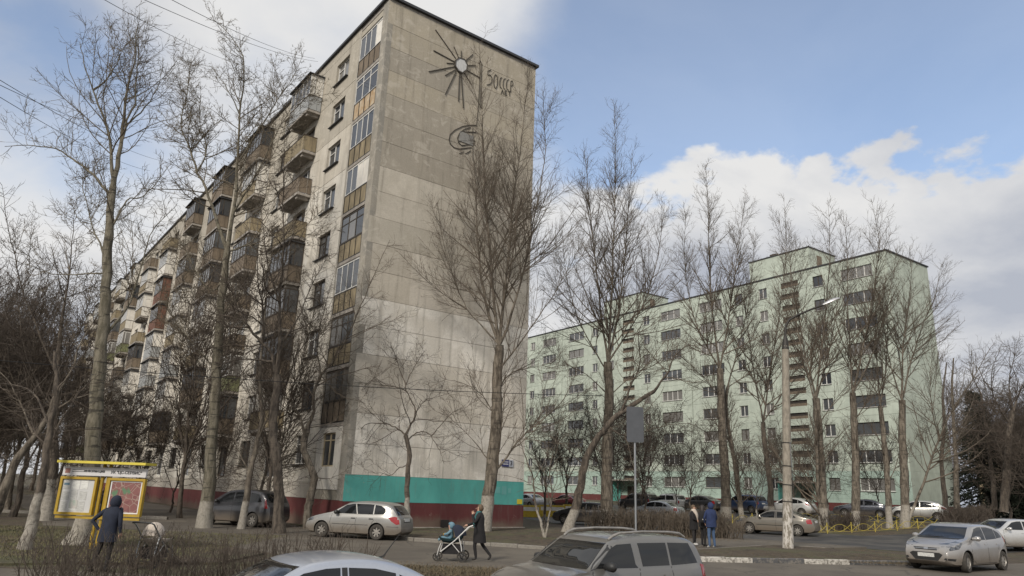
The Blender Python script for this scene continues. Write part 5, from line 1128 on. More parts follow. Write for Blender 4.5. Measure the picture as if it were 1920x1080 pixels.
        vv, _, ff, _, _, _ = delaunay_2d_cdt(bnd+inner, [], [list(range(len(bnd)))], 1, 1e-5)
        V = []; nb = len(vv)
        for v in vv:
            if ax == 'y': o, d = Vector((v.x, 3*sg, v.y)), Vector((0, -sg, 0))
            elif ax == 'x': o, d = Vector((4*sg, v.x, v.y)), Vector((-sg, 0, 0))
            else: o, d = Vector((v.x, v.y, 4*sg)), Vector((0, 0, -sg))
            hit, nrm, _, _ = s.bvh.ray_cast(o, d)
            if hit is None:
                hit, nrm, _, _ = s.bvh.find_nearest(o+d*2.2 if ax != 'x' else o+d*(4-s.L/2))
            if nrm.dot(d) > 0: nrm = -nrm
            V.append(hit+nrm*off)
        cen = sum(V, Vector())/len(V); axd = Vector((0, sg, 0)) if ax == 'y' else (Vector((sg, 0, 0)) if ax == 'x' else Vector((0, 0, sg)))
        Fc = []
        for f in ff:
            a, b, c = V[f[0]], V[f[1]], V[f[2]]
            Fc.append(tuple(f) if (b-a).cross(c-a).dot(axd) > 0 else tuple(reversed(f)))
        # rim going into the body gives the patch a thickness
        idx = list(range(len(bnd))); base = len(V); V2 = V+[V[i]-axd*.02 for i in idx]
        for i in range(len(idx)):
            j = (i+1) % len(idx); Fc.append((idx[i], idx[j], base+j, base+i))
        me = bpy.data.meshes.new(name); me.from_pydata([tuple(v) for v in V2], [], Fc); me.update(); me.materials.append(M[mat_] if isinstance(mat_, str) else mat_)
        bm = bmesh.new(); bm.from_mesh(me); me2 = me; bm.free(); smooth_mesh(me, 45)
        s.parts.append((name, me, sub, color)); return me
    def both(s, name, poly, mat_, **kw):
        s.patch(name, poly, 'y+', mat_, **kw); s.patch(name, poly, 'y-', mat_, **kw)
    def line(s, name, path, axis, mat_='seam', w_=.006, off=.003, **kw):
        P = [Vector(p) for p in path]; a, b = [], []
        for i, p in enumerate(P):
            d = (P[min(i+1, len(P)-1)]-P[max(i-1, 0)]).normalized(); n = Vector((-d.y, d.x))*w_; a.append(p+n); b.append(p-n)
        poly = a+b[::-1]
        for axx in (('y+', 'y-') if axis == 'y' else (axis,)): s.patch(name, poly, axx, mat_, off=off, res=.12, **kw)
    def add(s, name, mb, mat_, sub=None, smooth=None): s.parts.append((name, mb.mesh(name, M[mat_], smooth), sub, None))
    def mirror(s, x, z, y, col=True):
        for sd in (1, -1):
            mb = MB(); P = [(x-.02, sd*(y-.06), z), (x-.03, sd*(y+.04), z+.02), (x-.03, sd*(y+.12), z+.03), (x-.03, sd*(y+.20), z+.02), (x-.02, sd*(y+.24), z)]
            mb.tube(P, [.035, .06, .085, .08, .03], 10); s.parts.append(('mirror', mb.mesh('mirror', M['carpaint' if col else 'blackplastic'], 50), None, None))
    def place(s, loc, heading, color, label, group=None, steer=0.0):
        root = empty(s.name, loc, heading, label, 'car', group); D = {}
        D['body'] = link('body', s.body, root, color=color)
        for nm, me, sub, colr in s.parts:
            o = link(nm, me, D.get(sub, root), color=color)
        for i, wx in enumerate(s.wx):
            for sd in (1, -1):
                wo = link('wheel', s.tyre, root, loc=(wx, sd*(s.W/2-.125), s.wr), rot=(0, 0, steer if i == 0 else 0)); link('rim', s.rim, wo); link('brake_disc', s.disc, wo)
        return root
def lamps_std(c, hl, tl, front_plate, rear_plate):
    pass

# --- five-door hatchback with trapezoid grille (2.64 m wheelbase)
def hatch():
    c = CarModel(4.34, 1.84, [(2.17, .56), (2.12, .70), (1.95, .80), (1.55, .93), (1.12, 1.02), (.95, 1.06), (.35, 1.40), (.10, 1.455), (-.5, 1.48), (-1.1, 1.44), (-1.55, 1.33), (-1.85, 1.12), (-2.02, 1.0), (-2.13, .85), (-2.17, .6)],
                 [(2.17, .62), (1.6, .82), (1.0, .93), (0, .97), (-1.0, 1.02), (-1.6, 1.06), (-2.1, .95)], 2.64, 1.28, .315, name='hatchback')
    c.patch('windshield', [(-.60, 1.385), (.60, 1.385), (.74, 1.03), (-.74, 1.03)], 'x+', 'carglass')
    c.patch('rear_window', [(-.52, 1.33), (.52, 1.33), (.62, 1.06), (-.62, 1.06)], 'x-', 'carglass')
    c.both('side_window', [(.86, 1.00), (.30, 1.34), (.0, 1.395), (-.22, 1.40), (-.20, 1.0)], 'carglass')
    c.both('side_window', [(-.26, 1.0), (-.28, 1.40), (-.65, 1.395), (-1.05, 1.34), (-1.05, 1.03)], 'carglass')
    c.both('side_window', [(-1.09, 1.04), (-1.09, 1.325), (-1.38, 1.22), (-1.52, 1.11), (-1.48, 1.07)], 'carglass')
    c.both('headlight', [(2.09, .76), (1.98, .83), (1.52, .945), (1.44, .90), (1.70, .72), (2.05, .66)], 'lamp', off=.006)
    c.patch('grille', [(-.42, .735), (.42, .735), (.34, .655), (-.34, .655)], 'x+', 'blackplastic', off=.004)
    c.patch('grille_bar', [(-.40, .705), (.40, .705), (.40, .692), (-.40, .692)], 'x+', 'chrome', off=.007)
    c.patch('badge', [(-.09, .70), (-.05, .725), (.05, .725), (.09, .70), (.05, .675), (-.05, .675)], 'x+', 'chrome', off=.010, res=.03)
    c.patch('lower_grille', [(-.52, .53), (-.42, .585), (.42, .585), (.52, .53), (.36, .34), (-.36, .34)], 'x+', 'blackplastic', off=.005)
    c.patch('number_plate', [(-.26, .56), (.26, .56), (.26, .445), (-.26, .445)], 'x+', 'plate', off=.016)
    for sd in (1, -1): c.patch('fog_lamp', [(sd*.80, .42), (sd*.58, .44), (sd*.55, .38), (sd*.78, .35)], 'x+', 'blackplastic', off=.005)
    c.both('tail_lamp', [(-2.04, .98), (-1.78, 1.06), (-1.68, 1.10), (-1.74, .92), (-2.06, .86)], 'redlamp', off=.006)
    c.patch('rear_plate', [(-.26, .80), (.26, .80), (.26, .69), (-.26, .69)], 'x-', 'plate', off=.01)
    for pl in ([(.93, .98), (.96, .70), (.90, .40), (.70, .27)], [(-.24, 1.0), (-.22, .6), (-.28, .28)], [(-1.06, 1.02), (-1.10, .8), (-1.02, .68)], [(.65, .27), (-.85, .27)]): c.line('door_gap', pl, 'y')
    for x in (-.02, -.92): c.both('door_handle', [(x, .875), (x-.20, .885), (x-.20, .85), (x, .84)], 'carpaint', off=.022)
    c.both('wheel_arch_trim', [(1.28+.40*math.cos(a), .325+.40*math.sin(a)) for a in np.linspace(.05, math.pi-.05, 14)]+[(1.28+.373*math.cos(a), .325+.373*math.sin(a)) for a in np.linspace(math.pi-.05, .05, 14)], 'carpaint', off=.012)
    c.both('wheel_arch_trim', [(-1.36+.40*math.cos(a), .325+.40*math.sin(a)) for a in np.linspace(.05, math.pi-.05, 14)]+[(-1.36+.373*math.cos(a), .325+.373*math.sin(a)) for a in np.linspace(math.pi-.05, .05, 14)], 'carpaint', off=.012)
    c.mirror(.72, 1.02, .86)
    c.add('antenna', MB().tube([(.18, 0, 1.48), (.10, 0, 1.62)], .006, 6), 'blackplastic')
    c.patch('wiper_cowl', [(-.72, 1.035), (.72, 1.035), (.66, 1.005), (-.66, 1.005)], 'x+', 'blackplastic', off=.006)
    return c
HATCH = hatch()
# --- small estate car with high red lamps
def estate():
    c = CarModel(4.22, 1.68, [(2.11, .50), (2.05, .66), (1.85, .76), (1.5, .86), (1.05, .95), (.85, 1.0), (.30, 1.33), (.02, 1.39), (-.5, 1.42), (-1.2, 1.40), (-1.60, 1.33), (-1.82, 1.08), (-1.98, .86), (-2.07, .80), (-2.11, .5)],
                 [(2.11, .58), (1.5, .78), (.9, .90), (0, .92), (-1.0, .94), (-1.6, .95), (-2.1, .82)], 2.41, 1.28, .295, clear=.17, tumble=.26, name='estate_car')
    c.patch('windshield', [(-.52, 1.33), (.52, 1.33), (.66, .98), (-.66, .98)], 'x+', 'carglass'); c.patch('rear_window', [(-.46, 1.30), (.46, 1.30), (.60, .95), (-.60, .95)], 'x-', 'carglass')
    c.both('side_window', [(.80, .945), (.28, 1.27), (.0, 1.325), (-.10, 1.33), (-.22, .945)], 'carglass'); c.both('side_window', [(-.27, .945), (-.15, 1.33), (-.70, 1.335), (-.92, 1.325), (-.92, .95)], 'carglass')
    c.both('side_window', [(-.97, .955), (-.97, 1.32), (-1.22, 1.29), (-1.42, 1.18), (-1.44, 1.04), (-1.36, .97)], 'carglass')
    c.both('tail_lamp', [(-1.58, .86), (-1.84, .90), (-1.99, .86), (-2.04, .62), (-1.92, .60), (-1.72, .72)], 'redlamp', off=.006)
    c.patch('rear_plate', [(-.27, .82), (.27, .82), (.27, .70), (-.27, .70)], 'x-', 'plate', off=.012); c.patch('plate_recess', [(-.34, .85), (.34, .85), (.34, .67), (-.34, .67)], 'x-', 'blackplastic', off=.004)
    c.both('headlight', [(2.02, .68), (1.72, .77), (1.70, .66), (2.04, .58)], 'lamp', off=.005); c.patch('number_plate', [(-.26, .45), (.26, .45), (.26, .34), (-.26, .34)], 'x+', 'plate', off=.01)
    for pl in ([(.86, .93), (.92, .6), (.80, .26)], [(-.24, .93), (-.20, .6), (-.26, .26)], [(-.94, .95), (-1.0, .75), (-.9, .6)]): c.line('door_gap', pl, 'y')
    c.line('side_moulding', [(.82, .55), (-.75, .55)], 'y', 'chrome', .012, .010); c.line('rear_moulding', [(-1.55, .52), (-2.0, .52)], 'y', 'chrome', .010, .010)
    for x in (.0, -.78): c.both('door_handle', [(x, .80), (x-.18, .80), (x-.18, .76), (x, .76)], 'blackplastic', off=.012)
    c.mirror(.66, .97, .78, False); return c
ESTATE = estate()
# --- boxy crossover with roof rails
def crossover():
    c = CarModel(4.22, 1.80, [(2.11, .62), (2.06, .80), (1.92, .92), (1.5, 1.02), (1.12, 1.06), (.98, 1.08), (.40, 1.52), (.16, 1.59), (-.4, 1.625), (-1.2, 1.61), (-1.78, 1.56), (-1.93, 1.30), (-2.03, 1.0), (-2.10, .85), (-2.11, .6)],
                 [(2.11, .70), (1.5, .94), (1.0, 1.04), (0, 1.06), (-1.0, 1.08), (-2.0, 1.10), (-2.1, 1.0)], 2.58, 1.25, .33, clear=.22, tumble=.20, crown=.03, taper=(.24, .10), name='crossover_car')
    c.patch('windshield', [(-.62, 1.50), (.62, 1.50), (.745, 1.10), (-.745, 1.10)], 'x+', 'carglass', off=.005); c.patch('rear_window', [(-.6, 1.50), (.6, 1.50), (.66, 1.14), (-.66, 1.14)], 'x-', 'carglass')
    c.both('side_window', [(.84, 1.115), (.46, 1.42), (.30, 1.485), (-.05, 1.50), (-.10, 1.16), (-.16, 1.10)], 'carglass'); c.both('side_window', [(-.28, 1.12), (-.22, 1.505), (-.95, 1.505), (-.98, 1.12)], 'carglass'); c.both('side_window', [(-1.04, 1.12), (-1.01, 1.505), (-1.60, 1.49), (-1.80, 1.14)], 'carglass')
    c.both('pillar_trim', [(.98, 1.085), (.44, 1.475), (.40, 1.455), (.86, 1.105)], 'blackplastic', off=.007)
    c.both('tail_lamp', [(-1.90, 1.12), (-1.99, 1.10), (-2.06, .84), (-1.93, .84)], 'redlamp', off=.008); c.both('headlight', [(2.05, .86), (1.70, .98), (1.66, .86), (2.06, .74)], 'lamp', off=.006)
    c.patch('grille', [(-.5, .84), (.5, .84), (.44, .70), (-.44, .70)], 'x+', 'blackplastic'); c.patch('number_plate', [(-.26, .56), (.26, .56), (.26, .45), (-.26, .45)], 'x+', 'plate', off=.01); c.patch('rear_plate', [(-.26, .95), (.26, .95), (.26, .84), (-.26, .84)], 'x-', 'plate', off=.01)
    for pl in ([(.92, 1.07), (.98, .75), (.84, .32)], [(-.20, 1.09), (-.16, .7), (-.22, .32)], [(-1.02, 1.10), (-1.06, .85), (-.98, .72)]): c.line('door_gap', pl, 'y')
    for x in (.02, -.80): c.both('door_handle', [(x, .965), (x-.20, .97), (x-.20, .93), (x, .925)], 'carpaint', off=.028)
    for sd in (1, -1):
        mb = MB(); mb.tube([(.34, sd*.60, 1.555), (.24, sd*.605, 1.615), (.08, sd*.615, 1.665), (-.5, sd*.625, 1.692), (-1.2, sd*.62, 1.682), (-1.52, sd*.61, 1.655), (-1.68, sd*.60, 1.585)], [.022, .026, .024, .021, .022, .026, .022], 10); c.parts.append(('roof_rail', mb.mesh('roof_rail', M['rim'], 60), None, None))
        mb = MB(); mb.tube([(.92, sd*.28-.30, 1.12), (.90, sd*.28+.20, 1.125)], .010, 6); c.parts.append(('wiper', mb.mesh('wiper', M['blackplastic'], 60), None, None))
    c.mirror(.66, 1.12, .84, False); c.add('antenna', MB().tube([(-1.45, 0, 1.62), (-1.62, 0, 1.76)], .006, 6), 'blackplastic'); return c
CROSS = crossover()
# --- rounded four-door saloon
def saloon(L_=4.45, name='saloon_car', rear_high=False):
    k = L_/4.45
    c = CarModel(L_, 1.80*min(1.02, k), [(2.22*k, .54), (2.15*k, .70), (1.9*k, .80), (1.5*k, .90), (1.10*k, .98), (.95*k, 1.02), (.32*k, 1.36), (.05, 1.425), (-.4, 1.45), (-.85*k, 1.41), (-1.25*k, 1.28), (-1.62*k, 1.08), (-1.8*k, 1.04), (-2.08*k, 1.0), (-2.18*k, .85), (-2.22*k, .58)],
                 [(2.22*k, .62), (1.6*k, .80), (1.0*k, .92), (0, .96), (-1.0*k, .99), (-1.5*k, 1.0), (-2.2*k, .95)], 2.66*k, 1.32*k, .315, tumble=.33, name=name)
    c.patch('windshield', [(-.56, 1.37), (.56, 1.37), (.72, 1.01), (-.72, 1.01)], 'x+', 'carglass'); c.patch('rear_window', [(-.50, 1.35), (.50, 1.35), (.66, 1.10), (-.66, 1.10)], 'x-', 'carglass')
    c.both('side_window', [(.86*k, .985), (.55*k, 1.19), (.30*k, 1.31), (.02, 1.355), (-.16, 1.36), (-.14, .99)], 'carglass'); c.both('side_window', [(-.26, .995), (-.27, 1.36), (-.62*k, 1.34), (-.90*k, 1.28), (-.90*k, 1.02)], 'carglass'); c.both('side_window', [(-.95*k, 1.025), (-.95*k, 1.265), (-1.16*k, 1.17), (-1.28*k, 1.08), (-1.26*k, 1.04)], 'carglass')
    c.both('pillar_trim', [(-.17, .99), (-.18, 1.362), (-.25, 1.362), (-.24, .99)], 'blackplastic', off=.005)
    c.both('tail_lamp', [(-2.06*k, .97), (-1.88*k, .98), (-1.80*k, .90), (-1.86*k, .72), (-2.12*k, .72)], 'redlamp', off=.006); c.both('headlight', [(2.08*k, .72), (1.72*k, .84), (1.68*k, .74), (2.1*k, .62)], 'lamp', off=.006)
    c.patch('rear_plate', [(-.27, .90), (.27, .90), (.27, .78), (-.27, .78)], 'x-', 'plate', off=.012); c.patch('number_plate', [(-.26, .50), (.26, .50), (.26, .39), (-.26, .39)], 'x+', 'plate', off=.012); c.patch('grille', [(-.4, .72), (.4, .72), (.34, .60), (-.34, .60)], 'x+', 'blackplastic')
    for pl in ([(.94*k, .97), (.98*k, .65), (.84*k, .27)], [(-.22, .98), (-.18, .6), (-.24, .27)], [(-.94*k, 1.02), (-1.02*k, .8), (-.92*k, .66)]): c.line('door_gap', pl, 'y')
    c.line('side_moulding', [(.9*k, .56), (-.85*k, .56)], 'y', 'blackplastic', .016, .008)
    for x in (-.0, -.84*k): c.both('door_handle', [(x, .86), (x-.20, .87), (x-.20, .83), (x, .825)], 'carpaint', off=.022)
    c.add('antenna', MB().tube([(-1.02, 0, 1.40), (-1.08, 0, 1.42), (-1.30, 0, 1.70)], [.016, .01, .004], 6), 'blackplastic'); c.mirror(.70*k, 1.0, .84*min(1, k)); return c
SALOON = saloon(); SALOON_L = saloon(4.8)
# --- tall people carrier
def minivan():
    c = CarModel(4.45, 1.82, [(2.22, .6), (2.16, .78), (1.9, .92), (1.55, 1.02), (1.35, 1.08), (.62, 1.50), (.35, 1.60), (-.3, 1.66), (-1.2, 1.64), (-1.75, 1.55), (-1.98, 1.25), (-2.12, 1.0), (-2.2, .9), (-2.22, .6)],
                 [(2.22, .66), (1.6, .92), (1.0, 1.0), (0, 1.02), (-1.2, 1.04), (-2.2, 1.0)], 2.70, 1.34, .32, tumble=.24, name='minivan')
    c.patch('windshield', [(-.60, 1.52), (.60, 1.52), (.74, 1.10), (-.74, 1.10)], 'x+', 'carglass'); c.patch('rear_window', [(-.55, 1.50), (.55, 1.50), (.62, 1.12), (-.62, 1.12)], 'x-', 'carglass')
    c.both('side_window', [(1.0, 1.08), (.62, 1.34), (.30, 1.50), (.02, 1.53), (-.02, 1.08)], 'carglass'); c.both('side_window', [(-.10, 1.08), (-.08, 1.535), (-.95, 1.535), (-1.0, 1.08)], 'carglass'); c.both('side_window', [(-1.08, 1.09), (-1.03, 1.53), (-1.52, 1.48), (-1.75, 1.14)], 'carglass')
    c.both('tail_lamp', [(-1.88, 1.30), (-1.97, 1.20), (-2.1, .86), (-1.95, .86)], 'redlamp', off=.006); c.both('headlight', [(2.1, .80), (1.7, .94), (1.68, .84), (2.1, .68)], 'lamp', off=.006)
    for pl in ([(1.0, 1.05), (1.0, .6), (.85, .28)], [(-.06, 1.06), (-.06, .28)], [(-1.04, 1.06), (-1.06, .8)]): c.line('door_gap', pl, 'y')
    for x in (.16, -.82): c.both('door_handle', [(x, .93), (x-.20, .93), (x-.20, .89), (x, .89)], 'carpaint', off=.02)
    c.mirror(.90, 1.08, .86, False); return c
VAN = minivan()
def boxy():
    c = CarModel(3.75, 1.66, [(1.87, .62), (1.84, .86), (1.7, .92), (1.1, .97), (.82, .99), (.42, 1.42), (.2, 1.52), (-.4, 1.56), (-1.3, 1.54), (-1.62, 1.46), (-1.80, 1.05), (-1.86, .8), (-1.87, .6)],
                 [(1.87, .7), (1.2, .9), (.5, .96), (-1.0, .98), (-1.87, .9)], 2.20, 1.18, .34, clear=.25, tumble=.22, taper=(.10, .08), name='off_road_car')
    c.patch('windshield', [(-.55, 1.43), (.55, 1.43), (.64, 1.03), (-.64, 1.03)], 'x+', 'carglass'); c.patch('rear_window', [(-.5, 1.42), (.5, 1.42), (.58, 1.08), (-.58, 1.08)], 'x-', 'carglass')
    c.both('side_window', [(.72, 1.0), (.36, 1.40), (-.30, 1.43), (-.34, 1.0)], 'carglass'); c.both('side_window', [(-.44, 1.0), (-.42, 1.43), (-1.22, 1.41), (-1.45, 1.02)], 'carglass')
    c.patch('tail_lamp', [(.5, .98), (.68, .98), (.68, .70), (.5, .70)], 'x-', 'redlamp', off=.008); c.patch('tail_lamp', [(-.5, .98), (-.68, .98), (-.68, .70), (-.5, .70)], 'x-', 'redlamp', off=.008); c.patch('rear_plate', [(-.26, .78), (.26, .78), (.26, .66), (-.26, .66)], 'x-', 'plate', off=.01)
    c.mirror(.55, 1.02, .76, False); return c
BOXY = boxy()

SILVER, GREY, BEIGE, WHITE, DARK, NAVY, BLUE = (.43, .44, .47), (.235, .225, .21), (.235, .215, .185), (.60, .60, .58), (.035, .036, .042), (.030, .035, .055), (.03, .06, .14)
def put(model, x, y, hd, col, label, **kw): return model.place((x, y, terr(x, y)+kw.pop('dz', .012)), R(hd), col, label, **kw)
put(ESTATE, -5.9, 31.0, 165, (.27, .265, .25), 'dusty silver estate car parked before the red plinth')
put(VAN, -12.6, 36.6, 155, (.045, .045, .05), 'dark dusty minivan half hidden behind the hedge and trees')
put(SALOON, -2.52, 9.9, 215, (.40, .43, .49), 'pale silver-blue saloon cut off by the lower edge, aerial on its roof')
put(CROSS, 1.78, 14.1, 216, (.165, .16, .15), 'grey crossover with roof rails and black mirrors, near the camera')
put(HATCH, 15.7, 26.2, 215, (.33, .32, .31), 'silver hatchback with trapezoid grille turning out by the painted kerb', steer=R(8))
put(HATCH, 25.1, 37.6, 190, (.55, .55, .54), 'white hatchback with dark roof rails partly behind the silver hatchback')
put(SALOON_L, 16.9, 46.6, 145, (.17, .155, .13), 'beige-grey saloon parked beside the hedge behind the lamp post')
put(HATCH, 25.1, 65.6, 135, WHITE, 'white hatchback with dusty sides by the green block entrance')
put(SALOON, 30.0, 62.6, 150, (.04, .045, .06), 'dark blue saloon parked behind the poplar by the plinth')
put(HATCH, 32.6, 59.0, 150, (.50, .50, .47), 'pale silver hatchback parked behind the whitewashed double poplar')
put(CROSS, 22.2, 69.4, 130, BLUE, 'blue crossover with red tail lamp before the green plinth')
put(SALOON, 19.0, 72.6, 132, DARK, 'dark saloon parked behind the hedge near the three people')
put(BOXY, 16.2, 74.2, 128, WHITE, 'white boxy off-road car near the green block')
put(CROSS, 13.4, 75.0, 130, DARK, 'black crossover parked at the green block entrance')
put(SALOON, 12.6, 62.0, 145, (.40, .42, .45), 'silver saloon with only its roof showing over the hedge')
put(HATCH, 5.6, 51.6, 160, (.025, .025, .028), 'black hatchback parked behind the leaning trunk')
put(SALOON, 6.6, 78.0, 125, (.20, .02, .025), 'red saloon far behind the yellow barriers')
put(SALOON, 2.6, 80.5, 125, (.45, .46, .47), 'silver saloon just beyond the corner of the grey block')
# ================================================================== NOTICE BOARD
M['yellow'] = mat('yellow_enamel', (0.36, 0.235, 0.02), 0.5, noise_scale=5, amt=0.15); M['lemon'] = mat('lemon_canopy', (0.58, 0.48, 0.06), 0.5, noise_scale=4, amt=0.08)
# board stands between the lawn and the road; its plane faces the camera
bx0, bx1, by = -12.95, -10.45, 21.8
NB = empty('notice_board', ((bx0+bx1)/2, by, 0.04), R(-3), 'yellow framed notice board with canopy, notices and a district map', 'notice board')
hw = (bx1-bx0)/2
for x in (-.06, .0): pass
MB().tube([(-.09, .06, 0), (-.09, .06, 2.37)], .05, 8).build('post', M['yellow'], NB); MB().tube([(.09, .06, 0), (.09, .06, 2.37)], .05, 8).build('post', M['yellow'], NB)
MB().box(-hw-.06, hw+.08, -.32, .30, 2.36, 2.43).build('canopy', M['lemon'], NB)
hd = MB().box(-hw, hw, -.06, .02, 2.02, 2.26).build('header_panel', mat('white_header', (0.56, 0.55, 0.55), 0.5, noise_scale=3, amt=0.06), NB)
link('lettering', text_mesh('lettering', 'ИНФОРМАЦИЯ', .085, TD, bold=.002), hd, loc=(-.30, -.064, 2.145), rot=(R(90), 0, 0))
link('lettering', text_mesh('lettering', 'УК "ЦС-СЕРВИС"', .115, TD, bold=.002), hd, loc=(.66, -.064, 2.135), rot=(R(90), 0, 0))
for z in (2.175, 2.125): MB().box(-hw+.28, -.62, -.064, -.06, z-.008, z+.008).build('small_print', TD, hd)
MB().box(-hw+.07, -hw+.22, -.066, -.06, 2.075, 2.21).build('crest', mat('crest_red', (0.22, 0.03, 0.03), 0.6, noise_scale=30, col2=(0.35, 0.25, 0.2)), hd)
def cabinet(x0, x1, z0, z1, face, name):
    f = MB().box(x0, x1, -.08, .04, z0, z0+.07).box(x0, x1, -.08, .04, z1-.07, z1).box(x0, x0+.07, -.08, .04, z0+.07, z1-.07).box(x1-.07, x1, -.08, .04, z0+.07, z1-.07).build(name, M['yellow'], NB)
    MB().box(x0+.06, x1-.06, -.03, .03, z0+.06, z1-.06).build('back_panel', face, f); return f
c1 = cabinet(-hw-.02, -.16, .92, 1.98, mat('white_board', (0.50, 0.50, 0.49), 0.4, noise_scale=2, amt=0.05), 'notice_case')
m_, k = new_mat('district_map', 0.4); tcn = k.n('ShaderNodeTexCoord').outputs['Object']
v1 = k.n('ShaderNodeTexVoronoi'); v1.inputs['Scale'].default_value = 7.5; k.l(tcn, v1.inputs['Vector']); v2 = k.n('ShaderNodeTexVoronoi', feature='DISTANCE_TO_EDGE'); v2.inputs['Scale'].default_value = 5.5; k.l(tcn, v2.inputs['Vector'])
c = k.mix(v1.outputs['Color'], (0.16, 0.06, 0.06), (0.23, 0.10, 0.09)); c = k.mix(k.mapr(v2.outputs[0], .0, .05, 1, 0), c, (0.34, 0.27, 0.22))
n_ = k.noise(tcn, 1.6, 3); c = k.mix(k.mapr(n_, .60, .66), c, (0.10, 0.18, 0.10)); c = k.mix(k.mapr(n_, .34, .30), c, (0.10, 0.17, 0.27)); k.l(c, k.b.inputs['Base Color'])
c2 = cabinet(.16, hw+.02, .92, 1.98, m_, 'map_case')
MB().box(.24, .28, -.036, -.03, 1.00, 1.90).box(hw-.10, hw-.06, -.036, -.03, 1.00, 1.90).box(.28, hw-.10, -.036, -.03, 1.00, 1.03).box(.28, hw-.10, -.036, -.03, 1.87, 1.90).build('map_border', TW, c2)
rn = random.Random(3); PAP = [mat('paper_white', (0.60, 0.60, 0.57), 0.7, noise_scale=40, amt=0.22, stretch=(.3, 1, 1.6)), mat('paper_grey', (0.42, 0.42, 0.40), 0.7, noise_scale=36, amt=0.3, stretch=(.3, 1, 1.6)), mat('paper_pink', (0.50, 0.36, 0.33), 0.7, noise_scale=36, amt=0.3)]
for i in range(4):
    for j in range(3):
        x = -hw+.08+i*.26; z = 1.02+j*.30
        if x+.22 > -.24: continue
        MB().box(x, x+.22+rn.uniform(-.02, .02), -.036, -.03, z+rn.uniform(0, .02), z+.28+rn.uniform(-.04, 0)).build('paper_notice', rn.choice(PAP[:2]), c1)
MB().box(-hw+.36, -hw+.60, -.042, -.036, 1.10, 1.33).build('paper_notice', mat('notice_pink_green', (0.28, 0.36, 0.30), 0.7, noise_scale=9, col2=(0.50, 0.44, 0.42)), c1)
MB().box(-hw+.10, -hw+.26, -.042, -.036, 1.74, 1.80).build('paper_notice', mat('notice_blue', (0.10, 0.17, 0.22), 0.7), c1)
MB().box(-hw, hw, -.03, .03, .82, .89).build('lower_rail', M['yellow'], NB)

# ================================================================== LAMP POST, SIGNS
m_, k = new_mat('weathered_concrete_post', 0.95); tcn = k.n('ShaderNodeTexCoord').outputs['Object']; sx = k.n('ShaderNodeSeparateXYZ'); k.l(tcn, sx.inputs[0])
n1 = k.noise(k.mapping(tcn, (9, 9, 3)), 1.2, 7, .7); c = k.mix(k.mapr(n1, .35, .65), (0.18, 0.16, 0.13), (0.29, 0.26, 0.215))
wm = k.math('MULTIPLY', k.mapr(sx.outputs[2], 2.5, 1.2), k.mapr(n1, .47, .53)); c = k.mix(wm, c, (0.48, 0.45, 0.41)); k.l(c, k.b.inputs['Base Color']); k.bump(n1, .6, .03); M['post'] = m_
LP = empty('street_lamp', (12.15, 32.3, V0-.02), 0, 'tall concrete lamp post with curved steel arm and a flat lamp head', 'street lamp'); LP.rotation_euler = (0, R(3.2), 0)
MB().lathe([(.235, 0), (.235, .1), (.20, 2.2), (.155, 8.7), (.15, 8.8)], 12).build('post', M['post'], LP, smooth=50)
MB().tube([(0, 0, 8.7), (.0, 0, 9.4), (.03, 0, 9.75), (.18, 0, 10.05), (.55, -.05, 10.3), (1.25, -.15, 10.66), (1.75, -.22, 10.88)], [.065, .06, .055, .05, .048, .046, .04], 8).build('arm', M['iron'], LP, smooth=60)
MB().lathe([(.10, 8.6), (.17, 8.65), (.13, 9.0), (.06, 9.3)], 10).build('cap', M['iron'], LP, smooth=50)
hm = Matrix.Translation((1.95, -.24, 10.98)) @ Matrix.Rotation(R(-26), 4, 'Y') @ Matrix.Rotation(R(-12), 4, 'Z')
mb = MB(); st = [(-.35, .05, .04), (-.2, .09, .08), (.05, .14, .12), (.3, .16, .12), (.48, .12, .07), (.55, .04, .03)]
for x, wy, hz in st:
    for a in range(10): q = math.pi*a/9; mb.v.append(tuple(hm @ Vector((x, wy*math.cos(q), hz*math.sin(q)))))
for i in range(len(st)-1):
    for a in range(9): j = i*10+a; mb.f.append((j, j+1, j+11, j+10))
    mb.f.append((i*10+9, i*10, i*10+10, i*10+19))
mb.f.append(tuple(range(9, -1, -1))); mb.f.append(tuple(range(50, 60)))
mb.build('lamp_head', mat('lamp_head_grey', (0.40, 0.40, 0.41), 0.35, 0.3), LP, smooth=50)
for z in (1.9, 2.6, 3.4, 4.4): MB().lathe([(.215-.006*z, z), (.225-.006*z, z+.005), (.225-.006*z, z+.045), (.215-.006*z, z+.05)], 12).build('band', M['iron'], LP)
# sign plates fixed to the lamp post, seen nearly edge-on
def sign_on_post(z0, z1, shape, label):
    root = empty('road_sign', (12.30, 32.3, V0-.02), R(68), label, 'sign', None)
    mb = MB()
    if shape == 'rect': pts = [(-.42, z0), (.42, z0), (.42, z1), (-.42, z1)]
    else: pts = [(-.44, z1), (.44, z1), (.0, z0)]
    n = len(pts); mb.v = [(x+.30, -.24, z) for x, z in pts]+[(x+.30, -.22, z) for x, z in pts]; mb.f = [tuple(range(n)), tuple(range(2*n-1, n-1, -1))]+[(i, n+i, n+(i+1) % n, (i+1) % n) for i in range(n)]
    mb.build('plate', mat('sign_back_grey', (0.16, 0.17, 0.18), 0.5, 0.4, noise_scale=5, amt=0.12), root)
    MB().box(-.1, .6, -.22, -.18, (z0+z1)/2-.03, (z0+z1)/2+.03).build('bracket', M['iron'], root); return root
sign_on_post(3.35, 4.45, 'rect', 'rectangular sign plate fixed to the lamp post, seen nearly edge-on')
sign_on_post(2.5, 3.25, 'tri', 'triangular sign plate below the rectangular one on the lamp post')
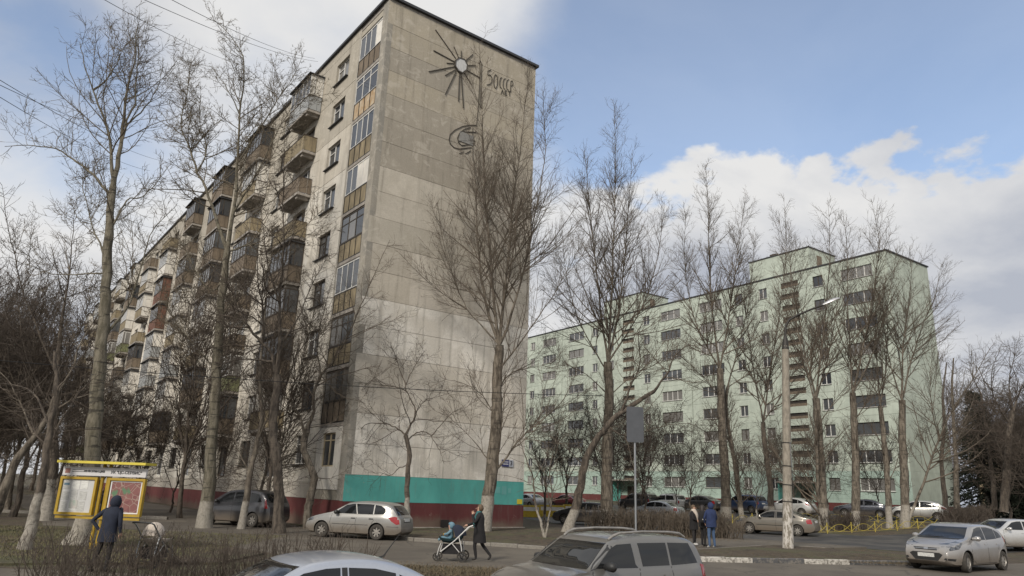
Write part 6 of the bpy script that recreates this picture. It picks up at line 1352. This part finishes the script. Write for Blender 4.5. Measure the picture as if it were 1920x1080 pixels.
# sign on its own post: rear of a tall plate
SP = empty('road_sign', (5.35, 30.5, .1), R(10), 'grey back of a tall rectangular sign on its own steel post', 'sign')
MB().tube([(0, 0, 0), (0, 0, 5.5)], .045, 10).build('post', M['metal'], SP, smooth=60)
mb = MB(); w2, h0, h1, cr = .375, 4.08, 5.55, .06
pts = [(-w2+cr, h0), (w2-cr, h0), (w2, h0+cr), (w2, h1-cr), (w2-cr, h1), (-w2+cr, h1), (-w2, h1-cr), (-w2, h0+cr)]; n = 8
mb.v = [(x, -.075, z) for x, z in pts]+[(x, -.060, z) for x, z in pts]; mb.f = [tuple(range(n)), tuple(range(2*n-1, n-1, -1))]+[(i, n+i, n+(i+1) % n, (i+1) % n) for i in range(n)]
mb.build('plate', mat('grey_sign_back', (0.10, 0.105, 0.115), 0.5, 0.35, noise_scale=2.5, amt=0.1), SP)
for z in (4.3, 5.3): MB().box(-.2, .2, -.058, .05, z, z+.04).build('clamp', M['metal'], SP)

# ================================================================== LOW YELLOW HOOP FENCE
M['fence'] = mat('yellow_fence_paint', (0.34, 0.27, 0.045), 0.6, noise_scale=5, amt=0.25)
def hoop_fence(pts, label, hgt=.55):
    root = empty('low_fence', (0, 0, 0), 0, label, 'fence')
    for i in range(len(pts)-1):
        a, b = Vector(pts[i]), Vector(pts[i+1]); L_ = (b-a).length; n = max(1, round(L_/1.9)); d = (b-a)/n
        for j in range(n):
            p0 = a+d*j; p1 = a+d*(j+1); z = terr(p0.x, p0.y); zz = terr(p1.x, p1.y)
            def P(t, h): q = p0.lerp(p1, t); return (q.x, q.y, z+(zz-z)*t+h)
            MB().tube([P(0, 0), P(0, hgt+.12)], .032, 6).build('post', M['fence'], root)
            MB().tube([P(t/8, .10+(hgt-.1)*math.sin(math.pi*t/8)) for t in range(9)], .016, 5).build('hoop', M['fence'], root)
            MB().tube([P(t/8, hgt-(hgt-.12)*math.sin(math.pi*t/8)) for t in range(9)], .016, 5).build('hoop', M['fence'], root)
            for t in (.3, .7): MB().tube([P(t, .12), P(t, .45)], .012, 4).build('bar', M['fence'], root)
            MB().tube([P(0, .10), P(1, .10)], .014, 4).build('rail', M['fence'], root)
hoop_fence([(19.2, 47.6), (20.6, 47.9), (24.3, 49.2), (30.2, 52.2)], 'low yellow hoop fence along the lane before the poplars')
hoop_fence([(17.5, 57.5), (22.9, 60.0), (26.6, 57.4), (31.5, 55.0)], 'second low yellow fence farther back by the parked cars')
# yellow street barriers beyond the corner
def barrier(x, y, rz, label):
    root = empty('barrier', (x, y, terr(x, y)+.02), rz, label, 'barrier', 'yellow barriers beyond the corner of the grey block'); yb = mat('barrier_yellow', (0.46, 0.33, 0.02), 0.5, noise_scale=3, amt=.2)
    MB().prism([(-1.2, -.28), (1.2, -.28), (1.2, .28), (-1.2, .28)], 0, .28).build('base', yb, root); MB().prism([(-1.15, -.14), (1.15, -.14), (1.15, .14), (-1.15, .14)], .282, .95).build('panel', yb, root); MB().box(-1.0, 1.0, -.145, -.141, .5, .8).build('stripe', M['white_frame'], root)
for i, (x, y, rz, l_) in enumerate(((1.9, 62.5, R(8), 'yellow barrier nearest the corner of the grey block'), (4.1, 64.2, R(6), 'yellow barrier behind the whitewashed saplings'), (6.3, 66.0, R(14), 'yellow barrier next to the leaning trunk'))): barrier(x, y, rz, l_)

# ================================================================== OVERHEAD CABLES
def cable(p, q, sag, r, label, n=24):
    p, q = Vector(p), Vector(q); pts = []
    for i in range(n+1):
        t = i/n; c_ = p.lerp(q, t); c_.z -= sag*4*t*(1-t); pts.append(c_-p)
    tag(MB().tube(pts, r, 5).build('overhead_cable', M['seam'], None, loc=p), label, 'cable', 'overhead cables')
cable((-24, 20.6, 5.7), (4.73, 36.0, 6.8), .35, .014, 'dark cable slung low across the whole facade')
for a, b, l_ in (((-14.07, 20, 17.22), (-25.5, 60, 39.9), 'highest thin cable crossing above the tall forked tree'), ((-12.67, 20, 17.17), (-17.63, 55, 37.5), 'thick cable running to the roof edge of the grey block'), ((-11.81, 20, 17.25), (-17.94, 55, 37.8), 'thin cable just above the thick one at the roof edge'), ((-16.64, 20, 14.09), (-32.4, 60, 29.9), 'upper cable of the three behind the tall pale tree'), ((-16.5, 20, 13.49), (-33.2, 60, 28.85), 'lowest cable of the three behind the tall pale tree'), ((-16.59, 20, 13.87), (-35.9, 60, 32.8), 'middle cable of the three behind the tall pale tree')):
    cable(a, b, .4, .011, l_)
# ================================================================== PEOPLE
SKIN = mat('skin', (0.42, 0.25, 0.18), 0.6)
def cloth(name, c, amt=.25): return mat(name, c, .9, noise_scale=7, amt=amt, bump=.3)
def skinned(joints, edges, mats, root):
    """joints: name -> (pos, radius); edges: (a, b, material index): one continuous skinned body"""
    names = list(joints); idx = {n: i for i, n in enumerate(names)}
    me = bpy.data.meshes.new('sk'); me.from_pydata([joints[n][0] for n in names], [(idx[a], idx[b]) for a, b, _ in edges], []); me.update()
    ob = bpy.data.objects.new('sk', me); COL.objects.link(ob)
    md = ob.modifiers.new('s', 'SKIN'); md.use_smooth_shade = True
    sv = me.skin_vertices[0].data
    for n in names:
        r = joints[n][1]; sv[idx[n]].radius = (r, r) if not isinstance(r, tuple) else r; sv[idx[n]].use_root = (n == root)
    ob.modifiers.new('u', 'SUBSURF').levels = 2
    dg = bpy.context.evaluated_depsgraph_get(); dg.update(); out = bpy.data.meshes.new_from_object(ob.evaluated_get(dg)); out.name = 'body'
    bpy.data.objects.remove(ob); out.materials.clear()
    for m_ in mats: out.materials.append(m_)
    segs = [(Vector(joints[a][0]), Vector(joints[b][0]), mi) for a, b, mi in edges]
    for p in out.polygons:
        c = p.center; best = 1e9
        for a, b, mi in segs:
            ab = b-a; t = max(0, min(1, (c-a).dot(ab)/max(ab.length_squared, 1e-9))); d = (c-(a+ab*t)).length_squared
            if d < best: best = d; p.material_index = mi
    return out
def rings(rg, n=18, cap=True):
    """shell from rings (z, cx, cy, rx, ry)"""
    mb = MB()
    for z, cx, cy, rx, ry in rg:
        for j in range(n): q = 2*math.pi*j/n; w_ = 1+.03*math.sin(5*q+z*7); mb.v.append((cx+rx*w_*math.cos(q), cy+ry*w_*math.sin(q), z))
    for i in range(len(rg)-1):
        for j in range(n): a = i*n+j; b = i*n+(j+1) % n; mb.f.append((a, b, b+n, a+n))
    if cap: mb.f.append(tuple(range((len(rg)-1)*n, len(rg)*n)))
    return mb
def blob(c, r, nu=14, nv=10, f=None):
    mb = MB()
    for i in range(nv+1):
        th = math.pi*i/nv
        for j in range(nu):
            q = 2*math.pi*j/nu; d = Vector((math.sin(th)*math.cos(q), math.sin(th)*math.sin(q), math.cos(th))); k = f(d) if f else 1
            mb.v.append((c[0]+d.x*r[0]*k, c[1]+d.y*r[1]*k, c[2]+d.z*r[2]*k))
    for i in range(nv):
        for j in range(nu): a = i*nu+j; b = i*nu+(j+1) % nu; mb.f.append((a, a+nu, b+nu, b))
    return mb
def hand_fingers(mb, wrist, d, side, up, curl=.4, s=1.0):
    d = Vector(d).normalized(); side = Vector(side).normalized(); up = Vector(up).normalized(); w_ = Vector(wrist)
    for k, (o, ln) in enumerate(((-.030, .066), (-.010, .076), (.010, .072), (.030, .056))):
        p0 = w_+d*.075*s+side*o*s; p1 = p0+(d*math.cos(curl)+up*-math.sin(curl))*ln*.5*s; p2 = p1+(d*math.cos(curl*2.2)+up*-math.sin(curl*2.2))*ln*.5*s
        mb.tube([p0-d*.02, p0, p1, p2], [.011*s, .0105*s, .0095*s, .007*s], 6)
    p0 = w_+d*.03*s-side*.035*s; mb.tube([p0, p0+(d*.6-side*.8)*.035*s, p0+(d*.85-side*.75)*.062*s], [.013*s, .011*s, .008*s], 6)
def person(label, loc, rz, H_, J, mats, extra, fingers=()):
    """faces local +x; J overrides joints; mats: 0 top, 1 trousers, 2 skin, 3 shoes"""
    root = empty('person', loc, rz, label, 'person'); root.scale = (H_/1.72,)*3
    base = {'pel': ((0, 0, .95), (.135, .155)), 'wai': ((0, 0, 1.10), (.115, .145)), 'che': ((.0, 0, 1.30), (.12, .165)), 'upc': ((0, 0, 1.42), (.085, .12)), 'nec': ((.01, 0, 1.49), .055), 'hd0': ((.025, 0, 1.545), (.075, .065)), 'hd1': ((.03, 0, 1.62), (.098, .078)), 'hd2': ((.015, 0, 1.69), (.075, .066)),
            'lhp': ((0, .09, .88), .095), 'lkn': ((.02, .10, .49), .062), 'lan': ((0, .10, .09), .045), 'lto': ((.15, .11, .04), .038), 'rhp': ((0, -.09, .88), .095), 'rkn': ((.02, -.10, .49), .062), 'ran': ((0, -.10, .09), .045), 'rto': ((.15, -.11, .04), .038),
            'lsh': ((0, .19, 1.40), .062), 'lel': ((-.02, .25, 1.12), .05), 'lwr': ((.05, .26, .88), .036), 'lpa': ((.07, .26, .80), .036), 'rsh': ((0, -.19, 1.40), .062), 'rel': ((-.02, -.25, 1.12), .05), 'rwr': ((.05, -.26, .88), .036), 'rpa': ((.07, -.26, .80), .036)}
    for k_, v in J.items(): base[k_] = v if isinstance(v[0], tuple) else (v, base[k_][1])
    E_ = [('pel', 'wai', 0), ('wai', 'che', 0), ('che', 'upc', 0), ('upc', 'nec', 0), ('nec', 'hd0', 2), ('hd0', 'hd1', 2), ('hd1', 'hd2', 2)]
    for s_ in 'lr': E_ += [('pel', s_+'hp', 1), (s_+'hp', s_+'kn', 1), (s_+'kn', s_+'an', 1), (s_+'an', s_+'to', 3), ('upc', s_+'sh', 0), (s_+'sh', s_+'el', 0), (s_+'el', s_+'wr', 0), (s_+'wr', s_+'pa', 2)]
    me = skinned(base, E_, mats, 'pel')
    mb = MB()
    for s_, d, sd, up in fingers: hand_fingers(mb, base[s_+'wr'][0], d, sd, up)
    hx, hy, hz = base['hd1'][0]
    mb.tube([(hx+.085, hy, hz+.01), (hx+.112, hy, hz-.022), (hx+.092, hy, hz-.035)], [.008, .014, .010], 6)          # nose
    for sd in (1, -1): mb.tube([(hx-.005, hy+sd*.070, hz-.03), (hx-.012, hy+sd*.088, hz), (hx, hy+sd*.072, hz+.025)], [.008, .012, .008], 6)   # ears
    bm = bmesh.new(); bm.from_mesh(me); n0 = len(bm.faces); t = mb.mesh('x', None); 
    bm.from_mesh(t); bm.faces.ensure_lookup_table()
    for f in bm.faces[n0:]: f.material_index = 2; f.smooth = True
    bm.to_mesh(me); bm.free(); bpy.data.meshes.remove(t)
    link('body', me, root)
    fm = MB()
    for sd in (1, -1): fm.lathe([(.0, .006), (.007, .004), (.010, 0)], 8, Matrix.Translation((hx+.087, hy+sd*.032, hz+.012)) @ Matrix.Rotation(R(90), 4, 'Y'))
    fm.box(hx+.083, hx+.092, hy-.022, hy+.022, hz-.060, hz-.052); fm.build('eyes_and_mouth', cloth('dark_face_detail', (.06, .03, .025)), root)
    for nm, mb2, mt in extra: mb2.build(nm, mt, root, smooth=60)
    return root
NVY, BLK, TEAL, CREAM, JEAN, BROWN = cloth('navy_fabric', (.012, .016, .030)), cloth('black_fabric', (.012, .011, .012)), cloth('teal_fabric', (.035, .125, .130)), cloth('cream_knit', (.46, .40, .34)), cloth('blue_jeans', (.055, .095, .175)), mat('brown_hair', (.10, .065, .038), .7, noise_scale=20, amt=.4)
BLUEJ, DKT, SHOE, WSHOE, DHAIR = cloth('blue_jacket', (.016, .028, .080)), cloth('dark_trousers', (.022, .020, .020)), mat('dark_shoe', (.02, .017, .015), .6), mat('white_soled_shoe', (.45, .44, .42), .6), mat('dark_hair', (.018, .012, .011), .6, noise_scale=20, amt=.4)
def hair(mt, long=0.0, hx=.03, hz=1.62): return ('hair', blob((hx-.022, 0, hz+.028), (.108, .095, .105), f=lambda d: 1.0 if d.x < .45 or d.z > .55 else .80), mt)
def hood_up(mt, hx=.015): return ('hood', blob((hx-.02, 0, 1.60), (.145, .125, .155), f=lambda d: .98 if d.x < .35 else .80), mt)
# man at the notice board, seen from behind, one hand on his hip
person('person in a navy hooded jacket, hand on hip, reading the notice board', (-8.95, 17.25, terr(-8.95, 17.25)+.008), R(82), 1.66,
  {'lel': (-.06, .42, 1.16), 'lwr': (-.02, .24, .96), 'lpa': (.03, .19, .95), 'lkn': (.0, .17, .49), 'lan': (-.08, .24, .09), 'lto': (.06, .27, .04), 'rkn': (.03, -.09, .49), 'ran': (.0, -.09, .09), 'che': (.03, 0, 1.30), 'upc': (.05, 0, 1.41), 'lsh': (.04, .20, 1.39), 'rsh': (.04, -.20, 1.39), 'nec': (.07, 0, 1.48), 'hd0': (.10, 0, 1.53), 'hd1': (.115, 0, 1.60), 'hd2': (.10, 0, 1.67), 'rel': (-.01, -.27, 1.12), 'rwr': (.06, -.27, .90), 'rpa': (.09, -.27, .82)},
  [NVY, DKT, SKIN, SHOE], [('jacket', rings([(.70, .0, 0, .175, .225), (.80, 0, 0, .178, .222), (.95, 0, 0, .17, .205), (1.12, .01, 0, .155, .19), (1.30, .03, 0, .165, .215), (1.40, .045, 0, .13, .19), (1.47, .06, 0, .085, .09)]), NVY), ('hood', blob((.095, 0, 1.585), (.150, .130, .165), f=lambda d: .98 if d.x < .4 else .82), NVY)], (('l', (1, -.6, -.2), (0, .2, 1), (-.5, -1, 0)), ('r', (.3, 0, -1), (1, 0, .2), (0, -1, 0))))
# woman walking left behind the pushchair
person('person in a black knee-length coat and teal scarf pushing the pushchair', (-.72, 22.75, .01), R(176), 1.60,
  {'lkn': (.13, .08, .50), 'lan': (.06, .08, .09), 'lto': (.20, .08, .045), 'rkn': (-.10, -.08, .51), 'ran': (-.40, -.08, .16), 'rto': (-.30, -.08, .04), 'lel': (.14, .27, 1.16), 'lwr': (.24, .10, 1.42), 'lpa': (.20, .06, 1.50), 'rel': (.14, -.24, 1.18), 'rwr': (.42, -.20, 1.07), 'rpa': (.50, -.18, 1.05)},
  [BLK, BLK, SKIN, SHOE], [('coat', rings([(.56, -.02, 0, .215, .20), (.75, -.01, 0, .20, .20), (.95, 0, 0, .175, .195), (1.10, 0, 0, .155, .18), (1.28, .005, 0, .16, .21), (1.40, .0, 0, .13, .19), (1.48, .005, 0, .09, .095)]), BLK), ('scarf', rings([(1.02, .165, .03, .02, .05), (1.14, .165, .03, .045, .10), (1.28, .14, .02, .06, .11), (1.40, .07, 0, .10, .115), (1.50, .03, 0, .095, .095), (1.54, .025, 0, .07, .07)]), TEAL), ('hair', blob((.005, 0, 1.625), (.118, .10, .125), f=lambda d: 1.0 if d.x < .35 or d.z > .6 else .78), BROWN)],
  (('l', (-.1, -.5, 1), (1, 0, 0), (0, -1, 0)), ('r', (1, 0, -.2), (0, 1, 0), (0, 0, 1))))
# three standing people by the hedge
person('person with a cream scarf and black coat beside the hedge', (8.05, 31.9, .11), R(-30), 1.62, {'rel': (.06, -.26, 1.14), 'rwr': (.18, -.10, 1.08), 'rpa': (.24, -.04, 1.07)},
  [BLK, DKT, SKIN, WSHOE], [('coat', rings([(.68, 0, 0, .19, .21), (.85, 0, 0, .185, .20), (1.05, 0, 0, .16, .185), (1.28, .0, 0, .165, .215), (1.40, .0, 0, .13, .19), (1.48, .005, 0, .09, .095)]), BLK), ('scarf', rings([(1.10, .19, .0, .02, .07), (1.22, .185, 0, .05, .12), (1.34, .14, 0, .07, .13), (1.44, .05, 0, .13, .15), (1.53, .02, 0, .11, .12), (1.57, .01, 0, .085, .09)]), CREAM), hair(BROWN)], (('l', (.2, 0, -1), (1, 0, .2), (0, 1, 0)), ('r', (1, .5, 0), (0, 0, 1), (0, 1, 0))))
person('person with long dark hair in black standing between the other two', (8.30, 31.35, .11), R(20), 1.64, {},
  [BLK, BLK, SKIN, SHOE], [('jacket', rings([(.80, 0, 0, .17, .20), (.95, 0, 0, .17, .195), (1.12, 0, 0, .15, .18), (1.30, .0, 0, .16, .21), (1.40, .0, 0, .13, .19), (1.48, .005, 0, .09, .095)]), BLK), ('hair', rings([(1.30, -.05, 0, .07, .10), (1.42, -.045, 0, .095, .12), (1.54, -.02, 0, .11, .105), (1.64, .0, 0, .118, .10), (1.71, .0, 0, .09, .08), (1.74, 0, 0, .03, .03)]), DHAIR)], (('l', (.2, 0, -1), (1, 0, .2), (0, 1, 0)), ('r', (.2, 0, -1), (1, 0, .2), (0, -1, 0))))
person('person in a blue hooded jacket and jeans, back turned, by the painted kerb', (8.42, 30.55, .11), R(112), 1.76, {'lkn': (.02, .11, .49), 'rkn': (.03, -.12, .49), 'ran': (.02, -.16, .09), 'rto': (.17, -.18, .04), 'lel': (.05, .28, 1.14), 'lwr': (.14, .20, .96), 'lpa': (.17, .16, .92), 'rel': (.04, -.29, 1.14), 'rwr': (.12, -.22, .94), 'rpa': (.16, -.19, .90)},
  [BLUEJ, JEAN, SKIN, WSHOE], [('jacket', rings([(.80, 0, 0, .185, .225), (.95, 0, 0, .18, .215), (1.12, 0, 0, .165, .205), (1.30, .0, 0, .175, .235), (1.40, .0, 0, .14, .205), (1.48, .005, 0, .09, .10)]), BLUEJ), hood_up(BLUEJ)], (('l', (.3, -.5, -.7), (0, .5, 1), (-.5, 0, 0)), ('r', (.3, .5, -.7), (0, -.5, 1), (-.5, 0, 0))))
bp = empty('backpack', (8.22, 31.02, 1.12), R(-70), 'black backpack with a white stripe worn by the dark-haired person', 'backpack')
rings([(-.04, 0, 0, .10, .15), (.02, 0, 0, .125, .165), (.20, 0, 0, .12, .165), (.36, 0, 0, .10, .15), (.43, 0, 0, .05, .09)]).build('bag', BLK, bp, smooth=60); MB().box(.105, .135, -.11, .11, .06, .10).build('stripe', WSHOE, bp)

# ================================================================== PUSHCHAIRS
def pushchair(loc, rz, label, hoodm, seatm, framem, open_seat):
    root = empty('pushchair', loc, rz, label, 'pushchair')          # faces +x, handle at -x
    for sd in (.24, -.24):
        MB().tube([(-.62, sd, 1.02), (-.50, sd, .98), (-.10, sd, .58), (.30, sd, .26)], .018, 8).build('frame_tube', framem, root, smooth=60)
        MB().tube([(-.22, sd, .68), (-.30, sd, .42), (-.34, sd, .17)], .016, 8).build('frame_tube', framem, root, smooth=60); MB().tube([(-.02, sd, .50), (-.34, sd, .17)], .013, 8).build('frame_tube', framem, root, smooth=60)
        MB().tube([(.30, sd, .50), (.36, sd, .34), (.40, sd, .16)], .015, 8).build('frame_tube', framem, root, smooth=60)
    MB().tube([(-.62, -.24, 1.02), (-.65, -.12, 1.03), (-.65, .12, 1.03), (-.62, .24, 1.02)], .020, 8).build('handle', M['blackplastic'], root, smooth=60)
    for x, r, dy in ((-.34, .15, .30), (.42, .115, .22)):
        for sd in (dy, -dy):
            Mx = Matrix.Translation((x, sd, r)) @ Matrix.Rotation(R(90), 4, 'X'); mb = MB().lathe([(r*.78, -.022), (r*.95, -.026), (r, 0), (r*.95, .026), (r*.78, .022)], 24, Mx)
            wo = mb.build('wheel', M['tyre'], root, smooth=50); mb = MB().lathe([(r*.78, -.018), (r*.70, 0), (r*.78, .018)], 24, Mx)
            for k_ in range(5): mb.box(-.012, .012, -.010, .010, .02, r*.76, Matrix.Translation((x, sd, r)) @ Matrix.Rotation(2*math.pi*k_/5, 4, 'Y'))
            mb.build('spokes', M['blackplastic'], wo)
        MB().tube([(x, -dy, r), (x, dy, r)], .012, 6).build('axle', M['blackplastic'], root)
    sec = [(-.30, .62, .10), (-.20, .56, .16), (.05, .53, .18), (.28, .55, .17), (.38, .60, .10)]
    mb = MB()
    for x, z, h in sec:
        for a in range(9): q = math.pi*a/8; mb.v.append((x, .23*math.cos(q), z-h*math.sin(q)*.8+.10))
    for i in range(len(sec)-1):
        for a in range(8): j = i*9+a; mb.f.append((j, j+1, j+10, j+9))
    mb.build('seat_shell', seatm, root, smooth=60)
    mb = MB()
    for k_ in range(7):                                             # folding hood
        ph = R(8+k_*(24 if not open_seat else 18))
        for a in range(11): q = math.pi*a/10; rr = .30; mb.v.append((-.12-rr*math.cos(ph)*math.sin(q)*1.0, .245*math.cos(q), .66+rr*1.15*math.sin(ph)*math.sin(q)+.02))
    for i in range(6):
        for a in range(10): j = i*11+a; mb.f.append((j, j+1, j+12, j+11))
    mb.build('hood', hoodm, root, smooth=60)
    MB().prism([(-.28, -.18), (.26, -.18), (.26, .18), (-.28, .18)], .20, .24).build('basket_base', M['blackplastic'], root); MB().box(-.28, .26, -.19, -.18, .20, .46).build('basket_side', BLK, root); MB().box(-.28, .26, .18, .19, .20, .46).build('basket_side', BLK, root); MB().box(.26, .27, -.18, .18, .20, .46).build('basket_side', BLK, root); MB().box(-.29, -.28, -.18, .18, .20, .46).build('basket_side', BLK, root)
    return root
DTEAL = cloth('dark_teal_seat', (.012, .035, .040)); FRW = mat('white_frame_tube', (0.55, 0.54, 0.52), 0.35, 0.2)
pushchair((-1.50, 22.58, .01), R(176), 'pushchair with white tube frame and navy hood carrying a child', NVY, DTEAL, FRW, True)
pushchair((-8.35, 18.35, terr(-8.35, 18.35)+.02), R(80), 'cream-hooded pushchair standing behind the bare hedge', CREAM, CREAM, M['metal'], False)
# the child in the pushchair, bundled in a pale blue suit
ch = empty('person', (-1.60, 22.58, .60), R(176), 'small child in a pale blue hooded suit seated in the pushchair', 'person')
PB = mat('pale_blue_suit', (0.15, 0.235, 0.28), 0.9, noise_scale=16, col2=(0.07, 0.16, 0.22)); OC = cloth('ochre_mitten', (.42, .25, .05))
cj = {'pel': ((-.02, 0, .02), (.085, .10)), 'che': ((-.05, 0, .20), (.085, .10)), 'nec': ((-.045, 0, .29), .05), 'hd1': ((-.02, 0, .37), (.085, .08)), 'hd2': ((-.03, 0, .44), .06), 'lsh': ((-.04, .10, .24), .045), 'lel': ((.05, .15, .16), .04), 'lwr': ((.13, .10, .15), .035), 'rsh': ((-.04, -.10, .24), .045), 'rel': ((.05, -.15, .16), .04), 'rwr': ((.13, -.10, .15), .035),
      'lhp': ((.02, .06, .02), .06), 'lkn': ((.22, .08, .05), .05), 'lan': ((.32, .08, -.03), .04), 'rhp': ((.02, -.06, .02), .06), 'rkn': ((.22, -.08, .05), .05), 'ran': ((.32, -.08, -.03), .04), 'lha': ((.17, .08, .15), .035), 'rha': ((.17, -.08, .15), .035)}
ce = [('pel', 'che', 0), ('che', 'nec', 0), ('nec', 'hd1', 1), ('hd1', 'hd2', 1)]
for s_ in 'lr': ce += [('che', s_+'sh', 0), (s_+'sh', s_+'el', 0), (s_+'el', s_+'wr', 0), (s_+'wr', s_+'ha', 2), ('pel', s_+'hp', 0), (s_+'hp', s_+'kn', 0), (s_+'kn', s_+'an', 0)]
link('body', skinned(cj, ce, [PB, SKIN, OC], 'pel'), ch)
blob((-.045, 0, .39), (.115, .105, .115), f=lambda d: 1.0 if d.x < .4 or d.z > .5 else .70).build('hood', PB, ch, smooth=60)
bpy.context.view_layer.update()
